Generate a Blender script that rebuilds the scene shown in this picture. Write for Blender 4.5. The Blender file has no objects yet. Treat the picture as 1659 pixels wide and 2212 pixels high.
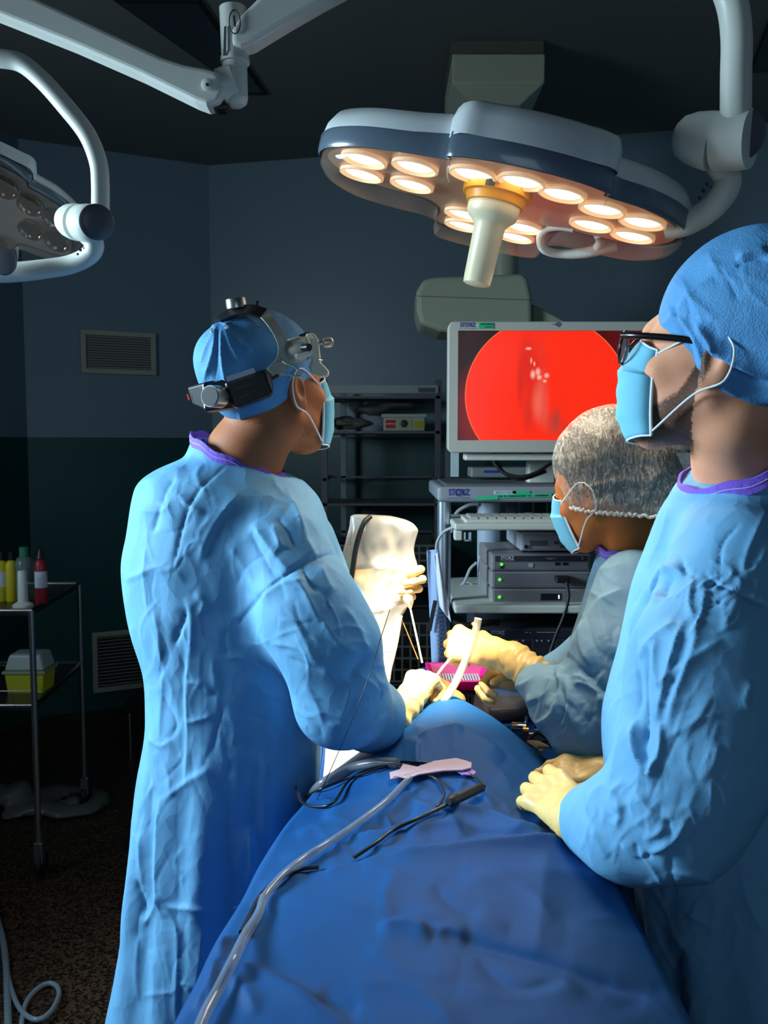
import bpy, math, random
import numpy as np
from mathutils import Vector, Matrix, Euler
R = math.radians
SC = bpy.context.scene
COL = SC.collection
# ------------------------------------------------------------------ camera, world, exposure
FPX, CX, CY = 1900.0, 829.5, 1106.0
PITCH = math.atan(146 / FPX)
CAMZ = 1.55
cam_d = bpy.data.cameras.new('camera'); cam = bpy.data.objects.new('camera', cam_d); COL.objects.link(cam)
cam.location = (0, 0, CAMZ); cam.rotation_euler = (R(90) - PITCH, 0, 0)
cam_d.sensor_fit = 'VERTICAL'; cam_d.sensor_height = 24; cam_d.lens = 24 * FPX / 2212
cam_d.clip_start = 0.02; cam_d.clip_end = 60
cam_d.dof.use_dof = True; cam_d.dof.focus_distance = 1.62; cam_d.dof.aperture_fstop = 7.0
SC.camera = cam
w = bpy.data.worlds.new('world'); SC.world = w; w.use_nodes = True
w.node_tree.nodes['Background'].inputs[0].default_value = (0.35, 0.55, 0.8, 1)
w.node_tree.nodes['Background'].inputs[1].default_value = 0.02
SC.view_settings.view_transform = 'Standard'; SC.view_settings.look = 'None'
SC.view_settings.exposure = 0.0; SC.view_settings.gamma = 1.0; SC.view_settings.use_curve_mapping = False

def light(name, typ, loc, target, energy, color, **kw):
    d = bpy.data.lights.new(name, typ); d.energy = energy; d.color = color
    for k, v in kw.items(): setattr(d, k, v)
    o = bpy.data.objects.new(name, d); COL.objects.link(o); o.location = loc
    o.rotation_euler = (Vector(target) - Vector(loc)).to_track_quat('-Z', 'Y').to_euler()
    return o
_cp, _sp = math.cos(PITCH), math.sin(PITCH)
def W0(px, py, Y):      # photo pixel at a given distance -> point in the room
    d = (px - CX, FPX * _cp + (CY - py) * _sp, -FPX * _sp + (CY - py) * _cp); return (d[0] * Y / d[1], Y, CAMZ + d[2] * Y / d[1])
# assumed cool key light from the left, its source unseen
light('assumed_key_light', 'AREA', (-2.45, 1.42, 2.0), (0.0, 1.55, 1.25), 38, (0.60, 0.84, 1.0), shape='RECTANGLE', size=0.85, size_y=0.75, spread=R(85))
light('background_fill', 'AREA', (-2.60, 1.50, 2.1), (1.4, 4.4, 2.3), 11, (0.66, 0.86, 1.0), shape='RECTANGLE', size=0.8, size_y=0.7, spread=R(115))  # added fill that brightens the dark far walls and ceiling
# added dim fill from behind the camera, lifting the shaded gown sides
light('camera_side_fill', 'AREA', (0.2, -1.95, 1.5), (0.2, 1.5, 1.3), 5, (0.62, 0.82, 1.0), shape='RECTANGLE', size=1.2, size_y=1.8, spread=R(120))
light('headlight_beam', 'SPOT', W0(706, 822, 1.505), W0(893, 1400, 1.79), 95, (1.0, 0.93, 0.80), spot_size=R(24), spot_blend=0.8, shadow_soft_size=0.012)
# beam of the operating lamp on the operating field, and its soft spill
light('lamp_beam', 'SPOT', (0.19, 1.66, 1.86), (0.06, 1.76, 1.10), 260, (1.0, 0.84, 0.60), spot_size=R(27), spot_blend=0.9, shadow_soft_size=0.08)
light('lamp_spill', 'SPOT', (0.23, 1.76, 1.86), (0.22, 1.45, 1.0), 30, (1.0, 0.86, 0.66), spot_size=R(125), spot_blend=0.8, shadow_soft_size=0.2)

# ------------------------------------------------------------------ photo pixel (1659x2212) at a given distance -> point in the room
_cp, _sp = math.cos(PITCH), math.sin(PITCH)
def W(px, py, Y):
    d = np.array([px - CX, FPX * _cp + (CY - py) * _sp, -FPX * _sp + (CY - py) * _cp])
    return np.array([0, 0, CAMZ]) + d * (Y / d[1])
def proj(V):
    x = V[:, 0]; y = V[:, 1]; z = V[:, 2] - CAMZ
    f = y * _cp - z * _sp; u = y * _sp + z * _cp
    return np.stack([CX + FPX * x / f, CY - FPX * u / f], 1)

# ------------------------------------------------------------------ materials
MATS = {}
def srgb(r, g, b):
    f = lambda c: (c / 255 / 12.92) if c / 255 <= 0.04045 else ((c / 255 + 0.055) / 1.055) ** 2.4
    return (f(r), f(g), f(b), 1)
def nt(name):
    m = bpy.data.materials.new(name); m.use_nodes = True
    t = m.node_tree; b = t.nodes['Principled BSDF']
    return m, t, b
def mat(name, col, rough=0.5, metal=0.0, noise=0.0, nscale=40.0, bump=0.0, bscale=60.0, emit=None, estr=0.0, coat=0.0, sub=0.0, alpha=1.0, trans=0.0, spec=0.5):
    if name in MATS: return MATS[name]
    m, t, b = nt(name); c = srgb(*col)
    b.inputs['Base Color'].default_value = c; b.inputs['Roughness'].default_value = rough; b.inputs['Metallic'].default_value = metal
    b.inputs['Coat Weight'].default_value = coat; b.inputs['Alpha'].default_value = alpha; b.inputs['Transmission Weight'].default_value = trans
    b.inputs['Specular IOR Level'].default_value = spec
    if sub: b.inputs['Subsurface Weight'].default_value = sub; b.inputs['Subsurface Radius'].default_value = (0.02, 0.008, 0.004); b.inputs['Subsurface Scale'].default_value = 0.4
    if emit: b.inputs['Emission Color'].default_value = srgb(*emit); b.inputs['Emission Strength'].default_value = estr
    tc = t.nodes.new('ShaderNodeTexCoord')
    n = t.nodes.new('ShaderNodeTexNoise'); n.inputs['Scale'].default_value = nscale; n.inputs['Detail'].default_value = 4
    t.links.new(tc.outputs['Object'], n.inputs['Vector'])
    mx = t.nodes.new('ShaderNodeMixRGB'); mx.blend_type = 'MULTIPLY'; mx.inputs[0].default_value = max(noise, 0.05)
    mx.inputs[1].default_value = c; rp = t.nodes.new('ShaderNodeValToRGB'); rp.color_ramp.elements[0].position = 0.3; rp.color_ramp.elements[1].position = 0.7
    rp.color_ramp.elements[0].color = (0.45, 0.45, 0.45, 1)
    t.links.new(n.outputs['Fac'], rp.inputs[0]); t.links.new(rp.outputs[0], mx.inputs[2]); t.links.new(mx.outputs[0], b.inputs['Base Color'])
    if bump:
        n2 = t.nodes.new('ShaderNodeTexNoise'); n2.inputs['Scale'].default_value = bscale; n2.inputs['Detail'].default_value = 5
        t.links.new(tc.outputs['Object'], n2.inputs['Vector'])
        bp = t.nodes.new('ShaderNodeBump'); bp.inputs['Strength'].default_value = bump; bp.inputs['Distance'].default_value = 0.003
        t.links.new(n2.outputs['Fac'], bp.inputs['Height']); t.links.new(bp.outputs[0], b.inputs['Normal'])
    MATS[name] = m; return m
def fabric(name, col, crink=0.5, weave=900.0, wstr=0.08, rough=0.7, scale=9.0, trans=0.0, sheen=0.0, spec=0.35):
    """crinkled non-woven cloth: ridged noise creases + a fine weave"""
    if name in MATS: return MATS[name]
    m, t, b = nt(name); c = srgb(*col)
    b.inputs['Base Color'].default_value = c; b.inputs['Roughness'].default_value = rough
    b.inputs['Specular IOR Level'].default_value = spec
    b.inputs['Sheen Weight'].default_value = sheen
    L = t.links; tc = t.nodes.new('ShaderNodeTexCoord')
    def mathn(op, a, bb):
        q = t.nodes.new('ShaderNodeMath'); q.operation = op
        for i, v in enumerate((a, bb)):
            if v is None: continue
            if isinstance(v, (int, float)): q.inputs[i].default_value = v
            else: L.new(v, q.inputs[i])
        return q.outputs[0]
    def ridge(sc, dist, mp=(1, 1, 1)):
        nz = t.nodes.new('ShaderNodeTexNoise'); nz.inputs['Scale'].default_value = sc * .8; nz.inputs['Detail'].default_value = 2; L.new(tc.outputs['Object'], nz.inputs['Vector'])
        va = t.nodes.new('ShaderNodeVectorMath'); va.operation = 'MULTIPLY_ADD'; L.new(nz.outputs['Color'], va.inputs[0]); va.inputs[1].default_value = (dist / sc,) * 3; L.new(tc.outputs['Object'], va.inputs[2])
        mpn = t.nodes.new('ShaderNodeMapping'); mpn.inputs['Scale'].default_value = mp; mpn.inputs['Rotation'].default_value = (.25, .35, .2); L.new(va.outputs[0], mpn.inputs[0])
        n = t.nodes.new('ShaderNodeTexVoronoi'); n.inputs['Scale'].default_value = sc; L.new(mpn.outputs[0], n.inputs['Vector'])
        return n.outputs['Distance']
    r1 = ridge(scale, 0.9, (1, 1, 0.42)); r2 = ridge(scale * 2.6, 0.9, (1, 1, .7))
    wv = t.nodes.new('ShaderNodeTexNoise'); wv.inputs['Scale'].default_value = weave; L.new(tc.outputs['Object'], wv.inputs['Vector'])
    h = mathn('ADD', mathn('MULTIPLY', r1, 1.0), mathn('MULTIPLY', r2, 0.45)); h = mathn('ADD', h, mathn('MULTIPLY', wv.outputs['Fac'], wstr * scale / 18))
    bp = t.nodes.new('ShaderNodeBump'); bp.inputs['Strength'].default_value = crink; bp.inputs['Distance'].default_value = 0.012 * 9 / scale
    L.new(h, bp.inputs['Height']); L.new(bp.outputs[0], b.inputs['Normal'])
    if trans:
        tr = t.nodes.new('ShaderNodeBsdfTranslucent'); tr.inputs[0].default_value = c
        ms = t.nodes.new('ShaderNodeMixShader'); ms.inputs[0].default_value = trans
        L.new(b.outputs[0], ms.inputs[1]); L.new(tr.outputs[0], ms.inputs[2]); L.new(ms.outputs[0], t.nodes['Material Output'].inputs[0])
    MATS[name] = m; return m

# ------------------------------------------------------------------ objects
def wloc(o):
    v = Vector((0, 0, 0))
    while o is not None: v += o.location; o = o.parent
    return np.array(v)
def thing(name, label, cat, loc=(0, 0, 0), group=None):
    o = bpy.data.objects.new(name, None); COL.objects.link(o); o.location = [float(q) for q in loc]
    o.empty_display_size = 0.05
    o['label'] = label; o['category'] = cat
    if group: o['group'] = group
    return o
def tag(o, label, cat, group=None):
    o['label'] = label; o['category'] = cat
    if group: o['group'] = group
    return o
def obj(name, V, F, m, parent=None, smooth=True, bevel=0.0, label=None, auto=None, solid=0.0, sub=0):
    V = np.asarray(V, float).reshape(-1, 3)
    if parent is None:
        base = np.array([(V[:, 0].min() + V[:, 0].max()) / 2, (V[:, 1].min() + V[:, 1].max()) / 2, V[:, 2].min()]); off = base
    else:
        off = wloc(parent); base = np.zeros(3)
    me = bpy.data.meshes.new(name); me.from_pydata((V - off).tolist(), [], [list(map(int, f)) for f in F]); me.update()
    if smooth: me.shade_smooth()
    o = bpy.data.objects.new(name, me); COL.objects.link(o)
    if parent is None: o.location = base.tolist()
    else: o.parent = parent
    if m is not None: me.materials.append(m)
    if solid:
        s = o.modifiers.new('s', 'SOLIDIFY'); s.thickness = solid; s.offset = 0
    if bevel:
        bm_ = o.modifiers.new('b', 'BEVEL'); bm_.width = bevel; bm_.segments = 3; bm_.limit_method = 'ANGLE'; bm_.angle_limit = R(40)
        wn = o.modifiers.new('w', 'WEIGHTED_NORMAL'); wn.keep_sharp = True
    if sub:
        ss = o.modifiers.new('ss', 'SUBSURF'); ss.levels = sub; ss.render_levels = sub
    if auto is None and smooth and len(F) < 5000: auto = 50
    if auto is not None:
        try: me.set_sharp_from_angle(angle=R(auto))
        except Exception: pass
    if label: o['label'] = label
    return o
def struct(name, V, F, m, **k):
    o = obj(name, V, F, m, **k); o['kind'] = 'structure'; return o

class MB:
    def __init__(s): s.v = []; s.f = []; s.n = 0
    def add(s, V, F):
        V = np.asarray(V, float).reshape(-1, 3); s.v.append(V); s.f += [[int(i) + s.n for i in f] for f in F]; s.n += len(V); return s
    def box(s, a, b):
        (x0, y0, z0), (x1, y1, z1) = np.minimum(a, b), np.maximum(a, b)
        V = [(x0, y0, z0), (x1, y0, z0), (x1, y1, z0), (x0, y1, z0), (x0, y0, z1), (x1, y0, z1), (x1, y1, z1), (x0, y1, z1)]
        return s.add(V, [(0, 3, 2, 1), (4, 5, 6, 7), (0, 1, 5, 4), (1, 2, 6, 5), (2, 3, 7, 6), (3, 0, 4, 7)])
    def obox(s, c, ax, ay, az, hx, hy, hz):
        c = np.array(c, float); ax, ay, az = [np.array(q, float) / np.linalg.norm(q) for q in (ax, ay, az)]
        V = [c + ax * hx * i + ay * hy * j + az * hz * k for (i, j, k) in ((-1, -1, -1), (1, -1, -1), (1, 1, -1), (-1, 1, -1), (-1, -1, 1), (1, -1, 1), (1, 1, 1), (-1, 1, 1))]
        F = [(0, 3, 2, 1), (4, 5, 6, 7), (0, 1, 5, 4), (1, 2, 6, 5), (2, 3, 7, 6), (3, 0, 4, 7)]
        if np.dot(np.cross(ax, ay), az) < 0: F = [f[::-1] for f in F]
        return s.add(V, F)
    def tube(s, pts, r, n=12, smooth=0, cap=True, flat=None):
        P = np.array(pts, float)
        rr = np.array(r, float) if np.ndim(r) else np.full(len(P), float(r))
        if smooth: P, rr = catmull(P, smooth, rr)
        k = len(P); T = np.gradient(P, axis=0); T /= np.linalg.norm(T, axis=1)[:, None] + 1e-12
        u = np.cross(T[0], [0, 0, 1.0]);
        if np.linalg.norm(u) < 1e-3: u = np.cross(T[0], [1.0, 0, 0])
        V = []
        for i in range(k):
            u = u - T[i] * np.dot(u, T[i]); u /= np.linalg.norm(u) + 1e-12; v = np.cross(T[i], u)
            a = np.arange(n) * 2 * math.pi / n
            fl = flat if flat else 1.0
            V.append(P[i] + (np.cos(a)[:, None] * u + np.sin(a)[:, None] * v * fl) * rr[i])
        V = np.concatenate(V); F = []
        for i in range(k - 1):
            for j in range(n):
                F.append((i * n + j, i * n + (j + 1) % n, (i + 1) * n + (j + 1) % n, (i + 1) * n + j))
        if cap: F.append(tuple(range(n))[::-1]); F.append(tuple(range((k - 1) * n, k * n)))
        return s.add(V, F)
    def lathe(s, c, axis, prof, n=32, cap=True):
        """prof: list of (distance along axis, radius)"""
        c = np.array(c, float); a = np.array(axis, float); a /= np.linalg.norm(a)
        u = np.cross(a, [0, 0, 1.0]);
        if np.linalg.norm(u) < 1e-3: u = np.array([1.0, 0, 0])
        u /= np.linalg.norm(u); v = np.cross(a, u); t = np.arange(n) * 2 * math.pi / n
        V = np.concatenate([c + a * h + (np.cos(t)[:, None] * u + np.sin(t)[:, None] * v) * max(r, 1e-5) for h, r in prof]); F = []
        for i in range(len(prof) - 1):
            for j in range(n): F.append((i * n + j, i * n + (j + 1) % n, (i + 1) * n + (j + 1) % n, (i + 1) * n + j))
        if cap: F.append(tuple(range(n))[::-1]); F.append(tuple(range((len(prof) - 1) * n, len(prof) * n)))
        return s.add(V, F)
    def cyl(s, a, b, r, n=20): 
        a = np.array(a, float); b = np.array(b, float); L = np.linalg.norm(b - a); return s.lathe(a, b - a, [(0, r), (L, r)], n)
    def build(s, name, m, parent=None, **k): return obj(name, np.concatenate(s.v), s.f, m, parent, **k)
def catmull(P, sub, rr=None):
    P = np.asarray(P, float); n = len(P); Q = np.vstack([2 * P[0] - P[1], P, 2 * P[-1] - P[-2]]); out = []; ro = []
    for i in range(n - 1):
        p0, p1, p2, p3 = Q[i], Q[i + 1], Q[i + 2], Q[i + 3]
        for j in range(sub):
            t = j / sub
            out.append(0.5 * (2 * p1 + (p2 - p0) * t + (2 * p0 - 5 * p1 + 4 * p2 - p3) * t * t + (3 * p1 - p0 - 3 * p2 + p3) * t ** 3))
            if rr is not None: ro.append(rr[i] * (1 - t) + rr[i + 1] * t)
    out.append(P[-1]);
    if rr is not None: ro.append(rr[-1]); return np.array(out), np.array(ro)
    return np.array(out)
def pbox(mb, x0, y0, x1, y1, Y, depth):
    a = W(x0, (y0 + y1) / 2, Y); b = W(x1, (y0 + y1) / 2, Y); t = W((x0 + x1) / 2, y0, Y); u = W((x0 + x1) / 2, y1, Y)
    return mb.box((a[0], Y, u[2]), (b[0], Y + depth, t[2]))
def text(body, c, right, up, size, m, parent, name='lettering', ext=0.0006, spacing=1.0, label=None, bold=0.0, width=None):
    cu = bpy.data.curves.new('t', 'FONT'); cu.body = body; cu.size = 1; cu.align_x = 'CENTER'; cu.align_y = 'CENTER'; cu.space_character = spacing; cu.offset = bold
    cu.resolution_u = 3
    o = bpy.data.objects.new('t', cu); COL.objects.link(o); dg = bpy.context.evaluated_depsgraph_get()
    me = bpy.data.meshes.new_from_object(o.evaluated_get(dg)); bpy.data.objects.remove(o); bpy.data.curves.remove(cu)
    V = np.array([v.co[:] for v in me.vertices]); F = [list(p.vertices) for p in me.polygons]; bpy.data.meshes.remove(me)
    wd = V[:, 0].max() - V[:, 0].min(); ht = 0.72
    sx = (width / wd) if width else size / ht; sy = size / ht
    r = np.array(right, float) / np.linalg.norm(right); u = np.array(up, float) / np.linalg.norm(up); n = np.cross(r, u)
    P = np.array(c) + V[:, :1] * sx * r + V[:, 1:2] * sy * u + n * ext
    return obj(name, P, F, m, parent, smooth=False, label=label)

# ------------------------------------------------------------------ value noise
def _hash(i, j, k, s):
    n = (i * 374761393 + j * 668265263 + k * 2147483647 % 1274126177 * 0 + k * 1274126177 + s * 974634777) & 0xffffffff
    n = ((n ^ (n >> 13)) * 1274126177) & 0xffffffff
    return ((n ^ (n >> 16)) & 0xffff) / 65535.0
def vnoise(P, freq, seed=0):
    Q = P * np.array(freq) + 100.0; I = np.floor(Q).astype(np.int64); f = Q - I; f = f * f * (3 - 2 * f)
    r = 0
    for a in (0, 1):
        for b in (0, 1):
            for c in (0, 1):
                h = _hash(I[:, 0] + a, I[:, 1] + b, I[:, 2] + c, seed)
                r = r + h * (f[:, 0] if a else 1 - f[:, 0]) * (f[:, 1] if b else 1 - f[:, 1]) * (f[:, 2] if c else 1 - f[:, 2])
    return r
def ridged(P, freq, seed=0): return 1 - np.abs(2 * vnoise(P, freq, seed) - 1)

# ------------------------------------------------------------------ implicit surfaces
def smin(a, b, k):
    if k <= 0: return np.minimum(a, b)
    h = np.clip(0.5 + 0.5 * (b - a) / k, 0, 1)
    return b + (a - b) * h - k * h * (1 - h)
def smax(a, b, k): return -smin(-a, -b, k)
def cone(P, a, b, ra, rb):
    a = np.asarray(a, np.float32); b = np.asarray(b, np.float32); d = b - a
    h = np.clip(((P - a) @ d) / max(float(d @ d), 1e-9), 0, 1)
    return np.linalg.norm(P - a - h[:, None] * d, axis=1) - (ra + (rb - ra) * h)
def ell(P, c, r, M=None):
    Q = P - np.asarray(c, np.float32)
    if M is not None: Q = Q @ M
    r = np.asarray(r, np.float32); k0 = np.linalg.norm(Q / r, axis=1); k1 = np.linalg.norm(Q / (r * r), axis=1)
    return k0 * (k0 - 1) / np.maximum(k1, 1e-6)
def sdf_mesh(fn, lo, hi, res):
    lo = np.array(lo, float); hi = np.array(hi, float); n = np.ceil((hi - lo) / res).astype(int) + 1
    xs, ys, zs = [lo[i] + np.arange(n[i]) * res for i in range(3)]
    G = np.empty(n, np.float32)
    X, Yg = np.meshgrid(xs, ys, indexing='ij'); base = np.stack([X.ravel(), Yg.ravel()], 1).astype(np.float32)
    step = max(1, int(400000 / len(base)))
    for k in range(0, n[2], step):
        z = zs[k:k + step]; P = np.empty((len(base), len(z), 3), np.float32); P[:, :, :2] = base[:, None]; P[:, :, 2] = z
        G[:, :, k:k + len(z)] = fn(P.reshape(-1, 3)).reshape(n[0], n[1], len(z))
    G[0] = G[-1] = 1; G[:, 0] = G[:, -1] = 1; G[:, :, 0] = G[:, :, -1] = 1
    ins = G < 0; cnt = np.zeros(n - 1, np.int8)
    for a in (0, 1):
        for b in (0, 1):
            for c in (0, 1): cnt += ins[a:n[0] - 1 + a, b:n[1] - 1 + b, c:n[2] - 1 + c]
    act = np.argwhere((cnt > 0) & (cnt < 8)); idm = -np.ones(n - 1, np.int64); idm[act[:, 0], act[:, 1], act[:, 2]] = np.arange(len(act))
    S = np.zeros((len(act), 3)); C = np.zeros(len(act))
    cs = [(a, b, c) for a in (0, 1) for b in (0, 1) for c in (0, 1)]
    for p in cs:
        for ax in range(3):
            if p[ax] == 0:
                q = list(p); q[ax] = 1
                va = G[act[:, 0] + p[0], act[:, 1] + p[1], act[:, 2] + p[2]]; vb = G[act[:, 0] + q[0], act[:, 1] + q[1], act[:, 2] + q[2]]
                mk = (va < 0) != (vb < 0); t = va / np.where(va == vb, 1, va - vb); pt = np.tile(np.array(p, float), (len(act), 1)); pt[:, ax] = t
                S[mk] += pt[mk]; C[mk] += 1
    V = lo + (act + S / C[:, None]) * res
    F = []
    for ax in range(3):
        o1, o2 = [(1, 2), (2, 0), (0, 1)][ax]
        s0 = [slice(None)] * 3; s1 = [slice(None)] * 3; s0[ax] = slice(0, -1); s1[ax] = slice(1, None)
        cr = np.argwhere(ins[tuple(s0)] != ins[tuple(s1)])
        cr = cr[(cr[:, o1] > 0) & (cr[:, o2] > 0) & (cr[:, o1] < n[o1] - 1) & (cr[:, o2] < n[o2] - 1)]
        def cell(d1, d2):
            c = cr.copy(); c[:, o1] += d1; c[:, o2] += d2; return idm[c[:, 0], c[:, 1], c[:, 2]]
        q = np.stack([cell(-1, -1), cell(0, -1), cell(0, 0), cell(-1, 0)], 1)
        fl = ~ins[cr[:, 0], cr[:, 1], cr[:, 2]]; q[fl] = q[fl][:, ::-1]
        F.append(q)
    return V, np.concatenate(F)
def normals(V, F):
    F = np.asarray(F); a, b, c, d = V[F[:, 0]], V[F[:, 1]], V[F[:, 2]], V[F[:, 3]]
    fn = np.cross(c - a, d - b); N = np.zeros_like(V)
    for i in range(4): np.add.at(N, F[:, i], fn)
    return N / (np.linalg.norm(N, axis=1)[:, None] + 1e-12)
def relax(V, F, it=2, lam=0.5):
    F = np.asarray(F); E = np.concatenate([F[:, [0, 1]], F[:, [1, 2]], F[:, [2, 3]], F[:, [3, 0]]])
    deg = np.bincount(E.ravel(), minlength=len(V)).astype(float)[:, None]
    for _ in range(it):
        A = np.zeros_like(V); np.add.at(A, E[:, 0], V[E[:, 1]]); np.add.at(A, E[:, 1], V[E[:, 0]]); V = V + lam * (A / np.maximum(deg, 1) - V)
    return V
def subdiv(V, F):
    F = np.asarray(F); E = np.sort(np.concatenate([F[:, [0, 1]], F[:, [1, 2]], F[:, [2, 3]], F[:, [3, 0]]]), 1); key = E[:, 0] * len(V) + E[:, 1]
    u, inv = np.unique(key, return_inverse=True); em = (V[u // len(V)] + V[u % len(V)]) / 2; fm = V[F].mean(1); nv, ne, nf = len(V), len(u), len(F)
    e = inv.reshape(4, nf) + nv; c = np.arange(nf) + nv + ne
    G = np.concatenate([np.stack([F[:, i], e[i], c, e[(i - 1) % 4]], 1) for i in range(4)]); return np.concatenate([V, em, fm]), G
def seg_dist(Q, poly):
    """distance to polyline, fraction along it, side"""
    best = np.full(len(Q), 1e9); fr = np.zeros(len(Q)); sd = np.zeros(len(Q)); poly = np.array(poly, float)
    L = np.linalg.norm(np.diff(poly, axis=0), axis=1); tot = L.sum(); acc = 0
    for i in range(len(poly) - 1):
        d = poly[i + 1] - poly[i]; t = np.clip(((Q - poly[i]) @ d) / (d @ d + 1e-9), 0, 1); r = Q - poly[i] - t[:, None] * d
        ds = np.linalg.norm(r, axis=1); m = ds < best; best[m] = ds[m]; fr[m] = ((acc + t * L[i]) / tot)[m]; sd[m] = np.sign(d[0] * r[:, 1] - d[1] * r[:, 0])[m]; acc += L[i]
    return best, fr, sd
def fold(V, N, folds, gain=1.0):
    """cloth creases: each fold = (points, half width, height); a raised (or pressed-in) crest that fades at its ends.
    height tuple (h, asym): one flank steeper than the other"""
    Q = proj(V); view = np.array([0, 0, CAMZ]) - V; view /= np.linalg.norm(view, axis=1)[:, None]
    face = np.clip((N * view).sum(1) * 3, 0, 1); D = np.zeros(len(V))
    for pts, wd, h in folds:
        asym = 0.0
        if isinstance(h, tuple): h, asym = h
        P = np.array(pts, float)
        if len(P) > 2: P = catmull(P, 5)
        m = ((Q > P.min(0) - 3.2 * wd) & (Q < P.max(0) + 3.2 * wd)).all(1)
        if not m.any(): continue
        d, t, s = seg_dist(Q[m], P); env = np.clip(np.minimum(t, 1 - t) * 5, 0.0, 1) ** 0.7
        ww = wd * (1 + asym * s); D[m] += h * env * np.exp(-(np.sqrt(d * d + (0.12 * wd) ** 2) / np.maximum(ww, wd * 0.2)) ** 1.05)
    return V + N * (gain * D * face)[:, None]
def rand_folds(seed, x0, y0, x1, y1, n, ang, spread, L, wd, h):
    rn = random.Random(seed); out = []
    for _ in range(n):
        x = rn.uniform(x0, x1); y = rn.uniform(y0, y1); a = R(ang + rn.uniform(-spread, spread)); l = L * rn.uniform(0.5, 1.4)
        k = rn.uniform(-0.25, 0.25) * l; dx, dy = math.cos(a), math.sin(a)
        out.append(([(x - dx * l / 2, y - dy * l / 2), (x - dy * k, y + dx * k), (x + dx * l / 2, y + dy * l / 2)], wd * rn.uniform(0.6, 1.5), (h * rn.choice((-1, 1, 1)) * rn.uniform(0.5, 1.2), rn.uniform(-0.5, 0.5))))
    return out
def frame(d, n):
    d = np.array(d, float); d /= np.linalg.norm(d); n = np.array(n, float); n -= d * (n @ d); n /= np.linalg.norm(n); x = np.cross(d, n)
    return np.stack([x, d, n], 1)   # columns = local axes
# ================================================================== the room
H = 3.2; DADO = 1.59
def wall_mat(name, up, lo):
    m, t, b = nt(name); L = t.links; g = t.nodes.new('ShaderNodeNewGeometry'); sx = t.nodes.new('ShaderNodeSeparateXYZ'); L.new(g.outputs['Position'], sx.inputs[0])
    gt = t.nodes.new('ShaderNodeMath'); gt.operation = 'GREATER_THAN'; gt.inputs[1].default_value = DADO; L.new(sx.outputs['Z'], gt.inputs[0])
    mx = t.nodes.new('ShaderNodeMixRGB'); mx.inputs[1].default_value = srgb(*lo); mx.inputs[2].default_value = srgb(*up); L.new(gt.outputs[0], mx.inputs[0])
    n = t.nodes.new('ShaderNodeTexNoise'); n.inputs['Scale'].default_value = 1.5; n.inputs['Detail'].default_value = 6
    ml = t.nodes.new('ShaderNodeMixRGB'); ml.blend_type = 'MULTIPLY'; ml.inputs[0].default_value = 0.12; L.new(mx.outputs[0], ml.inputs[1]); L.new(n.outputs['Fac'], ml.inputs[2]); L.new(ml.outputs[0], b.inputs['Base Color'])
    b.inputs['Roughness'].default_value = 0.38; b.inputs['Specular IOR Level'].default_value = 0.4
    n2 = t.nodes.new('ShaderNodeTexNoise'); n2.inputs['Scale'].default_value = 90; bp = t.nodes.new('ShaderNodeBump'); bp.inputs['Strength'].default_value = 0.25; bp.inputs['Distance'].default_value = 0.002
    L.new(n2.outputs['Fac'], bp.inputs['Height']); L.new(bp.outputs[0], b.inputs['Normal']); return m
MW = wall_mat('vinyl_wall', (118, 140, 152), (12, 76, 74))
MCEIL = mat('ceiling_paint', (104, 110, 108), 0.8, noise=0.1, nscale=3)
def floor_mat():
    m, t, b = nt('speckled_floor'); L = t.links; tc = t.nodes.new('ShaderNodeTexCoord')
    v = t.nodes.new('ShaderNodeTexVoronoi'); v.inputs['Scale'].default_value = 150; L.new(tc.outputs['Object'], v.inputs['Vector'])
    r = t.nodes.new('ShaderNodeValToRGB'); e = r.color_ramp.elements; e[0].position = 0.3; e[0].color = srgb(22, 18, 15); e[1].position = 0.8; e[1].color = srgb(104, 76, 54)
    sp = t.nodes.new('ShaderNodeSeparateColor'); L.new(v.outputs['Color'], sp.inputs[0]); L.new(sp.outputs[0], r.inputs[0])
    n = t.nodes.new('ShaderNodeTexNoise'); n.inputs['Scale'].default_value = 3; n.inputs['Detail'].default_value = 3; L.new(tc.outputs['Object'], n.inputs['Vector'])
    mx = t.nodes.new('ShaderNodeMixRGB'); mx.blend_type = 'MULTIPLY'; mx.inputs[0].default_value = 0.5; L.new(r.outputs[0], mx.inputs[1]); L.new(n.outputs['Fac'], mx.inputs[2])
    L.new(mx.outputs[0], b.inputs['Base Color']); b.inputs['Roughness'].default_value = 0.5; return m
MFLOOR = floor_mat()
P_ = [(-3.25, 0.6), (-1.98, 4.9), (-1.04, 5.36), (2.3, 4.6)]     # plan of the far walls, left to right
def wall(name, a, b, z0=0, z1=H, th=0.1):
    a = np.array(a, float); b = np.array(b, float); d = (b - a) / np.linalg.norm(b - a); n = np.array([-d[1], d[0]]) * th
    V = [(*a, z0), (*b, z0), (*(b + n), z0), (*(a + n), z0), (*a, z1), (*b, z1), (*(b + n), z1), (*(a + n), z1)]
    return struct(name, V, [(0, 3, 2, 1), (4, 5, 6, 7), (0, 1, 5, 4), (1, 2, 6, 5), (2, 3, 7, 6), (3, 0, 4, 7)], MW, smooth=False)
wall('wall_left', P_[0], P_[1]); wall('wall_corner', P_[1], P_[2]); wall('wall_back', P_[2], P_[3]); wall('wall_right', P_[3], (2.3, -2.2)); wall('wall_front', (2.3, -2.2), (-3.25, -2.2)); wall('wall_side', (-3.25, -2.2), P_[0])
struct('floor', *(lambda m: (np.concatenate(m.v), m.f))(MB().box((-3.5, -2.4, -0.1), (2.5, 5.6, 0))), MFLOOR, smooth=False)
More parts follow.
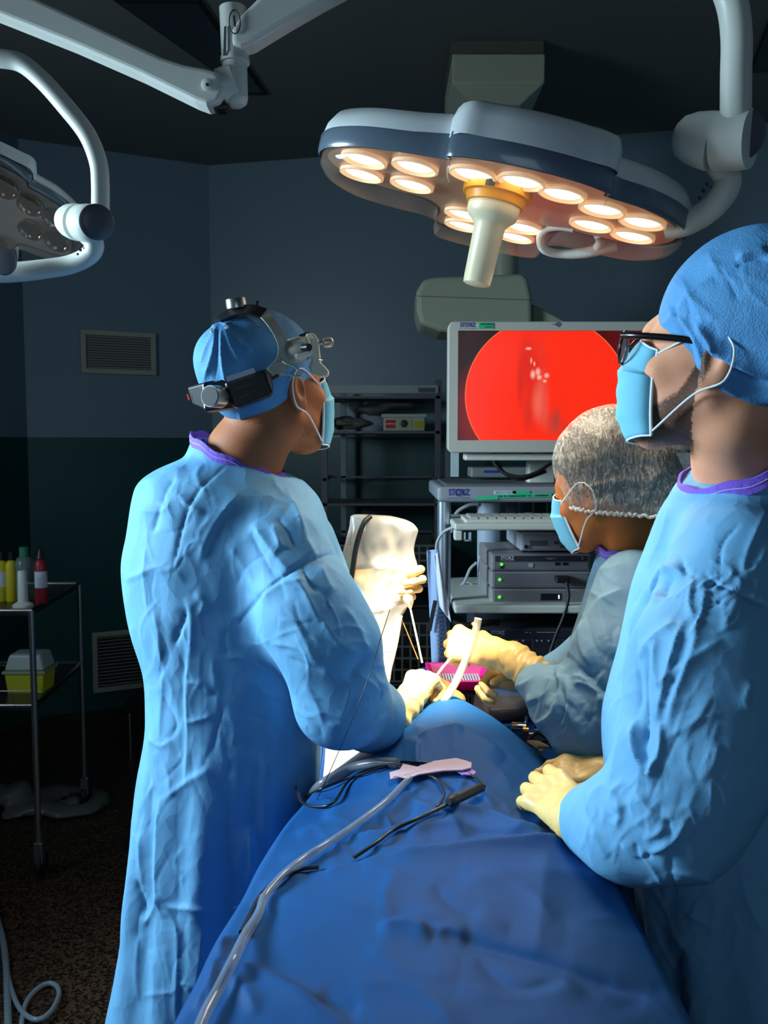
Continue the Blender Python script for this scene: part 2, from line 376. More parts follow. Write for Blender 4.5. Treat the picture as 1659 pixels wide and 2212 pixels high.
struct('ceiling', *(lambda m: (np.concatenate(m.v), m.f))(MB().box((-3.5, -2.4, H), (2.5, 5.6, H + 0.1))), MCEIL, smooth=False)
def back_y(x): return 5.36 - (x + 1.04) * (5.36 - 4.6) / 3.34
# pale services trunking on the far right of the back wall, with the socket plate
a = W(1405, 930, 4.62); b_ = W(1700, 978, 4.62)
MTR = mat('trunking', (150, 160, 152), 0.5)
x0, x1 = 1.38, 2.28
V = [(x0, back_y(x0) - .05, 1.52), (x1, back_y(x1) - .05, 1.52), (x1, back_y(x1) + .0, 1.52), (x0, back_y(x0) + .0, 1.52), (x0, back_y(x0) - .05, 1.68), (x1, back_y(x1) - .05, 1.68), (x1, back_y(x1) + .0, 1.68), (x0, back_y(x0) + .0, 1.68)]
BF = [(0, 3, 2, 1), (4, 5, 6, 7), (0, 1, 5, 4), (1, 2, 6, 5), (2, 3, 7, 6), (3, 0, 4, 7)]
struct('trim_1', V, BF, MTR, smooth=False, bevel=0.004)
MGREY = mat('grey_plastic', (96, 100, 104), 0.45); MDARK = mat('black_plastic', (18, 19, 22), 0.4); MWHITE = mat('white_plastic', (214, 216, 206), 0.38, noise=0.05)
MCREAM = mat('cream_enamel', (196, 198, 176), 0.45, noise=0.06); MSTEEL = mat('steel', (190, 192, 192), 0.28, metal=1.0); MCHROME = mat('chrome', (225, 225, 225), 0.12, metal=1.0)
MPAPER = mat('paper', (206, 212, 222), 0.8); MGREEN = mat('green_sticker', (40, 190, 130), 0.6); MBLUEINK = mat('blue_ink', (40, 44, 150), 0.6); MWINK = mat('pale_ink', (190, 192, 200), 0.6); MDINK = mat('dark_ink', (35, 38, 42), 0.6)
MRUB = mat('black_rubber', (14, 14, 15), 0.55); MYEL = mat('yellow_plastic', (205, 190, 30), 0.45); MRED = mat('red_plastic', (150, 22, 40), 0.4)
wd = np.array([3.34, -0.76, 0]); wd /= np.linalg.norm(wd); wn_ = np.array([wd[1], -wd[0], 0.])      # along the back wall, into the room
if wn_[1] > 0: wn_ = -wn_
s = thing('wall_socket', 'small grey socket plate on the pale trunking right of the screen', 'socket', (1.67, back_y(1.67) - 0.055, 1.60))
c = np.array([1.67, back_y(1.67) - 0.055, 1.60])
MB().obox(c, wd, wn_, (0, 0, 1), 0.045, 0.004, 0.045).build('plate', MTR, s, bevel=0.002, smooth=False)
MB().obox(c + wn_ * 0.004 + (0, 0, -.004), wd, wn_, (0, 0, 1), 0.022, 0.004, 0.012).build('opening', MDINK, s, smooth=False)
# printed notice on the green wall
c = np.array([1.62, back_y(1.62) - 0.006, 1.27]); hw, hh = .30, .235
pn = thing('printed_notice', 'pale landscape chart sheet pinned to the green wall on the right', 'notice', c - (0, 0, hh))
MB().obox(c, wd, wn_, (0, 0, 1), hw, 0.0015, hh).build('sheet', MPAPER, pn, smooth=False)
m = MB()
for i in range(9): m.obox(c + wn_ * 0.002 + np.array((0, 0, .17 - i * .04)), wd, wn_, (0, 0, 1), hw * .9, 0.0004, .0015)
for i in range(7): m.obox(c + wn_ * 0.002 + wd * (-.24 + .08 * i), wd, wn_, (0, 0, 1), .001, 0.0004, .17)
m.build('printed_grid', mat('grid_ink', (120, 135, 160), 0.8), pn, smooth=False)
m = MB(); m.obox(c + wn_ * 0.003 + wd * -.20 + np.array((0, 0, .15)), wd, wn_, (0, 0, 1), .045, 0.0005, .016); m.obox(c + wn_ * 0.003 + wd * -.27 + np.array((0, 0, .20)), wd, wn_, (0, 0, 1), .025, 0.0005, .008)
m.build('highlighter_mark', mat('highlighter', (190, 215, 40), 0.8), pn, smooth=False)

# ---- dark recessed ceiling slots (upper left and far right corner)
def slot(name, pts, Yc, label):
    P = []
    for (px, py) in pts:
        d = W(px, py, 1.0) - np.array([0, 0, CAMZ]); k = (H - 0.012 - CAMZ) / d[2]; P.append(np.array([0, 0, CAMZ]) + d * k)
    P = np.array(P); m = MB(); V = np.vstack([P, P + (0, 0, .012)]); n = len(P)
    m.add(V, [tuple(range(n))[::-1], tuple(range(n, 2 * n))] + [(i, (i + 1) % n, n + (i + 1) % n, n + i) for i in range(n)])
    o = thing(name, label, 'ceiling light', P.mean(0)); m.build('frame', mat('slot_frame', (20, 24, 26), 0.6), o, smooth=False)
    c = P.mean(0); Q = c + (P - c) * 0.9; Q[:, 2] -= 0.003
    V = np.vstack([Q, Q + (0, 0, .002)]); MB().add(V, [tuple(range(n))[::-1], tuple(range(n, 2 * n))] + [(i, (i + 1) % n, n + (i + 1) % n, n + i) for i in range(n)]).build('diffuser', mat('unlit_diffuser', (34, 40, 44), 0.25), o, smooth=False)
slot('ceiling_light', [(235, -6), (425, -6), (576, 206), (535, 206)], 4, 'long unlit dark ceiling light behind the white jointed arm')
slot('ceiling_light', [(1660, 45), (1618, 158), (1700, 152), (1760, 45)], 4, 'unlit dark ceiling light at the upper right edge of the room')

# ---- wall grilles
def grille(a, b, z0, z1, label, nsl):
    a = np.array([*a, 0.]); b = np.array([*b, 0.]); d = b - a; Lw = np.linalg.norm(d); d /= Lw; n = np.array([d[1], -d[0], 0]); n = -n if n @ (np.array([0, 0, 0]) - a) < 0 else n
    c = (a + b) / 2; o = thing('wall_vent', label, 'vent', (*c[:2], z0)); hz = (z1 - z0) / 2; zc = (z0 + z1) / 2; up = np.array([0, 0, 1.])
    MB().obox(c + up * zc + n * .004, d, n, up, Lw / 2, .004, hz).build('backing', mat('vent_dark', (12, 14, 14), 0.8), o, smooth=False)
    m = MB(); fw = .028
    for sg in (-1, 1):
        m.obox(c + up * (zc + sg * (hz - fw / 2)) + n * .012, d, n, up, Lw / 2, .012, fw / 2); m.obox(c + d * sg * (Lw / 2 - fw / 2) + up * zc + n * .012, d, n, up, fw / 2, .012, hz - fw)
    m.build('frame', mat('vent_frame', (170, 168, 150), 0.5), o, smooth=False, bevel=.003)
    m = MB()
    for i in range(nsl):
        z = z0 + fw + (i + .5) * (z1 - z0 - 2 * fw) / nsl
        m.obox(c + up * z + n * .013, d, n * 0.75 + up * .6, up * .75 - n * .6, Lw / 2 - fw, .0055, .0015)
    m.build('slats', mat('vent_slat', (165, 166, 156), 0.5), o, smooth=False)
def on_wall(px, a, b):     # plan point of the wall a-b seen at photo column px
    a = np.array(a); b = np.array(b); k = (px - CX) / FPX / 1.0
    # x = k' * y with k' from the horizon row
    s_ = (a[0] - k * a[1]) / ((a[0] - k * a[1]) - (b[0] - k * b[1])); return a + (b - a) * s_
def zat(py, y): return W(CX, py, y)[2]
q0, q1 = on_wall(181, P_[1], P_[2]), on_wall(341, P_[1], P_[2])
grille(q0, q1, zat(806, q0[1]), zat(712, q0[1]), 'upper slatted wall vent beside the surgeon\'s headband battery', 13)
q0, q1 = on_wall(189, P_[1], P_[2]), on_wall(352, P_[1], P_[2])
grille(q0, q1, zat(1496, q0[1]), zat(1366, q0[1]), 'large low slatted wall vent near the floor behind the surgeon', 15)

# ---- ceiling pendant with its boxed cover, behind the lit lamp
MPEND = mat('pendant_paint', (176, 180, 158), 0.42, noise=0.06)
Yp = 3.7
pd = thing('ceiling_pendant', 'pale green-grey equipment pendant hanging from the ceiling behind the lit lamp', 'pendant', (0.48, 3.95, 2.2))
m = MB(); a = W(977, 170, Yp); b = W(1177, 170, Yp); z1 = zat(116, Yp); z0 = zat(178, Yp); zb = zat(226, 3.75)
m.add([(a[0], Yp, z1), (b[0], Yp, z1), (b[0], Yp + .45, z1), (a[0], Yp + .45, z1), (a[0], Yp, z0), (b[0], Yp, z0), (b[0], Yp + .45, z0), (a[0], Yp + .45, z0),
       (a[0] + .09, Yp + .06, zb), (b[0] - .09, Yp + .06, zb), (b[0] - .09, Yp + .38, zb), (a[0] + .09, Yp + .38, zb)],
      [(3, 2, 1, 0), (0, 1, 5, 4), (1, 2, 6, 5), (2, 3, 7, 6), (3, 0, 4, 7), (4, 5, 9, 8), (5, 6, 10, 9), (6, 7, 11, 10), (7, 4, 8, 11), (8, 9, 10, 11)])
m.build('ceiling_cover', MPEND, pd, smooth=False, bevel=.006)
m = MB().box((a[0] + .0, Yp + .04, z1), (b[0] - .0, Yp + .44, H - .002)); m.build('mounting_box', mat('pendant_dark', (92, 92, 80), 0.7), pd, smooth=False)
cxp = W(1092, 560, 3.9)[0]
m = MB().cyl((cxp, 3.92, zat(604, 3.9)), (cxp, 3.92, zb), .058, 32); m.build('column', MPEND, pd)
m = MB().obox((cxp + .0, 3.86, 2.24), (1, 0, 0), (0, 1, 0), (0, 0, 1), .008, .006, .008); m.build('screw', MDINK, pd)
m = MB(); Yq = 3.6
prof = [(900, 628), (915, 602), (940, 597), (1130, 590), (1141, 600), (1150, 640), (1152, 730), (1100, 735), (950, 715), (908, 700), (900, 670)]
Pf = np.array([W(x, y, Yq) for x, y in prof]); Pb = Pf + (0, .30, 0); n = len(prof)
m.add(np.vstack([Pf, Pb]), [tuple(range(n)), tuple(range(n, 2 * n))[::-1]] + [((i + 1) % n, i, n + i, n + (i + 1) % n) for i in range(n)])
m.build('arm_housing', MPEND, pd, smooth=False, bevel=.02)
m = MB().obox(W(1028, 644, Yq - .0005), (1, 0, -.035), (0, 1, 0), (0, 0, 1), .235, .002, .0012); m.build('seam', mat('seam', (90, 92, 80), 0.7), pd, smooth=False)
m = MB(); prof = [(1150, 655), (1235, 700), (1300, 740), (1150, 740)]
Pf = np.array([W(x, y, Yq + .05) for x, y in prof]); Pb = Pf + (0, .2, 0); n = 4
m.add(np.vstack([Pf, Pb]), [tuple(range(n)), tuple(range(n, 2 * n))[::-1]] + [((i + 1) % n, i, n + i, n + (i + 1) % n) for i in range(n)])
m.build('sloping_arm', MPEND, pd, smooth=False, bevel=.01)

# ================================================================== lamps
def lamp_outline():
    P = [(-.372, .0), (-.36, -.075), (-.30, -.13), (-.22, -.16), (-.125, -.178), (-.12, -.20), (-.06, -.222), (.03, -.228), (.12, -.215), (.175, -.19), (.182, -.168), (.26, -.145), (.33, -.095), (.368, -.03),
         (.372, .05), (.33, .12), (.25, .13), (.17, .13), (.135, .16), (.125, .21), (.13, .30), (.10, .335), (0, .345), (-.10, .335), (-.13, .30), (-.125, .21), (-.135, .16), (-.17, .125), (-.25, .115), (-.33, .085)]
    return np.array(P)
def rounded(P, sub=4):
    Q = np.vstack([P, P[:1]]); Q = np.vstack([P[-1:], Q, P[1:2]]); C = catmull(Q, sub); k = sub
    return C[k:-k - 1]
MHOUSE = mat('lamp_housing', (208, 214, 214), 0.42, noise=0.04); MBAND = mat('lamp_band', (92, 106, 120), 0.25, coat=0.4)
def glassy(name, col, mixf, rough=0.05):
    m, t, b = nt(name); b.inputs['Base Color'].default_value = srgb(*col); b.inputs['Roughness'].default_value = rough; b.inputs['Specular IOR Level'].default_value = 0.8
    tr = t.nodes.new('ShaderNodeBsdfTransparent'); tr.inputs[0].default_value = (0.97, 0.95, 0.93, 1); ms = t.nodes.new('ShaderNodeMixShader'); ms.inputs[0].default_value = mixf
    t.links.new(tr.outputs[0], ms.inputs[1]); t.links.new(b.outputs[0], ms.inputs[2]); t.links.new(ms.outputs[0], t.nodes['Material Output'].inputs[0]); return m
MCOVER = glassy('clear_lamp_cover', (200, 180, 160), 0.16); MGLOW = mat('lit_bulb', (255, 240, 210), 0.5, emit=(255, 232, 196), estr=4.5)
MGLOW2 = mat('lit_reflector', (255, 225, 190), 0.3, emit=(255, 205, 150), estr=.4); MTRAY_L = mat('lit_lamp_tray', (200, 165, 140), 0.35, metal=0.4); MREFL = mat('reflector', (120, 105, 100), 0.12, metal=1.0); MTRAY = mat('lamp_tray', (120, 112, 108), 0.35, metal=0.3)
MHOLE = mat('dark_reflector', (40, 30, 28), 0.1, metal=0.9)
def lamp_head(root, C, ax, dn, lit, scale=1.0, far=None):
    ax = np.array(ax, float); ax /= np.linalg.norm(ax); dn = np.array(dn, float); dn -= ax * (ax @ dn); dn /= np.linalg.norm(dn); ay = np.cross(ax, dn)
    if far is not None: ay = ay if ay @ np.array(far) > 0 else -ay
    elif ay[1] < 0: ay = -ay
    up = -dn
    T = lambda x, y, z: C + (ax * x + ay * y + up * z) * scale
    O = rounded(lamp_outline()); n = len(O)
    def rings(levels):
        V = []; F = []
        for sc, z, ins in levels:
            for x, y in O:
                l = math.hypot(x, y); k = sc - ins / max(l, .1); V.append(T(x * k, y * k, z + (0.012 * max(0, 1 - (x / .2) ** 2) if z > .05 else 0)))
        for i in range(len(levels) - 1):
            for j in range(n):
                F.append((i * n + j, i * n + (j + 1) % n, (i + 1) * n + (j + 1) % n, (i + 1) * n + j))
        return V, F, n
    V, F, _ = rings([(1.0, .028, .0), (1.01, .034, 0), (1.01, .062, 0), (1.0, .066, 0)]); obj('band', V, F, MBAND, root, auto=50)
    V, F, _ = rings([(1.0, .066, 0), (.99, .084, 0), (.955, .104, 0), (.86, .112, .0)]); F.append(tuple(range(3 * n, 4 * n))); obj('housing', V, F, MHOUSE, root, auto=60)
    # raised middle module of the housing
    mo = [(-.12, -.205), (-.06, -.228), (.03, -.234), (.12, -.222), (.18, -.195), (.165, -.05), (.12, .10), (-.10, .10), (-.135, -.05)]; mo = rounded(np.array(mo)); k = len(mo); V = []; F = []
    for sc, z in ((1.0, .064), (1.0, .100), (.96, .122), (.86, .132)):
        for x, y in mo: V.append(T(.02 + (x - .02) * sc, -.06 + (y + .06) * sc, z))
    for i in range(3):
        for j in range(k): F.append((i * k + j, i * k + (j + 1) % k, (i + 1) * k + (j + 1) % k, (i + 1) * k + j))
    F.append(tuple(range(3 * k, 4 * k))); obj('middle_housing', V, F, MHOUSE, root, auto=60)
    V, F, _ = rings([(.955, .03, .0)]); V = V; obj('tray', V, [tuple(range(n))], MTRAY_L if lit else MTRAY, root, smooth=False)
    V, F, _ = rings([(.985, .034, 0), (.985, .012, 0), (.95, -.003, 0), (.90, -.008, 0)]); F.append(tuple(range(3 * n, 4 * n))[::-1]); obj('clear_cover', V, F, MCOVER, root, auto=50)
    spots = [(-.28, -.07), (-.29, .035), (-.18, -.095), (-.185, .03), (.27, -.065), (.28, .045), (.185, -.09), (.19, .03), (-.065, .17), (.065, .17), (-.06, .27), (.06, .27), (-.07, -.13), (.02, -.15), (.10, -.13)]
    for (x, y) in spots:
        m = MB(); m.lathe(T(x, y, .029), -up, [(0, .046 * scale), (.006, .046 * scale), (.007, .041 * scale), (.001, .036 * scale), (-.004, .015 * scale)], 28, cap=False); b = m.build('lens', MGLOW2 if lit else MREFL, root)
        m = MB(); m.lathe(T(x, y, .029), -up, [(.0005, .0355 * scale), (.003, .03 * scale), (.004, .001)], 24, cap=False); m.build('bulb', MGLOW if lit else MHOLE, b)
    return T
C0 = W(1078, 462, 1.78)
lamp = thing('operating_lamp', 'lit three-lobed operating lamp with yellow ring and pale grip, over the table', 'surgical lamp', C0)
ROLL = R(12.6); ax = np.array([math.cos(ROLL), -0.02, -math.sin(ROLL)]); dn = np.array([-math.sin(ROLL) * 1.0, 0.02, -math.cos(ROLL)])
T = lamp_head(lamp, C0, ax, dn, True, 0.985)
MORANGE = mat('orange_ring', (236, 160, 20), 0.4); MGRIP = mat('ivory_grip', (236, 224, 190), 0.35)
dnn = dn / np.linalg.norm(dn)
c = W(1080, 392, 1.72)
m = MB().lathe(c, dnn, [(-.01, .060), (.004, .064), (.010, .067), (.030, .066), (.032, .059), (.046, .055), (.048, .05)], 48); ring = m.build('orange_ring', MORANGE, lamp)
for k_, (th) in enumerate((-2.2, -1.9)):
    pass
m = MB()
for th in (-118, -108, -96, -90):
    u = np.cross(dnn, [0, 0, 1.]); u /= np.linalg.norm(u); v = np.cross(dnn, u)
    aa = R(th); d = u * math.cos(aa) + v * math.sin(aa)
    for s_ in (1, ):
        e = -(W(1032, 395, 1.7) - c); d0 = (W(1020 + (th + 118) * 1.0, 402, 1.6) - c); d0 -= dnn * (d0 @ dnn); d0 /= np.linalg.norm(d0)
        m.obox(c + dnn * .023 + d0 * .0665, np.cross(dnn, d0), dnn, d0, .0022 if th != -90 else .004, .006, .0012)
m.build('lock_symbols', MDINK, ring, smooth=False)
m = MB().lathe(c, dnn, [(.045, .051), (.060, .050), (.070, .046), (.078, .036), (.086, .030), (.185, .027), (.196, .026), (.198, .022)], 40); m.build('grip', MGRIP, lamp)
# side handle
m = MB(); hp = [W(1192, 528, 1.98), W(1172, 505, 1.95), W(1185, 492, 1.92), W(1215, 488, 1.9)]
m.tube([W(1330, 528, 1.95), W(1270, 545, 1.96), W(1210, 548, 1.97), W(1175, 538, 1.96), W(1168, 512, 1.94), W(1182, 493, 1.92), W(1212, 488, 1.90), W(1240, 492, 1.89)], [.014, .012, .010, .0095, .0095, .009, .010, .010], 12, smooth=6); m.tube([W(1288, 538, 1.955), W(1298, 520, 1.93), W(1290, 505, 1.9)], .010, 10, smooth=4)
m.build('side_handle', MWHITE, lamp)
# yoke of the lit lamp: curved arm, joint and drop tube on the right
def tp(*a): return [W(*q) for q in a]
m = MB().tube(tp((1440, 490, 1.74), (1482, 482, 1.72), (1530, 455, 1.70), (1562, 420, 1.68), (1572, 385, 1.68), (1545, 345, 1.68)), [.024, .024, .024, .024, .024, .023], 20, smooth=8); m.build('yoke', MWHITE, lamp)
m = MB().lathe(W(1458, 292, 1.68), W(1545, 306, 1.64) - W(1458, 292, 1.68), [(0, .012), (.004, .024), (.014, .036), (.034, .045), (.060, .050), (.077, .051)], 40); m.build('joint_cap', MWHITE, lamp)
m = MB().lathe(W(1548, 306, 1.638), W(1625, 300, 1.60) - W(1548, 306, 1.638), [(0, .051), (.02, .0515), (.045, .052), (.06, .050)], 40); jh = m.build('joint_hub', MWHITE, lamp)
m = MB().lathe(W(1592, 290, 1.615), W(1650, 284, 1.50) - W(1592, 290, 1.615), [(-.005, .034), (.012, .047), (.017, .042), (.019, .02)], 40); m.build('joint_disc', mat('joint_disc', (84, 86, 94), 0.4), jh)
m = MB().tube(tp((1120, -300, 1.65), (1290, -292, 1.63), (1440, -250, 1.61), (1520, -150, 1.6), (1556, -60, 1.6), (1582, 10, 1.6), (1591, 80, 1.6), (1590, 160, 1.6), (1589, 262, 1.6)), .0265, 24, smooth=8); m.build('drop_tube', MWHITE, lamp)
m = MB()
for a_, r_ in (((1527, 398), .0035), ((1519, 412), .0042), ((1535, 403), .0022), ((1511, 428), .003)): m.lathe(W(*a_, 1.668), (0, -1, 0), [(0, r_), (.0005, r_)], 12)
m.build('arm_marking', MDINK, lamp)
# the unlit lamp at the left edge
C1 = W(-60, 452, 1.55)
lamp2 = thing('operating_lamp', 'unlit operating lamp at the left edge with dark empty lenses', 'surgical lamp', C1)
ax2 = np.array([math.cos(R(17)), .25, -math.sin(R(17))]); dn2 = np.array([-.12, -.66, -1.0])
T2 = lamp_head(lamp2, C1, ax2, dn2, False, 0.50)
m = MB().tube(tp((-415, -140, 1.64), (-410, -40, 1.60), (-330, 70, 1.52), (-190, 112, 1.46), (-40, 118, 1.45), (0, 126, 1.45), (45, 136, 1.45), (90, 172, 1.45), (140, 228, 1.45), (188, 290, 1.45), (212, 350, 1.45), (217, 400, 1.45), (217, 462, 1.45)), .0145, 20, smooth=8); m.build('drop_tube', MWHITE, lamp2)
m = MB().lathe(W(134, 474, 1.50), W(176, 482, 1.47) - W(134, 474, 1.50), [(0, .006), (.004, .016), (.012, .023), (.022, .027), (.034, .029), (.045, .0295)], 32); m.build('joint_cap', MWHITE, lamp2)
m = MB().lathe(W(177, 482, 1.468), W(215, 482, 1.44) - W(177, 482, 1.468), [(0, .0295), (.018, .030), (.036, .029), (.04, .026)], 32); jh = m.build('joint_hub', MWHITE, lamp2)
m = MB().lathe(W(207, 480, 1.44), W(240, 478, 1.36) - W(207, 480, 1.44), [(-.002, .022), (.007, .028), (.010, .025), (.011, .01)], 32); m.build('joint_disc', mat('joint_disc', (84, 86, 94), 0.4), jh)
m = MB().tube(tp((186, 505, 1.48), (204, 528, 1.48), (192, 552, 1.49), (150, 572, 1.5), (90, 582, 1.5), (30, 588, 1.5), (-40, 590, 1.5)), [.016, .0155, .0155, .0155, .016, .0165, .017], 20, smooth=8); m.build('yoke', MWHITE, lamp2)
m = MB().lathe(W(8, 566, 1.475), (0, -1, 0), [(0, .022), (.006, .021), (.007, .01)], 32); m.build('pivot_disc', mat('joint_disc', (84, 86, 94), 0.4), lamp2)
m = MB(); [m.lathe(W(*a_, 1.473), (0, -1, 0), [(0, r_), (.0005, r_)], 12) for a_, r_ in (((174, 540), .0025), ((181, 536), .0014), ((168, 549), .002))]; m.build('arm_marking', MDINK, lamp2)

# ---- jointed white ceiling arm across the top left
arm = thing('ceiling_boom', 'white jointed ceiling boom marked 1, crossing the upper left', 'ceiling boom', W(500, 180, 1.7))
def prism(pts, Y, d, name, m_, par, bevel=.006, label=None):
    Pf = np.array([W(x, y, Y) for x, y in pts]); Pb = Pf + (0, d, 0); n = len(pts); mb = MB()
    mb.add(np.vstack([Pf, Pb]), [tuple(range(n)), tuple(range(n, 2 * n))[::-1]] + [((i + 1) % n, i, n + i, n + (i + 1) % n) for i in range(n)])
    return mb.build(name, m_, par, smooth=False, bevel=bevel)
prism([(-420, -170), (-120, -70), (75, -6), (200, 52), (350, 122), (400, 138), (440, 145), (466, 152), (482, 172), (484, 195), (472, 218), (445, 226), (420, 217), (300, 158), (150, 92), (0, 32), (-120, -15), (-420, -115)], 1.62, .055, 'spring_arm', MWHITE, arm, .008)
m = MB().lathe(W(448, 183, 1.618), (0, -1, 0), [(0, .011), (.0015, .011), (.002, .010)], 28); sc_ = m.build('pivot_cap', MWHITE, arm)
m = MB().lathe(W(448, 183, 1.615), (0, -1, 0), [(0, .003), (.0012, .003)], 12); m.build('screw', MDINK, sc_)
m = MB().cyl(W(478, 192, 1.66), W(509, 180, 1.66), .034, 32); m.cyl(W(509, 213, 1.66), W(507, 138, 1.66), .0225, 32); m.lathe(W(509, 213, 1.66), (0, 0, -1), [(0, .0225), (.008, .0205), (.014, .013)], 32); m.build('elbow', MWHITE, arm)
prism([(448, 226), (478, 214), (496, 226), (484, 235), (468, 236)], 1.64, .03, 'cable_guard', MDARK, arm, .003)
m = MB().lathe(W(508, 137, 1.66), W(506, 20, 1.66) - W(508, 137, 1.66), [(0, .0265), (.008, .0265), (.010, .0255), (.018, .024), (.020, .0255)], 32); m.build('collar', MWHITE, arm)
m = MB().cyl(W(508, 128, 1.66), W(503, 18, 1.66), .0245, 32); cl = m.build('column', MWHITE, arm)
prism([(484, 58), (489, 55), (488, 118), (482, 120)], 1.634, .002, 'column_groove', MGREY, cl, 0)
prism([(500, 62), (520, 30), (560, -10), (640, -60), (1030, -262), (1060, -190), (700, 0), (620, 46), (545, 92), (520, 100), (500, 98)], 1.63, .05, 'upper_arm', MWHITE, arm, .009)
hb = W(1045, -226, 1.655); MB().cyl([hb[0], hb[1], hb[2] - .06], [hb[0], hb[1], H - .03], .045, 28).build('ceiling_column', MWHITE, arm); MB().lathe([hb[0], hb[1], H - .001], (0, 0, -1), [(0, .16), (.03, .15), (.06, .06)], 36).build('ceiling_flange', MWHITE, arm)
m = MB()
th = np.linspace(0, 2 * math.pi, 33); cc = W(507, 47, 1.6275)
m.tube([cc + np.array([math.cos(t_) * .0098, 0, math.sin(t_) * .0205]) for t_ in th], .0011, 6, cap=False); nb = m.build('number_ring', MDINK, arm)
text('1', W(507, 47, 1.6275), (1, 0, 0), (-.12, 0, 1), .020, MDINK, arm, 'number', bold=.01)

# ================================================================== storage rack in the middle distance
YR = 4.6
rk = thing('storage_rack', 'grey metal storage rack standing against the far wall', 'rack', W(820, 1500, YR))
MRACK = mat('rack_grey', (112, 112, 116), 0.5); MRAIL = mat('rack_rail', (176, 184, 182), 0.5)
def rz(py): return zat(py, YR)
def rx(px): return W(px, 1000, YR)[0]
for (px, yy) in ((701, YR), (946, YR), (742, YR + .42), (968, YR + .42)):
    x = W(px, 1000, yy)[0]; m = MB().box((x - .016, yy, 0.02), (x + .016, yy + .03, rz(820) if yy < 4.7 else rz(836))); m.build('post', MRACK if yy < 4.7 else mat('rack_back_post', (150, 158, 160), 0.5), rk, smooth=False, bevel=.003)
m = MB().box((rx(701), YR - .01, rz(850)), (rx(946), YR + .02, rz(832))); m.build('top_rail', MRAIL, rk, smooth=False, bevel=.002)
for i, py in enumerate((858, 934, 1036, 1090, 1165, 1265, 1340, 1480)):
    m = MB()
    for s_ in (701, 946): m.box((rx(s_) - .01, YR, rz(py) - .008), (rx(s_) + .01, YR + .44, rz(py) + .008))
    m.box((rx(701), YR + .42, rz(py) - .008), (rx(946), YR + .44, rz(py) + .004))
    if py in (858, 934, 1090, 1265, 1480): m.box((rx(701), YR + .0, rz(py) - .006), (rx(946), YR + .44, rz(py) + .006))
    m.build('shelf' if py in (858, 934, 1090, 1265, 1480) else 'runner', MRACK, rk, smooth=False)
m = MB().box((rx(903), YR - .014, rz(848)), (rx(938), YR - .01, rz(838))); m.build('label_plate', MGREY, rk, smooth=False)
def basket(x0, x1, y0, y1, label):
    X0, X1, Z0, Z1 = rx(x0), rx(x1), rz(y1), rz(y0); o = thing('wire_basket', label, 'basket', ((X0 + X1) / 2, YR + .2, Z0), 'baskets on the storage rack'); m = MB()
    for z in np.linspace(Z0, Z1, 6): m.box((X0, YR - .02, z - .005), (X1, YR - .012, z + .005))
    for x in np.linspace(X0, X1, 14): m.box((x - .005, YR - .018, Z0), (x + .005, YR - .01, Z1))
    m.build('front_grid', mat('basket_grey', (150, 150, 142), 0.5), o, smooth=False)
    m = MB().box((X0, YR - .01, Z0), (X0 + .006, YR + .4, Z1)).box((X1 - .006, YR - .01, Z0), (X1, YR + .4, Z1)).box((X0, YR - .01, Z0 - .004), (X1, YR + .4, Z0)).box((X0, YR + .39, Z0), (X1, YR + .4, Z1)); m.build('tub', mat('basket_tub', (70, 72, 70), 0.6), o, smooth=False)
basket(706, 942, 1178, 1258, 'upper grey grid basket in the rack, behind the clear plastic sheet')
basket(706, 942, 1345, 1470, 'lower grey grid basket in the rack, behind the steel instrument rods')
# things on its upper shelf
def lump(name, fnparts, lo, hi, res, m_, parent=None, noise=(0, 1), folds=None, rel=1, k=.02, **kw):
    fn = lambda P: __import__('functools').reduce(lambda a, b: smin(a, b, k), [f(P) for f in fnparts]) + (noise[0] * (ridged(P, noise[1], 3) - .5) if noise[0] else 0)
    V, F = sdf_mesh(fn, lo, hi, res); V = relax(V, F, rel)
    if folds: V = fold(V, normals(V, F), folds)
    return obj(name, V, F, m_, parent, **kw)
MBAG = glassy('frosted_bag', (120, 122, 118), 0.6, 0.4); MBAG2 = mat('grey_cloth', (120, 118, 110), 0.7, noise=.3, nscale=12)
c = W(762, 916, YR + .15); o = lump('plastic_bag', [lambda P: ell(P, c, (.12, .12, .028)), lambda P: ell(P, c + np.array([-.05, 0, .01]), (.07, .1, .03))], c - .16, c + .16, .008, MBAG2, noise=(.02, 16)); tag(o, 'crumpled grey package lying flat at the left of the rack shelf', 'bag')
c = W(800, 885, YR + .3); o = lump('plastic_bag', [lambda P: ell(P, c, (.12, .10, .035), None), lambda P: ell(P, c + np.array([-.08, 0, .04]), (.05, .08, .05)), lambda P: ell(P, c + np.array([.17, 0, .025]), (.13, .1, .035))], c - .3, c + np.array([.33, .2, .2]), .01, MBAG, noise=(.025, 13)); tag(o, 'rumpled translucent bag on the rack above the stickered box', 'bag')
bx = thing('storage_box', 'white plastic box with red and yellow stickers on the rack shelf', 'box', W(872, 932, YR + .05))
m = MB(); pbox(m, 828, 900, 918, 931, YR + .02, .22); m.build('body', mat('box_white', (200, 202, 188), 0.5), bx, smooth=False, bevel=.008)
m = MB(); pbox(m, 824, 894, 922, 902, YR + .01, .24); m.build('lid', mat('box_white', (200, 202, 188), 0.5), bx, smooth=False, bevel=.004)
m = MB(); pbox(m, 833, 907, 854, 914, YR + .016, .003); pbox(m, 833, 917, 854, 925, YR + .016, .003); m.build('red_sticker', mat('red_sticker', (215, 50, 60), 0.6), bx, smooth=False)
m = MB(); pbox(m, 895, 910, 917, 924, YR + .016, .003); m.build('yellow_sticker', mat('yellow_sticker', (200, 190, 30), 0.6), bx, smooth=False)
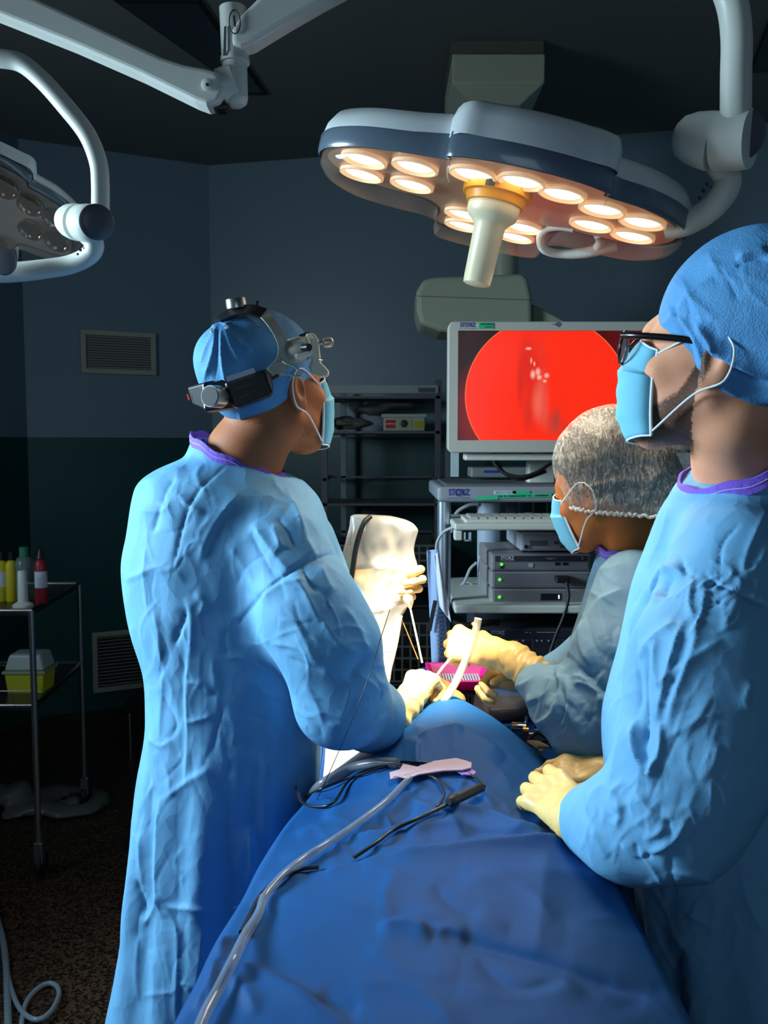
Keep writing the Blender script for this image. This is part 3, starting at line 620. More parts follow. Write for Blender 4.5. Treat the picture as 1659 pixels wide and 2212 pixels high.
m = MB(); pbox(m, 860, 905, 890, 927, YR + .016, .003); pic = m.build('picture_sticker', mat('pict', (190, 195, 120), 0.6), bx, smooth=False)
m = MB().lathe(W(873, 915, YR + .015), (0, -1, 0), [(0, .02), (.002, .018)], 16); m.build('picture_motif', mat('motif', (40, 60, 90), 0.5), pic)

def dashes(c, d, hw, hh, m_, par, name, n):
    d = np.array(d, float) / np.linalg.norm(d); mb = MB(); rn = random.Random(n)
    for i in range(n):
        if rn.random() < .12: continue
        mb.obox(np.array(c) + d * (-hw + 2 * hw * (i + .5) / n), d, (0, 1, 0), (0, 0, 1), hw / n * .62, .0004, hh * rn.uniform(.7, 1.1))
    return mb.build(name, m_, par, smooth=False)
# ================================================================== endoscopy cart
YC = 2.62
cart = thing('equipment_cart', 'tall grey endoscopy equipment cart carrying the red screen', 'cart', W(1170, 1500, YC) * [1, 1, 0] + [0, .25, 0.02])
MCART = mat('cart_grey', (142, 148, 156), 0.42, noise=.04); MPOST = mat('brushed_post', (176, 186, 198), 0.3, metal=0.85); MSHELF = mat('shelf_pale', (196, 200, 190), 0.5)
xl = W(945, 1070, YC)[0]; xr = xl + .72
cz = lambda py: zat(py, YC)
m = MB().box((xl, YC, cz(1085)), (xr, YC + .52, cz(1051))); m.build('top_shelf', MCART, cart, smooth=False, bevel=.012)
prof_t = MB().box((xl + .03, YC + .04, cz(1051)), (xr - .03, YC + .5, cz(1047))); prof_t.build('top_mat', mat('cart_top', (92, 98, 102), 0.55), cart, smooth=False)
text('STORZ', W(991, 1064, YC - .001), (1, 0, 0), (0, 0, 1), .019, MBLUEINK, cart, 'lettering', bold=.025, width=.062)
text('KARL STORZ – ENDOSKOPE', W(991, 1076, YC - .001), (1, 0, 0), (0, 0, 1), .0045, MBLUEINK, cart, 'lettering', width=.066)
m = MB().tube([W(991, 1064, YC - .003) + np.array([math.cos(t_) * .0105, 0, math.sin(t_) * .0105]) for t_ in np.linspace(0, 2 * math.pi, 25)], .0009, 6, cap=False); m.build('logo_ring', MBLUEINK, cart)
m = MB(); m.obox(W(1091, 1064, YC - .001), (1, 0, .0), (0, 1, 0), (0, 0, 1), .033, .001, .005); wl = m.build('white_tape_label', MPAPER, cart, smooth=False); text('RESECTION DE PROSTATE', W(1091, 1064, YC - .003), (1, 0, 0), (0, 0, 1), .0058, MDINK, wl, 'lettering', width=.056)
m = MB(); m.obox(W(1126, 1063, YC - .001), (1, 0, 0), (0, 1, 0), (0, 0, 1), .026, .001, .005); m.obox(W(1130, 1071, YC - .0015), (1, 0, .02), (0, 1, 0), (0, 0, 1), .085, .001, .0055); m.obox(W(1052, 1076, YC - .002), (1, 0, .05), (0, 1, 0), (0, 0, 1), .032, .001, .0055)
gl = m.build('green_tape_label', MGREEN, cart, smooth=False); dashes(W(1130, 1071, YC - .004), (1, 0, .02), .075, .0018, MDINK, gl, 'small_print', 26)
for x in (xl + .022, xr - .022):
    m = MB().cyl((x, YC + .03, .10), (x, YC + .03, cz(1085)), .021, 28); m.build('post', MPOST, cart)
for x in (xl + .05, xr - .05):
    m = MB().box((x - .018, YC + .46, .10), (x + .018, YC + .49, cz(1085))); m.build('rear_post', mat('dark_post', (70, 74, 80), 0.5), cart, smooth=False)
m = MB().cyl(W(1056, 1300, 2.98), W(1056, 1085, 2.98), .04, 28); m.build('cable_column', mat('pale_column', (170, 184, 200), 0.35), cart)
m = MB()
for px in (1106, 1136, 1166, 1196): pbox(m, px - 12, 1086, px + 12, 1290, 3.08, .01)
m.build('back_panel', mat('back_panel', (66, 74, 84), 0.5), cart, smooth=False)
m = MB(); pbox(m, 982, 1308, 1330, 1326, YC - .06, .56); m.build('shelf', MSHELF, cart, smooth=False, bevel=.006)
m = MB(); pbox(m, 980, 1480, 1330, 1498, YC - .04, .54); m.build('shelf', MSHELF, cart, smooth=False, bevel=.006)
m = MB(); pbox(m, 982, 1131, 1330, 1146, YC - .16, .34); sh = m.build('keyboard_shelf', MSHELF, cart, smooth=False, bevel=.006)
m = MB(); pbox(m, 982, 1146, 999, 1168, YC - .155, .05); m.build('shelf_bracket', MSHELF, sh, smooth=False, bevel=.004)
m = MB().box((xl, YC, .08), (xr, YC + .52, .14)); m.build('base', MCART, cart, smooth=False, bevel=.01)
for x in (xl + .05, xr - .05):
    for y in (YC + .05, YC + .47): m = MB().lathe((x - .012, y, .04), (1, 0, 0), [(0, .038), (.002, .04), (.022, .04), (.024, .038)], 24); m.build('caster', MRUB, cart)
m = MB(); pbox(m, 1012, 1150, 1018, 1168, YC - .13, .002); pbox(m, 1002, 1150, 1006, 1168, YC - .13, .002); pbox(m, 1002, 1166, 1018, 1169, YC - .13, .002); m.build('latch_hook', MSTEEL, cart, smooth=False)
for a_, r_ in (([(942, 1200, 2.58), (945, 1170, 2.57), (960, 1148, 2.55), (985, 1137, 2.50)], .0045), ([(975, 1150, 2.95), (985, 1110, 2.95), (1010, 1092, 2.95), (1030, 1088, 2.95)], .006), ([(978, 1270, 2.95), (1000, 1262, 2.95), (1015, 1230, 2.95), (1030, 1215, 2.95)], .005), ([(980, 1272, 2.95), (1010, 1258, 2.95), (1030, 1272, 2.95)], .004), ([(1115, 1118, 2.9), (1140, 1108, 2.9), (1180, 1118, 2.9)], .003)):
    o = MB().tube(tp(*a_), r_, 10, smooth=8).build('cable', mat('grey_cable', (170, 176, 178), 0.5), cart)
# devices on the cart: each is a thing of its own
def device(name, label, cat, x0, y0, x1, y1, Y, d, m_, group=None, bev=.006):
    r = thing(name, label, cat, W((x0 + x1) / 2, y1, Y) + [0, d / 2, 0], group); mb = MB(); pbox(mb, x0, y0, x1, y1, Y, d); mb.build('case', m_, r, smooth=False, bevel=bev); return r
MDEV = mat('device_grey', (142, 140, 142), 0.45, noise=.04); MFACE = mat('device_face', (112, 112, 118), 0.45); MLED = mat('green_led', (60, 255, 40), 0.3, emit=(70, 255, 40), estr=2.5)
for i, (y0, y1, lab) in enumerate(((1197, 1233.5, 'top grey image processor with dark name strip and green light'), (1235, 1271, 'middle grey processor box with a black cable plugged in front'), (1272.5, 1309, 'bottom grey processor box with small black display'))):
    d = device('image_processor', lab, 'device', 1061, y0, 1277, y1, YC, .40, MDEV)
    m = MB(); pbox(m, 1067, y0 + 3, 1272, y1 - 3, YC - .002, .004); f = m.build('front_panel', MFACE, d, smooth=False, bevel=.002)
    led = W(1083.5 if i == 0 else (1079.5 if i == 1 else 1079), (y0 + y1) / 2 + (4 if i == 0 else -1), YC - .003)
    m = MB().lathe(led, (0, -1, 0), [(0, .0042), (.002, .0038), (.003, .001)], 14); m.build('power_light', MLED, d)
    if i == 0:
        m = MB(); pbox(m, 1070, y0 + 4, 1268, y0 + 16, YC - .004, .003); st = m.build('name_strip', mat('strip_dark', (48, 46, 54), 0.4), d, smooth=False)
        text('STORZ', W(1096, y0 + 8.5, YC - .0045), (1, 0, 0), (0, 0, 1), .0105, MWINK, st, 'lettering', bold=.02, width=.040); text('KARL STORZ – ENDOSKOPE', W(1096, y0 + 14, YC - .0045), (1, 0, 0), (0, 0, 1), .0025, MWINK, st, 'lettering', width=.042)
        text('image1 S', W(1190, y0 + 9, YC - .0045), (1, 0, 0), (0, 0, 1), .006, MWINK, st, 'lettering', width=.028)
        text('S', W(1258, y0 + 9, YC - .0045), (1, 0, 0), (0, 0, 1), .009, MWINK, st, 'lettering')
        m = MB(); pbox(m, 1081, y0 + 24, 1087, y0 + 31, YC - .004, .003); pbox(m, 1199, y0 + 18, 1209, y0 + 24, YC - .004, .003); pbox(m, 1216, y0 + 18, 1226, y0 + 24, YC - .004, .003); m.build('socket', MDARK, d, smooth=False)
        m = MB(); pbox(m, 1142, y0 + 20, 1152, y0 + 28, YC - .004, .003); m.build('button', mat('btn', (170, 170, 175), .5), d, smooth=False)
    if i == 2:
        m = MB(); pbox(m, 1168, y0 + 10, 1212, y0 + 24, YC - .004, .003); ds = m.build('display', MDARK, d, smooth=False); m = MB(); pbox(m, 1206, y0 + 13, 1209, y0 + 21, YC - .0055, .002); m.build('display_mark', mat('lit_mark', (230, 240, 240), .4, emit=(220, 240, 240), estr=.8), ds, smooth=False)
pl = thing('power_cable', 'black plug and cable hanging in front of the grey boxes', 'cable', W(1220, 1255, YC - .03))
m = MB(); pbox(m, 1202, 1246, 1232, 1260, YC - .035, .033); m.build('plug', MRUB, pl, smooth=False, bevel=.004)
MB().tube(tp((1224, 1258, 2.58), (1228, 1290, 2.57), (1218, 1330, 2.56), (1200, 1375, 2.56), (1185, 1420, 2.56), (1178, 1450, 2.56)), .005, 10, smooth=8).build('cord', MRUB, pl)
d = device('control_unit', 'small white control unit with arrow buttons on the processor stack', 'device', 1124, 1150, 1250, 1190, YC + .02, .30, mat('ctl_white', (186, 188, 196), .4))
m = MB(); pbox(m, 1130, 1155, 1240, 1187, YC + .016, .005); m.build('front_panel', mat('ctl_face', (164, 166, 178), .4), d, smooth=False, bevel=.003)
m = MB(); pbox(m, 1144, 1168, 1184, 1179, YC + .013, .004); m.build('display', mat('ctl_disp', (110, 104, 112), .3), d, smooth=False, bevel=.003)
for (x, y) in ((1202, 1173), (1215, 1173), (1228, 1173), (1215, 1165), (1215, 1181)): m = MB(); pbox(m, x - 4.5, y - 2.8, x + 4.5, y + 2.8, YC + .011, .006); m.build('button', mat('ctl_btn', (84, 86, 96), .5), d, smooth=False, bevel=.001)
m = MB().lathe(W(1136, 1181, YC + .016), (0, -1, 0), [(0, .006), (.006, .0055)], 16); m.build('knob', MDARK, d)
for x in (1135, 1238): m = MB(); pbox(m, x - 6, 1190, x + 6, 1196, YC + .04, .02); m.build('foot', MRUB, d, smooth=False)
kb = thing('keyboard', 'pale keyboard on the pull-out shelf of the cart', 'keyboard', W(1130, 1131, YC - .12))
m = MB(); pbox(m, 1006, 1122, 1300, 1130.5, YC - .14, .16); m.build('case', MSHELF, kb, smooth=False, bevel=.003)
m = MB(); z = cz(1122)
for r_ in range(5):
    for q in range(15): x = W(1010, 1122, YC - .14)[0] + .01 + q * .0255; y = YC - .125 + r_ * .028; m.box((x, y, zat(1122, YC - .14)), (x + .021, y + .022, zat(1122, YC - .14) + .006))
m.build('keys', mat('keys', (176, 180, 172), .5), kb, smooth=False); kb['label'] = 'pale keyboard on the pull-out shelf of the cart'
d = device('generator_unit', 'large dark grey generator unit on the lowest visible cart shelf', 'device', 1036, 1357, 1320, 1480, YC, .42, mat('gen_dark', (56, 58, 70), .45))
m = MB(); pbox(m, 1050, 1362, 1310, 1378, YC - .003, .004); f = m.build('name_strip', mat('gen_strip', (48, 46, 58), .4), d, smooth=False); text('STORZ', W(1075, 1367, YC - .005), (1, 0, 0), (0, 0, 1), .011, MWINK, f, 'lettering', bold=.02, width=.042); text('KARL STORZ – ENDOSKOPE', W(1075, 1374, YC - .005), (1, 0, 0), (0, 0, 1), .0025, MWINK, f, 'lettering', width=.042)
dashes(W(1141, 1366, YC - .005), (1, 0, 0), .009, .0016, MWINK, f, 'small_print', 4); dashes(W(1178, 1366, YC - .005), (1, 0, 0), .03, .0014, MWINK, f, 'small_print', 14)
m = MB()
for x in (1100, 1150, 1200): pbox(m, x, 1384, x + 44, 1440, YC - .003, .004)
m.build('module_panel', mat('gen_mod', (40, 42, 54), .45), d, smooth=False, bevel=.002)
m = MB(); [m.lathe(W(x, y, YC - .003), (0, -1, 0), [(0, .003), (.003, .0028)], 10) for x in (1108, 1116, 1130, 1160, 1170, 1185) for y in (1384, )]; m.build('button', mat('btn', (170, 170, 175), .5), d)
m = MB().tube(tp((978, 1345, 2.58), (1010, 1352, 2.57), (1050, 1346, 2.57), (1075, 1345, 2.6)), .010, 12, smooth=6); tag(m.build('black_hose', MRUB), 'thick black hose under the pale cart shelf', 'hose')
d = device('recorder', 'slim pale recorder box on the cart top behind the black cables', 'device', 1018, 1010, 1290, 1032, 2.98, .14, mat('rec', (120, 126, 122), .5))
m = MB(); pbox(m, 1045, 1016, 1076, 1021, 2.977, .002); m.build('blue_label', MBLUEINK, d, smooth=False)
# flat screen
YM = 2.66
mon = thing('monitor', 'flat screen showing a red endoscope picture', 'monitor', W(1200, 978, YM))
P0 = [W(969, 694, YM), W(1448, 700, YM - .03)]; xL, xR = P0[0][0], W(1448, 800, YM)[0]; zT, zB = cz(694 - 0), zat(978, YM); zT = zat(694, YM)
xs0, xs1, zs0, zs1 = W(989, 830, YM)[0], W(1424, 830, YM)[0], zat(951, YM), zat(714, YM)
m = MB(); m.box((xL, YM, zB), (xs0, YM + .05, zT)); m.box((xs1, YM, zB), (xR, YM + .05, zT)); m.box((xs0, YM, zs1), (xs1, YM + .05, zT)); m.box((xs0, YM, zB), (xs1, YM + .05, zs0)); m.box((xL + .01, YM + .02, zB + .01), (xR - .01, YM + .075, zT - .01))
MBEZ = mat('bezel', (190, 188, 176), .45, noise=.03); 
def rrect(x0, x1, z0, z1, r, n=6):
    P = []
    for cx_, cz_, a0 in ((x1 - r, z0 + r, -90), (x1 - r, z1 - r, 0), (x0 + r, z1 - r, 90), (x0 + r, z0 + r, 180)):
        for i in range(n + 1): a = R(a0 + 90 * i / n); P.append((cx_ + r * math.cos(a), cz_ + r * math.sin(a)))
    return P
Q = rrect(xL, xR, zB, zT, .018); Qi = rrect(xs0, xs1, zs0, zs1, .0005); n = len(Q)
V = [(x, YM + .004, z) for x, z in Q] + [(x, YM, z) for x, z in [(q[0] + (.5 * (xL + xR) - q[0]) * .008, q[1] + (.5 * (zT + zB) - q[1]) * .012) for q in Q]] + [(x, YM, z) for x, z in Qi] + [(x, YM + .012, z) for x, z in Qi] + [(x, YM + .06, z) for x, z in Q]
F = []
for i in range(n):
    j = (i + 1) % n
    F += [(i, j, n + j, n + i), (n + i, n + j, 2 * n + j, 2 * n + i), (2 * n + i, 2 * n + j, 3 * n + j, 3 * n + i), (j, i, 4 * n + i, 4 * n + j)]
F.append(tuple(range(4 * n, 5 * n))[::-1])
obj('bezel', V, F, MBEZ, mon, smooth=False)
def screen_mat():
    m, t, b = nt('endoscope_picture'); L = t.links; N = t.nodes
    tc = N.new('ShaderNodeTexCoord')
    def mth(op, a, bb=None, c=None):
        q = N.new('ShaderNodeMath'); q.operation = op
        for i, v in enumerate((a, bb, c)):
            if v is None: continue
            if isinstance(v, (int, float)): q.inputs[i].default_value = v
            else: L.new(v, q.inputs[i])
        return q.outputs[0]
    uv = N.new('ShaderNodeUVMap'); sx = N.new('ShaderNodeSeparateXYZ'); L.new(uv.outputs[0], sx.inputs[0]); u, v = sx.outputs[0], sx.outputs[1]   # u,v in photo pixels /100
    def blob(cx, cy, rx, ry, edge0, edge1):   # 1 inside -> 0 outside
        dx = mth('DIVIDE', mth('SUBTRACT', u, cx), rx); dy = mth('DIVIDE', mth('SUBTRACT', v, cy), ry)
        d = mth('SQRT', mth('ADD', mth('MULTIPLY', dx, dx), mth('MULTIPLY', dy, dy)))
        mr = N.new('ShaderNodeMapRange'); mr.interpolation_type = 'SMOOTHSTEP'; L.new(d, mr.inputs[0]); mr.inputs[1].default_value = edge0; mr.inputs[2].default_value = edge1; mr.inputs[3].default_value = 1; mr.inputs[4].default_value = 0; return mr.outputs[0]
    def mix(f, a, c):
        q = N.new('ShaderNodeMixRGB')
        if isinstance(f, (int, float)): q.inputs[0].default_value = f
        else: L.new(f, q.inputs[0])
        for i, x in ((1, a), (2, c)):
            if isinstance(x, tuple): q.inputs[i].default_value = x
            else: L.new(x, q.inputs[i])
        return q.outputs[0]
    ns = N.new('ShaderNodeTexNoise'); ns.inputs['Scale'].default_value = 1.6; ns.inputs['Detail'].default_value = 5; ns.inputs['Distortion'].default_value = .8
    mp = N.new('ShaderNodeMapping'); mp.inputs['Scale'].default_value = (1.6, .5, 1); L.new(uv.outputs[0], mp.inputs[0]); L.new(mp.outputs[0], ns.inputs['Vector'])
    bg = mix(blob(13.9, 8.0, 1.6, 2.2, .2, 1.1), srgb(34, 8, 12), srgb(96, 4, 8))
    bg = mix(blob(10.9, 8.9, 1.2, 1.2, .3, 1.2), bg, srgb(150, 10, 8))
    red = mix(mth('MULTIPLY', ns.outputs['Fac'], .35), srgb(255, 44, 8), srgb(240, 30, 20))
    red = mix(mth('MULTIPLY', blob(11.55, 8.3, .38, 1.25, .1, 1.1), .45), red, srgb(190, 30, 24))
    red = mix(mth('MULTIPLY', blob(11.72, 8.6, .2, .75, .1, 1.1), mth('MULTIPLY', ns.outputs['Fac'], .9)), red, srgb(236, 120, 100))
    red = mix(mth('MULTIPLY', blob(11.98, 9.15, .22, .35, .1, 1.1), .5), red, srgb(150, 70, 60))
    for cx, cy, rx, ry, cc, k_ in ((11.36, 7.75, .22, .75, (205, 30, 20), .6), (11.25, 8.25, .10, .7, (190, 30, 24), .55), (11.42, 9.0, .12, .5, (200, 44, 34), .6), (11.62, 8.7, .16, .5, (244, 110, 88), .6), (11.8, 8.95, .12, .45, (225, 84, 70), .5), (12.05, 9.05, .14, .4, (150, 60, 52), .55), (12.22, 9.3, .10, .3, (170, 50, 40), .5), (11.7, 7.6, .12, .4, (220, 60, 40), .4)):
        red = mix(mth('MULTIPLY', blob(cx, cy, rx, ry, .0, 1.15), k_), red, srgb(*cc))
    for cx, cy, rx, ry in ((11.52, 8.08, .05, .09), (11.63, 8.02, .05, .08), (11.66, 8.14, .05, .05), (11.48, 7.78, .02, .06), (11.55, 7.85, .02, .05), (11.82, 8.10, .05, .05), (11.78, 8.22, .04, .03), (11.42, 7.52, .06, .03)):
        red = mix(mth('MULTIPLY', blob(cx, cy, rx * 1.4, ry * 1.4, .1, 1.1), .8), red, srgb(255, 200, 180))
    edge = mix(blob(11.82, 8.53, 1.77, 1.70, .985, .995), srgb(255, 120, 60), red)
    col = mix(blob(11.82, 8.53, 1.77, 1.70, .995, 1.003), bg, edge)
    b.inputs['Base Color'].default_value = (.01, .01, .01, 1); b.inputs['Roughness'].default_value = .25; L.new(col, b.inputs['Emission Color']); b.inputs['Emission Strength'].default_value = 1.0; return m
V = [(xs0, YM + .010, zs0), (xs1, YM + .010, zs0), (xs1, YM + .010, zs1), (xs0, YM + .010, zs1)]
o = obj('screen', V, [(0, 1, 2, 3)], screen_mat(), mon, smooth=False, label='screen with a red round endoscope picture')
uvl = o.data.uv_layers.new(name='UVMap'); uvp = [(9.89, 9.51), (14.24, 9.51), (14.24, 7.14), (9.89, 7.14)]
for i, l in enumerate(o.data.loops): uvl.data[i].uv = uvp[l.vertex_index]
text('STORZ', W(1010, 702, YM - .001), (1, 0, 0), (0, 0, 1), .0125, MBLUEINK, mon, 'lettering', bold=.025, width=.046); text('KARL STORZ – ENDOSKOPE', W(1010, 709.5, YM - .001), (1, 0, 0), (0, 0, 1), .003, MBLUEINK, mon, 'lettering', width=.052)
m = MB(); pbox(m, 1034, 696.5, 1066, 710, YM - .002, .003); gs = m.build('green_sticker', MGREEN, mon, smooth=False); dashes(W(1050, 700, YM - .004), (1, 0, 0), .018, .0018, MDINK, gs, 'small_print', 10); dashes(W(1054, 706, YM - .004), (1, 0, 0), .010, .0016, MDINK, gs, 'small_print', 6)
m = MB().obox(W(1205, 700.5, YM - .001), (1, 0, -.8), (0, 1, 0), (.8, 0, 1), .006, .0008, .006); m.obox(W(1198, 700.5, YM - .001), (1, 0, 0), (0, 1, 0), (0, 0, 1), .006, .0008, .0012); m.build('maker_mark', mat('mk', (110, 104, 130), .6), mon, smooth=False)
m = MB(); pbox(m, 1005, 980, 1300, 995, YM + .03, .12); pbox(m, 1142, 995, 1200, 1045, YM + .12, .06); m.build('stand', MWHITE, mon, smooth=False, bevel=.006)
cbl = thing('video_cables', 'black cables looping under the red screen', 'cable', W(1110, 1030, 2.7))
for a_ in ([(1064, 976, 2.70), (1068, 1000, 2.70), (1090, 1022, 2.69), (1125, 1030, 2.68), (1160, 1020, 2.68), (1190, 1000, 2.69)], [(1134, 976, 2.7), (1150, 984, 2.7), (1172, 984, 2.7), (1190, 978, 2.7)], [(1068, 976, 2.71), (1074, 1002, 2.71), (1096, 1026, 2.70), (1130, 1034, 2.69), (1180, 1018, 2.69)]):
    MB().tube(tp(*a_), .0055, 10, smooth=8).build('cable', MRUB, cbl)
m = MB(); pbox(m, 975, 975, 991, 1030, YM + .1, .03); o = tag(m.build('side_strut', mat('strut', (170, 186, 188), .45), smooth=False), 'pale vertical strut under the left corner of the screen', 'strut')
# hanging papers in a clear sleeve on the cart
dc = thing('document_sleeve', 'clear sleeve of printed papers hanging from the cart post', 'papers', W(945, 1440, 2.5))
def sheet(pts, name, m_, par, th=.002, wav=.006):
    # pts: 4 corners (tl,tr,br,bl)
    tl, tr, br, bl = [np.array(q) for q in pts]; n = 14; V = []
    for i in range(n):
        for j in range(n):
            u, v = j / (n - 1), i / (n - 1); p = (tl * (1 - u) + tr * u) * (1 - v) + (bl * (1 - u) + br * u) * v; V.append(p + np.array([0, 1, 0]) * wav * math.sin(u * 6 + v * 3))
    return obj(name, V, [(i * n + j, i * n + j + 1, (i + 1) * n + j + 1, (i + 1) * n + j) for i in range(n - 1) for j in range(n - 1)], m_, par, solid=th)
sheet([W(922, 1190, 2.52), W(948, 1185, 2.52), W(974, 1435, 2.5), W(933, 1440, 2.5)], 'back_sheet', mat('blue_paper', (150, 176, 214), .7), dc)
sheet([W(938, 1200, 2.5), W(946, 1192, 2.5), W(975, 1345, 2.46), W(950, 1310, 2.48)], 'front_sheet', MPAPER, dc)
m = MB(); m.obox(W(934, 1330, 2.495), (.2, 0, 1), (0, 1, 0), (1, 0, -.2), .045, .001, .006); m.build('sleeve_slot', MDINK, dc, smooth=False)
m = MB()
for i in range(12): m.obox(W(947 + i * .8, 1320 + i * 9, 2.494), (1, 0, 0), (0, 1, 0), (0, 0, 1), .011, .0008, .0012)
m.build('printed_lines', mat('print_ink', (90, 100, 130), .7), dc, smooth=False)

# ================================================================== dressing trolley at the left edge, nearly in the dark
YT = 3.05
tr_ = thing('dressing_trolley', 'steel-framed trolley standing in the dark at the left edge', 'trolley', W(20, 1690, YT) * [1, 1, 0] + [-.1, .3, 0])
corner = [W(68, 1320, YT), W(172, 1290, YT + .62)]; xa, xb = corner[0][0], corner[1][0]; ya, yb = YT, YT + .62; ztop = zat(1320, YT)
MFR = mat('trolley_steel', (170, 170, 168), .25, metal=.9)
c0, c1, c2, c3 = np.array([xa - .75, ya, 0]), np.array([xa, ya, 0]), np.array([xb, yb, 0]), np.array([xb - .75, yb, 0])
for z, nm in ((ztop, 'top_shelf'), (zat(1525, YT), 'lower_shelf')):
    V = [q + [0, 0, z] for q in (c0, c1, c2, c3)] + [q + [0, 0, z - .02] for q in (c0, c1, c2, c3)]; obj(nm, V, [(0, 1, 2, 3), (7, 6, 5, 4), (0, 4, 5, 1), (1, 5, 6, 2), (2, 6, 7, 3), (3, 7, 4, 0)], mat('trolley_shelf', (60, 62, 64), .3, metal=.6), tr_, smooth=False, bevel=.005)
    MB().tube([q + [0, 0, z + .0] for q in (c0, c1, c2, c3)], .009, 10).build('rail', MFR, tr_)
for q in (c0, c1, c2, c3):
    lg = MB().cyl(q + [0, 0, .13], q + [0, 0, ztop], .011, 16).build('leg', MFR, tr_)
    MB().lathe(q + [-.012, .015, .045], (1, 0, 0), [(0, .042), (.003, .045), (.021, .045), (.024, .042)], 24).build('caster', MRUB, lg); MB().box(q + [-.016, -.012, .05], q + [.016, .02, .13]).build('caster_fork', MFR, lg, smooth=False, bevel=.004)
# basket tray on it
zb_ = zat(1500, YT + .2)
wt = thing('wire_tray', 'shallow wire tray hooked between the trolley shelves', 'tray', ((c1 + c2) / 2 + [-.3, 0, zb_]))
m = MB()
for z in (zb_, zb_ + .055): m.tube([c0 + [0, .05, z], c1 + [-.03, .05, z], c2 + [-.12, -.2, z], c3 + [0, -.2, z], c0 + [0, .05, z]], .003, 8)
for k_ in range(14): m.cyl(c0 + [.05 * k_, .05, zb_], c0 + [.05 * k_, .05, zb_ + .055], .0015, 6)
m.build('wire_frame', MFR, wt); MB().add([c0 + [0, .05, zb_], c1 + [-.03, .05, zb_], c2 + [-.12, -.2, zb_], c3 + [0, -.2, zb_]], [(0, 1, 2, 3)]).build('mesh_base', MGREY, wt, smooth=False, solid=.002)
def bottle(name, label, px, pyb, h, r, mb_, mc_, Y, conical=False, lab=None, z=None, group=None):
    b = W(px, pyb, Y); b[2] = z if z is not None else ztop; o = thing(name, label, 'bottle', b, group)
    body = MB().lathe(b, (0, 0, 1), [(0, r * .95), (.004, r), (h * .72, r), (h * .8, r * .75), (h * .83, r * .45)], 24).build('body', mb_, o)
    MB().lathe(b + [0, 0, h * .83], (0, 0, 1), [(0, r * (.7 if conical else .5)), (h * .1, r * (.5 if conical else .5)), (h * .17, r * (.25 if conical else .5))], 20).build('cap', mc_, o)
    if lab: MB().lathe(b + [0, 0, h * .3], (0, 0, 1), [(0, r * 1.01), (h * .3, r * 1.01)], 24, cap=False).build('label', lab, body)
bottle('spray_bottle', 'yellow bottle with black nozzle, cut off by the left edge', 4, 1290, .185, .024, MYEL, MDARK, YT + .2, lab=MPAPER)
bottle('spray_bottle', 'yellow bottle with black nozzle beside the clear flask', 26, 1290, .185, .020, MYEL, MDARK, YT + .2)
bottle('flask', 'clear flask with a green cap behind the white dispenser', 55, 1300, .20, .034, mat('clear_flask', (130, 150, 150), .2, alpha=.6), mat('green_cap', (40, 130, 90), .5), YT + .22)
bottle('spray_bottle', 'dark red bottle with black pointed nozzle on the trolley', 90, 1300, .20, .022, MRED, MDARK, YT + .15, conical=True, lab=MPAPER)
b = W(50, 1312, YT + .06); b[2] = ztop; o = thing('dispenser', 'white tube dispenser on a round foot at the trolley edge', 'dispenser', b)
MB().lathe(b, (0, 0, 1), [(0, .036), (.012, .036), (.016, .030), (.022, .022)], 28).build('foot', MWHITE, o); MB().lathe(b, (0, 0, 1), [(.018, .018), (.13, .016), (.135, .013)], 24).build('tube', MWHITE, o)
b = c1 + [-.10, .22, zb_ + .002]; o = thing('sharps_container', 'yellow sharps container with translucent lid in the wire tray', 'container', b)
def taper(c, hx, hy, z0, z1, k, m=None):
    m = m or MB(); V = []
    for z, s_ in ((z0, 1), (z1, k)):
        for i, j in ((-1, -1), (1, -1), (1, 1), (-1, 1)): V.append(np.array(c) + [i * hx * s_, j * hy * s_, z])
    return m.add(V, BF)
taper(b, .065, .055, 0, .085, 1.12).build('tub', mat('sharps_yellow', (190, 190, 40), .5), o, smooth=False, bevel=.006); taper(b + [0, 0, .085], .08, .068, 0, .012, 1).build('rim', mat('sharps_rim', (150, 155, 120), .5), o, smooth=False, bevel=.003); taper(b + [0, 0, .097], .074, .062, 0, .06, .8).build('lid', mat('sharps_lid', (170, 180, 180), .4), o, smooth=False, bevel=.01)
# plastic wrap on the floor under the trolley, and a caster stand near the low vent
c = np.array([-1.45, 3.65, .03]); o = lump('plastic_wrap', [lambda P: ell(P, c, (.35, .16, .025)), lambda P: ell(P, c + np.array([-.15, 0, .03]), (.12, .1, .05))], c - .45, c + .45, .02, MBAG, noise=(.05, 9)); tag(o, 'crumpled clear wrap lying on the floor under the trolley', 'wrap')
b = W(280, 1560, 4.3); st = thing('footstool', 'low dark stool with chrome legs below the low vent', 'stool', b * [1, 1, 0]); 
for dx in (0, .42):
    for dy in (0, .3): MB().cyl(b * [1, 1, 0] + [dx, dy, 0.0], b * [1, 1, 0] + [dx, dy, .22], .012, 12).build('leg', MCHROME, st)
MB().box(b * [1, 1, 0] + [-.04, -.04, .22], b * [1, 1, 0] + [.46, .34, .25]).build('seat', MDARK, st, smooth=False, bevel=.008)
# out-of-view window frame, added as a source for the assumed key light
wv = np.array([P_[1][0] - P_[0][0], P_[1][1] - P_[0][1], 0.]); wv /= np.linalg.norm(wv); wc = np.array([P_[0][0], P_[0][1], 0]) + wv * .95 + np.array([wv[1], -wv[0], 0]) * .02; wn2_ = np.array([wv[1], -wv[0], 0])
m = MB()
for sg_ in (-1, 1): m.obox(wc + wv * sg_ * .45 + [0, 0, 2.05], wv, wn2_, (0, 0, 1), .03, .02, .45); m.obox(wc + [0, 0, 2.05 + sg_ * .42], wv, wn2_, (0, 0, 1), .42, .02, .03)
struct('added_window_frame_1', np.concatenate(m.v), m.f, MWHITE, smooth=False)

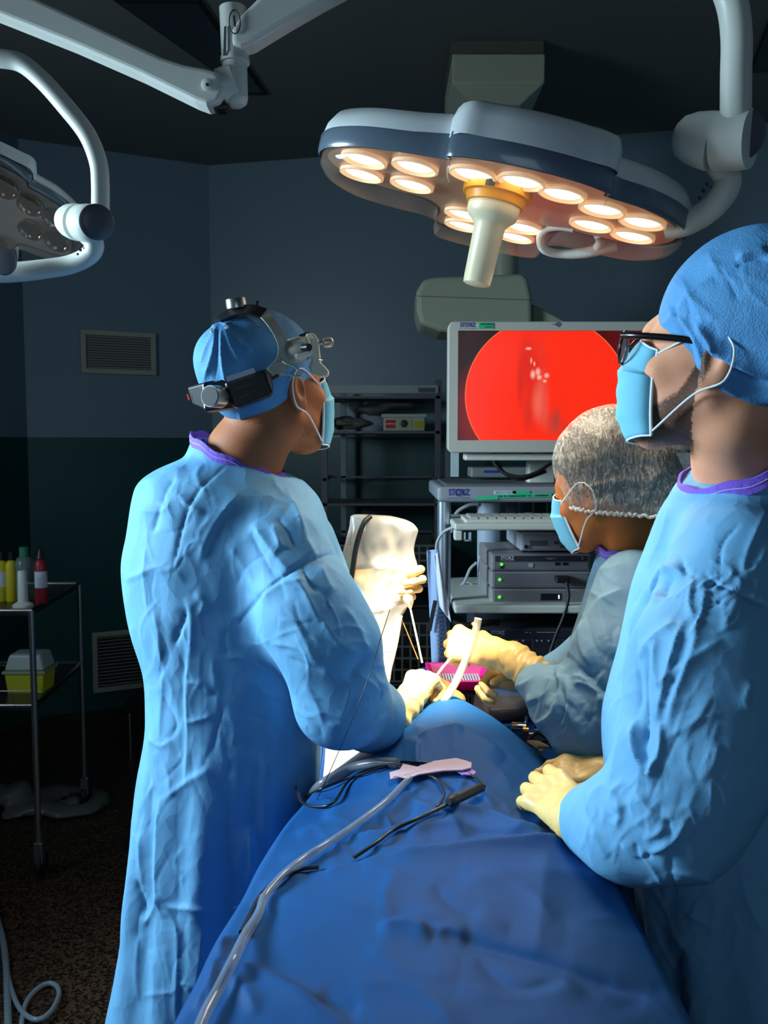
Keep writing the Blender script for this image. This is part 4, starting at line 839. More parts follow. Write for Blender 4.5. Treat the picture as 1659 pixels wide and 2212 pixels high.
m = MB().box((-.55, -2.19, 0), (-.48, -2.15, 2.1)).box((.88, -2.19, 0), (.95, -2.15, 2.1)).box((-.48, -2.19, 2.03), (.88, -2.15, 2.1))
struct('added_door_frame_1', np.concatenate(m.v), m.f, MWHITE, smooth=False)  # unseen door frame, added to go with the fill behind the camera
# ================================================================== people
MGOWN = fabric('gown_cloth', (104, 164, 206), crink=.6, trans=.06); MCAP = fabric('cap_cloth', (84, 148, 200), crink=.35, weave=420, wstr=.6, scale=12); MMASK = fabric('mask_cloth', (120, 196, 222), crink=.12, weave=700, wstr=.1, scale=20, trans=.15)
MSTRAP = mat('ear_loop', (225, 228, 230), .7); MCOLLAR = fabric('purple_binding', (116, 84, 200), crink=.5, scale=60, trans=0)
MGLOVE = mat('latex_glove', (226, 190, 120), .42, noise=.06, nscale=25, sub=.12, bump=.15, bscale=120)
MTROUSER = fabric('scrub_trousers', (52, 110, 170), crink=.4); MCLOG = mat('clog', (210, 210, 205), .5)
def skin_mat(name, col, beard):
    m, t, b = nt(name); L = t.links; N = t.nodes; c = srgb(*col)
    tc = N.new('ShaderNodeTexCoord'); n = N.new('ShaderNodeTexNoise'); n.inputs['Scale'].default_value = 35; n.inputs['Detail'].default_value = 5; L.new(tc.outputs['Object'], n.inputs['Vector'])
    mx = N.new('ShaderNodeMixRGB'); mx.inputs[1].default_value = c; mx.inputs[2].default_value = (c[0] * .8, c[1] * .66, c[2] * .6, 1); L.new(n.outputs['Fac'], mx.inputs[0])
    at = N.new('ShaderNodeAttribute'); at.attribute_name = 'beard'; at.attribute_type = 'GEOMETRY'
    nb = N.new('ShaderNodeTexNoise'); nb.inputs['Scale'].default_value = 420; nb.inputs['Detail'].default_value = 3; nb.inputs['Distortion'].default_value = 1.5
    L.new(tc.outputs['Object'], nb.inputs['Vector']); q = N.new('ShaderNodeMath'); q.operation = 'ADD'; L.new(nb.outputs['Fac'], q.inputs[0]); L.new(at.outputs['Fac'], q.inputs[1])
    mr = N.new('ShaderNodeMapRange'); L.new(q.outputs[0], mr.inputs[0]); mr.inputs[1].default_value = .78; mr.inputs[2].default_value = 1.15; mr.inputs[3].default_value = 0; mr.inputs[4].default_value = .88
    m2 = N.new('ShaderNodeMixRGB'); m2.inputs[2].default_value = srgb(*beard); L.new(mr.outputs[0], m2.inputs[0]); L.new(mx.outputs[0], m2.inputs[1]); L.new(m2.outputs[0], b.inputs['Base Color'])
    b.inputs['Roughness'].default_value = .6; b.inputs['Specular IOR Level'].default_value = .25; b.inputs['Subsurface Weight'].default_value = .12; b.inputs['Subsurface Radius'].default_value = (.012, .005, .003); b.inputs['Subsurface Scale'].default_value = .5
    bp = N.new('ShaderNodeBump'); bp.inputs['Strength'].default_value = .12; bp.inputs['Distance'].default_value = .001; n3 = N.new('ShaderNodeTexNoise'); n3.inputs['Scale'].default_value = 260; L.new(tc.outputs['Object'], n3.inputs['Vector']); L.new(n3.outputs['Fac'], bp.inputs['Height']); L.new(bp.outputs[0], b.inputs['Normal'])
    return m
def sections(rows, Yc, b, cx_off=0.0, smooth=5):
    """rows: (photo y, left x, right x[, half depth, Y]) -> smooth arrays z, cx, cy, a, b"""
    A = []
    for r in rows:
        py, l, r_ = r[:3]; bb = r[3] if len(r) > 3 else b; yy = r[4] if len(r) > 4 else Yc
        L_ = W(l, py, yy); R_ = W(r_, py, yy); A.append((L_[2], (L_[0] + R_[0]) / 2, yy, (R_[0] - L_[0]) / 2, bb))
    A = np.array(A); A = catmull(A, smooth); A = A[np.argsort(A[:, 0])]; return A
def column(P, A, pw=2.2, top_r=.02):
    z = P[:, 2]; g = lambda i: np.interp(z, A[:, 0], A[:, i]).astype(np.float32)
    dx = np.abs(P[:, 0] - g(1)) / g(3); dy = np.abs(P[:, 1] - g(2)) / g(4)
    rr = (dx ** pw + dy ** pw) ** (1 / pw); d = (rr - 1) * np.minimum(g(3), g(4)) 
    return smax(smax(d, z - A[-1, 0], top_r), A[0, 0] - z, .005)
def cloth_mesh(name, fn, lo, hi, res, m_, parent, folds, noise=(), rel=2, gain=1.0):
    V, F = sdf_mesh(fn, lo, hi, res); V = relax(V, F, rel); V, F = subdiv(V, F); V = relax(V, F, 1); N = normals(V, F)
    for amp, fr, sd in noise: V = V + N * (amp * (ridged(V + .03 * (vnoise(V, (7, 7, 7), sd)[:, None] - .5), fr, sd) - .6))[:, None]
    if noise: N = normals(V, F)
    V = fold(V, N, folds, gain)
    return obj(name, V, F, m_, parent)
def chain(P, pts, k=.03):
    d = None
    for i in range(len(pts) - 1):
        (a, ra), (b, rb) = pts[i], pts[i + 1]; c = cone(P, a, b, ra, rb); d = c if d is None else smin(d, c, k)
    return d
# ---- head in its own axes: x right, y forward, z up, origin between the ears
def head_field(Q, jaw=1.0):
    d = ell(Q, (0, -.012, .035), (.076, .098, .092)); d = smin(d, ell(Q, (0, .045, -.02), (.064, .052, .085)), .03)
    d = smin(d, cone(Q, (0, .05, -.07), (0, .072, -.098), .046 * jaw, .026 * jaw), .03)
    for s in (-1, 1):
        d = smin(d, cone(Q, (s * .052, .0, -.055), (s * .018, .072, -.10), .016, .014), .03)
        d = smin(d, ell(Q, (s * .04, .068, -.03), (.022, .016, .018)), .02)          # cheekbone
        d = smax(d, -ell(Q, (s * .032, .108, .004), (.018, .018, .012)), .015)        # eye socket
        d = smin(d, ell(Q, (s * .031, .084, .003), (.0125, .0125, .0115)), .002)      # eyeball
        e = ell(Q, (s * .078, -.008, -.012), (.010, .019, .032)); e = smax(e, -ell(Q, (s * .089, -.004, -.008), (.009, .010, .019)), .004)
        e = smin(e, ell(Q, (s * .077, .002, -.036), (.007, .009, .011)), .006); d = smin(d, e, .007)
    d = smin(d, cone(Q, (0, .094, .012), (0, .110, -.026), .008, .011), .012); d = smin(d, cone(Q, (-.010, .098, -.032), (.010, .098, -.032), .009, .009), .008)
    d = smin(d, cone(Q, (0, .088, .022), (0, .09, .024), .03, .02), .02)
    d = smin(d, ell(Q, (0, .098, -.062), (.022, .012, .007)), .008); d = smin(d, ell(Q, (0, .096, -.073), (.018, .011, .006)), .008)
    return d
def head_axes(yaw, pitch, roll=0.0, zdir=None):
    """yaw 0 = facing away from the camera (+Y), positive = towards the right of the photo"""
    f = np.array([math.sin(R(yaw)) * math.cos(R(pitch)), math.cos(R(yaw)) * math.cos(R(pitch)), math.sin(R(pitch))])
    r = np.array([math.cos(R(yaw)), -math.sin(R(yaw)), 0.]); u = np.cross(r, f)
    c, s = math.cos(R(roll)), math.sin(R(roll)); r2 = r * c + u * s; u2 = u * c - r * s
    return np.stack([r2, f, u2], 1)
def body_mesh(name, par, m_, HC, M, sc, neck, lo, hi, res=.0035, beardf=None, extra=None):
    def fn(P):
        Q = (P - HC.astype(np.float32)) @ M.astype(np.float32) / sc
        d = head_field(Q) * sc
        nk = chain(P, neck, .03); d = smin(d, nk, .022)
        if extra: d = smin(d, extra(P), .04)
        return d
    V, F = sdf_mesh(fn, lo, hi, res); V = relax(V, F, 1, .4); o = obj(name, V, F, m_, par)
    Q = (V - HC) @ M / sc; at = o.data.attributes.new('beard', 'FLOAT', 'POINT'); val = np.zeros(len(V)) if beardf is None else beardf(Q)
    at.data.foreach_set('value', val.astype(np.float32)); return o
def std_beard(Q, amt=.55):
    z, y, x = Q[:, 2], Q[:, 1], np.abs(Q[:, 0]); zc = np.interp(y, [-.004, .012, .034, .06, .09], [.012, .006, -.045, -.064, -.062])
    v = np.clip((zc - z) / .012, 0, 1) * np.clip((y + .006) / .008, 0, 1) * np.clip((z + .132 - .2 * np.clip(.02 - y, 0, .1)) / .02, 0, 1); v *= np.clip(1 - (-.03 - z) * (y < .012) / .03, 0, 1)
    return v * amt
def toW(HC, M, sc, q): return HC + M @ (np.array(q, float) * sc)
def mask_mesh(par, HC, M, sc, bulge=.0, name='face_mask', m_=None):
    n, k = 26, 22; V = []
    for i in range(n):
        for j in range(k):
            u = -1 + 2 * j / (k - 1); v = i / (n - 1); z = -.004 - .106 * v; a = u * R(78)
            a = u * R(80); ym = float(np.interp(v, [0, .18, .32, .55, .8, 1], [.106, .120, .128, .124, .118, .098])); rx = .066 - .010 * v - .006 * (v < .3)
            pl = .0024 * abs(math.sin(v * 15)) * (1 - u * u); ye = .070 - .012 * v * v
            cn = max(0, (math.cos(a) - math.cos(R(80))) / (1 - math.cos(R(80)))); x = math.sin(a) * rx; y = ye + (ym + pl - ye) * cn ** .62
            z2 = z + .016 * (1 - u * u) * (1 - v) - .012 * v * (1 - u * u); V.append(toW(HC, M, sc, (x, y, z2)))
    F = [(i * k + j, i * k + j + 1, (i + 1) * k + j + 1, (i + 1) * k + j) for i in range(n - 1) for j in range(k - 1)]
    o = obj(name, V, F, m_ or MMASK, par, solid=.0016)
    edge = [V[i * k] for i in range(n)], [V[i * k + k - 1] for i in range(n)]
    for s, e in zip((-1, 1), edge):
        mb = MB(); mb.tube([e[1], toW(HC, M, sc, (s * .083, .012, .022)), toW(HC, M, sc, (s * .088, -.012, .022))], .0016, 8, smooth=6)
        mb.tube([e[-2], toW(HC, M, sc, (s * .078, .012, -.055)), toW(HC, M, sc, (s * .087, -.022, -.035)), toW(HC, M, sc, (s * .090, -.027, .0)), toW(HC, M, sc, (s * .088, -.012, .022))], .0016, 8, smooth=6)
        mb.build('ear_loop', MSTRAP, o)
    mb = MB()
    for e in edge: mb.tube(e, .0022, 8)
    mb.tube(V[:k], .0016, 8); mb.tube(V[-k:], .0016, 8); mb.build('edge_binding', MSTRAP, o)
    return o
# ---- hands
def hand_pts(side, curls, thumb=((.020, .012, -.004), (.046, .045, -.016), (.056, .072, -.028), (.052, .096, -.040)), splay=(.06, .02, -.02, -.07), scale=1.0):
    out = []; base = [(.029, .093), (.009, .097), (-.011, .092), (-.029, .083)]; lens = [(.042, .026, .020), (.047, .030, .021), (.043, .028, .021), (.033, .021, .018)]; rad = [(.0098, .0092, .0086, .0078), (.0098, .0092, .0086, .0078), (.0095, .009, .0083, .0076), (.0086, .008, .0074, .0068)]
    for i in range(4):
        p = np.array([base[i][0] * side, base[i][1], 0.]); a = 0; c = curls[i]; pts = [(p.copy(), rad[i][0])]; sp = splay[i] * side
        for j in range(3):
            a += R(c[j]); d = np.array([math.sin(sp) * math.cos(a), math.cos(sp) * math.cos(a), -math.sin(a)]); p = p + d * lens[i][j]; pts.append((p.copy(), rad[i][j + 1]))
        out.append([(q * scale, r * scale) for q, r in pts])
    out.append([(np.array([t[0] * side, t[1], t[2]]) * scale, r * scale) for t, r in zip(thumb, (.015, .0125, .0105, .009))])
    return out
def hand_fn(wrist, d, n, side, curls, forearm=None, scale=1.0, thumb=None, cuff_r=.036):
    M = frame(d, n); kw = {} if thumb is None else {'thumb': thumb}; H_ = hand_pts(side, curls, scale=scale, **kw); w0 = np.array(wrist, float)
    T_ = lambda q: w0 + M @ q
    def fn(P):
        dd = None
        Q = ((P - w0.astype(np.float32)) @ M.astype(np.float32)) / scale
        palm = np.minimum.reduce([cone(Q * np.array([1, 1, 1.25], np.float32), (x * side * .5, .012, 0), (x * side, .086, 0), .020, .0115) for x in (.027, .009, -.011, -.027)]) * scale
        palm = smin(palm, cone(P, T_(np.array([0, -.01, 0]) * scale), T_(np.array([0, .03, -.002]) * scale), .024 * scale, .026 * scale), .02)
        for f in H_:
            c = chain(P, [(T_(q), r) for q, r in f], .003); dd = c if dd is None else np.minimum(dd, c)
        for f in H_[:4]: palm = smin(palm, cone(P, T_(f[0][0]), T_(f[0][0] * .9), f[0][1] * 1.15, f[0][1]), .012)
        r = smin(palm, dd, .0075)
        if forearm is not None: r = smin(r, chain(P, [(T_(np.array([0, -.0, 0])), .026 * scale)] + forearm, .02), .02)
        return r
    return fn, T_, H_
def collar_ring(par, C, e1, e2, r=.008, flat=2.0, name='collar', m_=None, tuck=None):
    C = np.array(C, float); th = np.linspace(0, 2 * math.pi, 73); P = [C + np.array(e1) * math.cos(t) + np.array(e2) * math.sin(t) + np.array([0, 0, .0025 * math.sin(9 * t)]) for t in th]
    # ribbon standing up around the neck
    V = []; k = len(P)
    for i, p in enumerate(P):
        o = (p - C) / np.linalg.norm(p - C)
        for a, b in ((-.0022, -1), (.0022, -1), (.0022, 1), (-.0022, 1)): V.append(p + o * (a + .002 * (b < 0)) + np.array([0, 0, b * r]))
    F = [(i * 4 + j, i * 4 + (j + 1) % 4, (i + 1) * 4 + (j + 1) % 4, (i + 1) * 4 + j) for i in range(k - 1) for j in range(4)]
    o = obj(name, V, F, m_ or MCOLLAR, par)
    mb = MB(); mb.tube([p + (p - C) / np.linalg.norm(p - C) * .0035 + [0, 0, 0] for p in P], .0007, 6, cap=False); mb.build('stitching', mat('stitch', (190, 180, 230), .7), o); return o
def neck_open(d, P, C, e1, e2, k=1.0):
    C = np.array(C, np.float32); e1 = np.array(e1, float); e2 = np.array(e2, float); n = np.cross(e1, e2); n = n / np.linalg.norm(n); n = n if n[2] > 0 else -n
    a, b = np.linalg.norm(e1), np.linalg.norm(e2); Q = P - C; u = Q @ (e1 / a).astype(np.float32); v = Q @ (e2 / b).astype(np.float32); h = Q @ n.astype(np.float32)
    r = (np.sqrt((u / a) ** 2 + (v / b) ** 2) - 1) * min(a, b) * k
    stand = smax(smax(r, h - .004, .004), -h - .06, .02); d = smin(d, stand, .025)
    cut = np.maximum(r - .022, -(h - .004)); return smax(d, -cut, .004)
def legs_and_shoes(par, x, y, dx, dy, ztop):
    d = np.array([dx, dy, 0.]); n = np.array([-dy, dx, 0.])
    mb = MB()
    for s in (-1, 1): p = np.array([x, y, 0]) + n * s * .10; mb.tube([p + [0, 0, ztop], p + [0, 0, .5], p + [0, 0, .09]], [.085, .065, .06], 18, smooth=4)
    mb.build('trousers', MTROUSER, par)
    for s in (-1, 1):
        p = np.array([x, y, 0]) + n * s * .10; c0_ = p - d * .05 + [0, 0, .045]; c1_ = p + d * .17 + [0, 0, .03]
        V, F = sdf_mesh(lambda P: smax(cone(P, c0_, c1_, .042, .034), .004 - P[:, 2], .003), np.minimum(c0_, c1_) - .06, np.maximum(c0_, c1_) + .06, .008); obj('clog', V, F, MCLOG, par)

# ================================================================== 1. surgeon on the left
Y1 = 1.60
sg = thing('person', 'person in blue gown and blue cap wearing a headlight, back turned, at the left', 'person', W(480, 1500, Y1) * [1, 1, 0])
rows = [(982, 446, 590, .066, 1.61), (998, 385, 606, .078, 1.61), (1016, 338, 628, .095), (1043, 302, 660, .12), (1080, 290, 692, .14), (1150, 280, 716, .15), (1220, 268, 729, .155), (1300, 276, 732, .155), (1370, 290, 722, .15), (1450, 315, 708, .145), (1540, 320, 697, .145), (1600, 316, 694, .15), (1700, 298, 688, .155), (1800, 285, 680, .16), (1900, 274, 672, .165), (2000, 270, 662, .17), (2100, 258, 655, .175), (2212, 238, 648, .18), (2500, 215, 640, .18)]
A1 = sections(rows, Y1, .15)
S0, E0, W0 = W(612, 1180, 1.50), W(738, 1512, 1.44), W(838, 1545, 1.62)
armR = [(S0, .075), (W(668, 1325, 1.455), .084), (W(712, 1398, 1.44), .080), (E0, .074), (W(800, 1545, 1.54), .057), (W0, .040)]
SL, EL, WL = W(650, 1170, 1.74), W(716, 1330, 1.80), W(800, 1275, 1.84)
N1c = W(516, 988, 1.605)
def g1(P):
    th = np.arctan2(P[:, 1] - Y1, P[:, 0] + .26); zz = P[:, 2]; ple = (.007 * np.sin(th * 9 + 1.5 * np.sin(zz * 4)) + .004 * np.sin(th * 17 + 2)) * np.clip((1.15 - zz) * 2.2, 0, 1)
    d = column(P, A1, 2.15, .02) - ple
    d = smin(d, chain(P, armR, .03), .035)
    d = smin(d, chain(P, [(SL, .07), (EL, .065), (W(750, 1285, 1.85), .045)], .03), .03); return neck_open(d, P, N1c, (.080, .0, -.036), (.0, -.076, -.008))
F1 = [([(303, 1045), (345, 1030), (400, 1005)], 14, .006), ([(300, 1100), (340, 1105), (365, 1095)], 8, .006), ([(350, 1090), (335, 1130), (330, 1150)], 9, -.008), ([(380, 1060), (400, 1085), (440, 1110)], 10, .007), ([(440, 1000), (425, 1030), (450, 1075)], 9, .005),
      ([(490, 1005), (430, 1060), (400, 1120), (385, 1180), (370, 1250)], 3.5, (-.0055, .3)), ([(520, 1065), (480, 1110), (450, 1160), (430, 1220)], 10, (.006, .5)), ([(545, 1130), (585, 1190), (625, 1235)], 12, (.010, -.4)), ([(540, 1150), (575, 1215), (600, 1255)], 10, -.007), ([(640, 1090), (660, 1160), (690, 1210)], 10, (.008, .4)), ([(615, 1050), (640, 1110), (665, 1160)], 7, (.005, -.4)),
      ([(590, 1130), (598, 1160), (612, 1190)], 6, .006), ([(600, 1120), (622, 1150), (635, 1185)], 5, -.005), ([(490, 1170), (540, 1240), (560, 1290)], 16, (.006, .3)), ([(512, 1350), (560, 1290), (620, 1240), (660, 1215), (700, 1200), (728, 1195)], 5, (-.008, .4)), ([(560, 1300), (600, 1265), (660, 1250)], 12, .009), ([(640, 1250), (665, 1290), (690, 1345)], 9, .007), ([(650, 1220), (668, 1260), (685, 1280)], 6, -.006),
      ([(690, 1220), (705, 1250), (722, 1280)], 8, .006), ([(600, 1340), (640, 1345), (680, 1420), (720, 1445)], 11, (.006, .4)), ([(585, 1390), (640, 1400), (690, 1430)], 9, (.006, -.5)), ([(620, 1420), (670, 1440), (700, 1450)], 6, -.005), ([(560, 1370), (600, 1430), (640, 1500)], 8, (.005, .3)), ([(745, 1310), (775, 1360), (798, 1420)], 9, .006), ([(690, 1330), (730, 1390), (790, 1420)], 14, (.008, -.3)),
      ([(795, 1415), (770, 1440), (752, 1470)], 9, -.009), ([(770, 1455), (800, 1475), (830, 1500)], 8, .006), ([(815, 1470), (825, 1510), (800, 1555)], 6, (-.006, .5)), ([(740, 1600), (790, 1575), (840, 1540)], 9, (.006, .5)), ([(700, 1570), (750, 1560), (800, 1540)], 10, .005), ([(660, 1470), (690, 1530), (700, 1570)], 9, (.005, .4)), ([(760, 1480), (750, 1520), (735, 1560)], 7, (.004, .3)),
      ([(405, 1310), (395, 1350), (375, 1395)], 7, (-.010, .5)), ([(400, 1290), (412, 1330), (410, 1420)], 8, (.006, -.4)), ([(408, 1400), (402, 1480), (404, 1580), (400, 1700)], 9, (.008, -.6)), ([(330, 1310), (345, 1380), (350, 1450)], 7, .005), ([(355, 1440), (350, 1520), (345, 1600)], 8, (.005, .4)), ([(345, 1490), (380, 1560), (365, 1600)], 6, -.005), ([(320, 1590), (345, 1610), (370, 1600)], 7, (.006, .5)),
      ([(405, 1470), (440, 1480), (455, 1500)], 8, .006), ([(400, 1560), (430, 1555), (460, 1545)], 6, .005), ([(340, 1620), (360, 1660), (370, 1720)], 7, .005), ([(350, 1730), (400, 1690), (450, 1660)], 12, (.008, .5)), ([(345, 1720), (340, 1800), (338, 1920), (350, 1985)], 10, (.012, -.6)), ([(350, 1955), (400, 1960), (470, 1965), (540, 1950)], 9, (.010, .5)), ([(540, 1780), (545, 1860), (530, 1920)], 12, (.010, .5)),
      ([(360, 1960), (385, 2010), (385, 2100), (380, 2212)], 12, (.009, .5)), ([(300, 1800), (305, 1880), (310, 1930)], 9, .006), ([(295, 1900), (312, 1960), (308, 1985)], 8, -.010), ([(310, 2000), (335, 1960), (345, 1930)], 7, .007), ([(300, 2020), (295, 2100), (300, 2160)], 9, .006), ([(330, 2050), (335, 2130), (330, 2212)], 10, .006), ([(390, 2120), (410, 2130), (400, 2140)], 6, .005), ([(440, 2000), (430, 2080), (420, 2160)], 12, .008), ([(380, 2140), (350, 2145), (310, 2150)], 6, .004),
      ([(270, 1255), (290, 1245), (320, 1235)], 7, .005), ([(300, 1240), (340, 1225), (380, 1235), (400, 1260)], 7, .004), ([(315, 1180), (312, 1250), (320, 1330)], 5, .004), ([(420, 1280), (440, 1300), (430, 1330)], 8, .005), ([(380, 1030), (360, 1060), (350, 1090)], 8, -.005), ([(590, 1040), (620, 1075), (650, 1100)], 5, .004), ([(330, 1700), (325, 1760), (320, 1800)], 8, -.004)]
F1 += rand_folds(5, 300, 1060, 700, 1290, 26, 110, 40, 90, 4, .0022) + rand_folds(6, 520, 1250, 850, 1600, 34, 45, 50, 80, 4, .0024) + rand_folds(7, 280, 1290, 500, 2212, 48, 95, 22, 120, 5, .0022) + rand_folds(8, 480, 1650, 680, 2100, 14, 100, 30, 120, 8, .003)
gown = cloth_mesh('gown', g1, W(215, 1200, Y1) * [1, 0, 0] + [-.06, 1.33, .22], [.04, 1.95, 1.575], .0068, MGOWN, sg, F1, noise=((.0012, (16, 16, 10), 2), (.004, (7, 7, 3), 4)), gain=.68)
HC1 = W(578, 838, 1.60); M1 = head_axes(40, 8, 3)
nk1 = [(toW(HC1, M1, 1.03, (0, -.02, -.06)), .062), (W(528, 985, 1.60), .064), (W(515, 1060, 1.60), .070)]
body1 = body_mesh('body', sg, skin_mat('tan_skin', (176, 112, 76), (26, 18, 14)), HC1, M1, 1.04, nk1, HC1 + [-.17, -.17, -.31], HC1 + [.17, .17, .16], beardf=lambda Q: np.maximum(std_beard(Q, .35), .33 * np.clip(1 - np.abs(Q[:, 1] + .06) / .05, 0, 1) * (Q[:, 2] < -.02) * (Q[:, 2] > -.075)))
def cap_fn(HC, M, sc, rad, off, plane, pn_, extra=None, nz=.002):
    def fn(P):
        Q = (P - HC.astype(np.float32)) @ M.astype(np.float32) / sc; d = ell(Q, off, rad)
        if extra: d = smin(d, extra(Q), .02)
        pl = -((Q - np.array(plane, np.float32)) @ (np.array(pn_, np.float32) / np.linalg.norm(pn_))); d = smax(d, pl, .006)
        return d * sc
    return fn
c1 = cap_fn(HC1, M1, 1.04, (.086, .112, .100), (0, -.014, .036), (0, -.10, -.075), (0, -.64, 1.0), lambda Q: ell(Q, (0, -.09, .055), (.05, .04, .05)))
FC1 = [([(470, 705), (462, 760), (440, 830)], 8, (.006, .4)), ([(478, 705), (478, 770), (490, 840)], 7, (.006, -.3)), ([(484, 706), (500, 750), (530, 800)], 7, .004), ([(474, 704), (448, 750), (434, 790)], 6, .004), ([(486, 704), (520, 690), (560, 700)], 6, .004), ([(490, 708), (510, 735), (545, 760)], 5, .003), ([(470, 706), (470, 760), (465, 820)], 4, -.003), ([(610, 690), (635, 715), (655, 745)], 9, .004), ([(455, 712), (475, 702), (498, 708)], 6, .006), ([(460, 905), (520, 925), (590, 900)], 6, .003), ([(515, 890), (528, 920), (530, 930)], 4, .003)]
cap1 = cloth_mesh('cap', c1, HC1 - .19, HC1 + .19, .0042, MCAP, sg, FC1, noise=((.0015, (30, 30, 30), 3),), rel=1)
mb = MB(); [mb.lathe(W(x, y, 1.475 + .02 * k), (0, -1, .3), [(0, .003), (.004, .0035), (.008, .0028)], 10) for k, (x, y) in enumerate(((459, 716), (491, 710)))]; mb.build('tie_end', MSTRAP, cap1)
mask_mesh(sg, HC1, M1, 1.04)
cl = collar_ring(sg, N1c, (.084, .0, -.038), (.0, -.082, -.008), r=.009); 
mb = MB(); a = W(436, 966, 1.585); mb.obox(a + [0, 0, .006], (1, 0, .6), (0, 1, 0), (-.6, 0, 1), .009, .003, .007); mb.obox(a + [.004, -.006, -.004], (.5, 0, -1), (0, 1, 0), (1, 0, .5), .010, .003, .006); mb.build('tie_knot', MCOLLAR, cl, bevel=.002)
# gloves
cu = [(62, 85, 45), (66, 85, 45), (68, 85, 45), (70, 85, 45)]
fnR, TR, HR = hand_fn(W(872, 1528, 1.66), W(922, 1452, 1.74) - W(872, 1528, 1.66), (-.55, -.75, .25), -1, [(50, 80, 40), (58, 85, 45), (62, 85, 45), (66, 88, 45)], [(W(846, 1552, 1.63), .034), (W(825, 1556, 1.60), .036)], scale=.98, thumb=((.020, .012, -.004), (.040, .045, -.022), (.040, .075, -.038), (.026, .098, -.048)))
def wrinkle_cuff(V, N, a, b, amp=.0022, fr=260):
    d = (b - a); L = np.linalg.norm(d); d /= L; t = (V - a) @ d; e = np.clip((t / L), 0, 1) * (t < L * 1.6); return V + N * (amp * np.sin(t * fr + 3 * vnoise(V, (30, 30, 30), 1) * 2) * e)[:, None]
def glove(name, par, fn, lo, hi, wr=None, res=.0026, label=None, folds=()):
    V, F = sdf_mesh(fn, lo, hi, res); V = relax(V, F, 1, .4); N = normals(V, F)
    if wr is not None: V = wrinkle_cuff(V, N, *wr)
    V = V + N * (.0012 * (ridged(V, (40, 40, 40), 5) - .6))[:, None]
    if folds: V = fold(V, N, folds)
    return obj(name, V, F, MGLOVE, par, label=label)
def bb(pts, pad): P = np.array(pts); return P.min(0) - pad, P.max(0) + pad
lo, hi = bb([W(825, 1556, 1.60), W(872, 1528, 1.66), TR(HR[1][0][0]), TR(HR[0][2][0]), TR(HR[3][2][0]), TR(HR[4][3][0])], .045)
glove('glove', sg, fnR, lo, hi, (W(905, 1478, 1.72), W(840, 1555, 1.62)), label='glove on the near hand closed around an instrument')
fnL, TL, HL = hand_fn(W(800, 1264, 1.85), W(853, 1260, 1.84) - W(800, 1264, 1.85), (.1, 1, 0), 1, [(35, 70, 40), (45, 75, 40), (50, 80, 45), (55, 80, 45)], [(W(775, 1266, 1.85), .030), (W(745, 1274, 1.85), .036)], scale=.9, thumb=((.020, .012, -.004), (.042, .035, -.022), (.052, .058, -.036), (.050, .078, -.046)))
lo, hi = bb([W(745, 1274, 1.85), TL(HL[1][1][0]), TL(HL[0][2][0]), TL(HL[3][2][0]), TL(HL[4][3][0])], .05)
glove('glove', sg, fnL, lo, hi, label='glove on the far raised hand behind the clear plastic')
legs_and_shoes(sg, *W(470, 1500, Y1)[:2], .8, .6, .6)

# headlight
hl = thing('headlight', 'surgical headlight with black battery pack and silver knob on the left person\'s cap', 'headlight', W(556, 750, 1.55))
MBAT = mat('battery_black', (22, 24, 28), .38); MSILV = mat('knob_silver', (180, 182, 180), .3, metal=.9); MBAND_H = mat('headband_grey', (170, 168, 156), .4, noise=.05); MOPT = mat('optics_ivory', (222, 212, 188), .4)
Hw = lambda q: toW(HC1, M1, 1.04, q)
# rear battery pack in two blocks, wrapping the back of the head
def block(quad, Y, d, name, m_, par, bev=.005):   # quad in photo px with individual Y
    F_ = np.array([W(*q) for q in quad]); n_ = np.cross(F_[1] - F_[0], F_[3] - F_[0]); n_ /= np.linalg.norm(n_); n_ = n_ if n_[1] > 0 else -n_; B_ = F_ + n_ * d; k = len(F_)
    return MB().add(np.vstack([F_, B_]), [tuple(range(k)), tuple(range(k, 2 * k))[::-1]] + [((i + 1) % k, i, k + i, k + (i + 1) % k) for i in range(k)]).build(name, m_, par, smooth=False, bevel=bev)
bt = block([(484, 826, 1.462), (572, 797, 1.475), (590, 842, 1.475), (590, 852, 1.475), (513, 882, 1.458), (500, 872, 1.458)], 0, .035, 'battery', MBAT, hl)
block([(436, 832, 1.475), (548, 798, 1.485), (560, 806, 1.487), (505, 880, 1.475), (440, 888, 1.473)], 0, .03, 'rear_housing', MBAT, hl)
block([(402, 836, 1.52), (440, 826, 1.474), (443, 888, 1.473), (416, 876, 1.52)], 0, .03, 'rear_battery', MBAT, hl)
block([(573, 796, 1.478), (586, 800, 1.50), (592, 842, 1.50), (588, 848, 1.478)], 0, .02, 'side_cap', MDARK, hl, .003)
kc = W(468, 857, 1.462); kn = MB().lathe(kc, (-.45, -1, .0), [(-.01, .0185), (.016, .0185), (.019, .0175)], 36); k_ = kn.build('rear_knob', MSILV, hl); nrm = np.array([-.45, -1, 0]) / np.linalg.norm([-.45, -1, 0])
MB().lathe(kc + nrm * .0192, nrm, [(0, .0162), (.0008, .0160)], 32).build('knob_face', mat('knob_face', (54, 56, 60), .35), k_)
e_r = W(572, 797, 1.475) - W(484, 826, 1.462); e_r /= np.linalg.norm(e_r); e_u = np.cross(np.cross(e_r, [0, 0, 1.]), e_r); e_u = e_u / np.linalg.norm(e_u); fo = np.cross(e_r, e_u); fo = fo if fo[1] < 0 else -fo
text('UNPLUGGED', W(524, 836, 1.464) + fo * .004, e_r, e_u, .0042, mat('faint_print', (84, 88, 94), .5), bt, 'lettering', width=.036); text('HEINE', W(527, 856, 1.461) + fo * .004, e_r, e_u, .004, mat('faint_print', (84, 88, 94), .5), bt, 'lettering', width=.016)
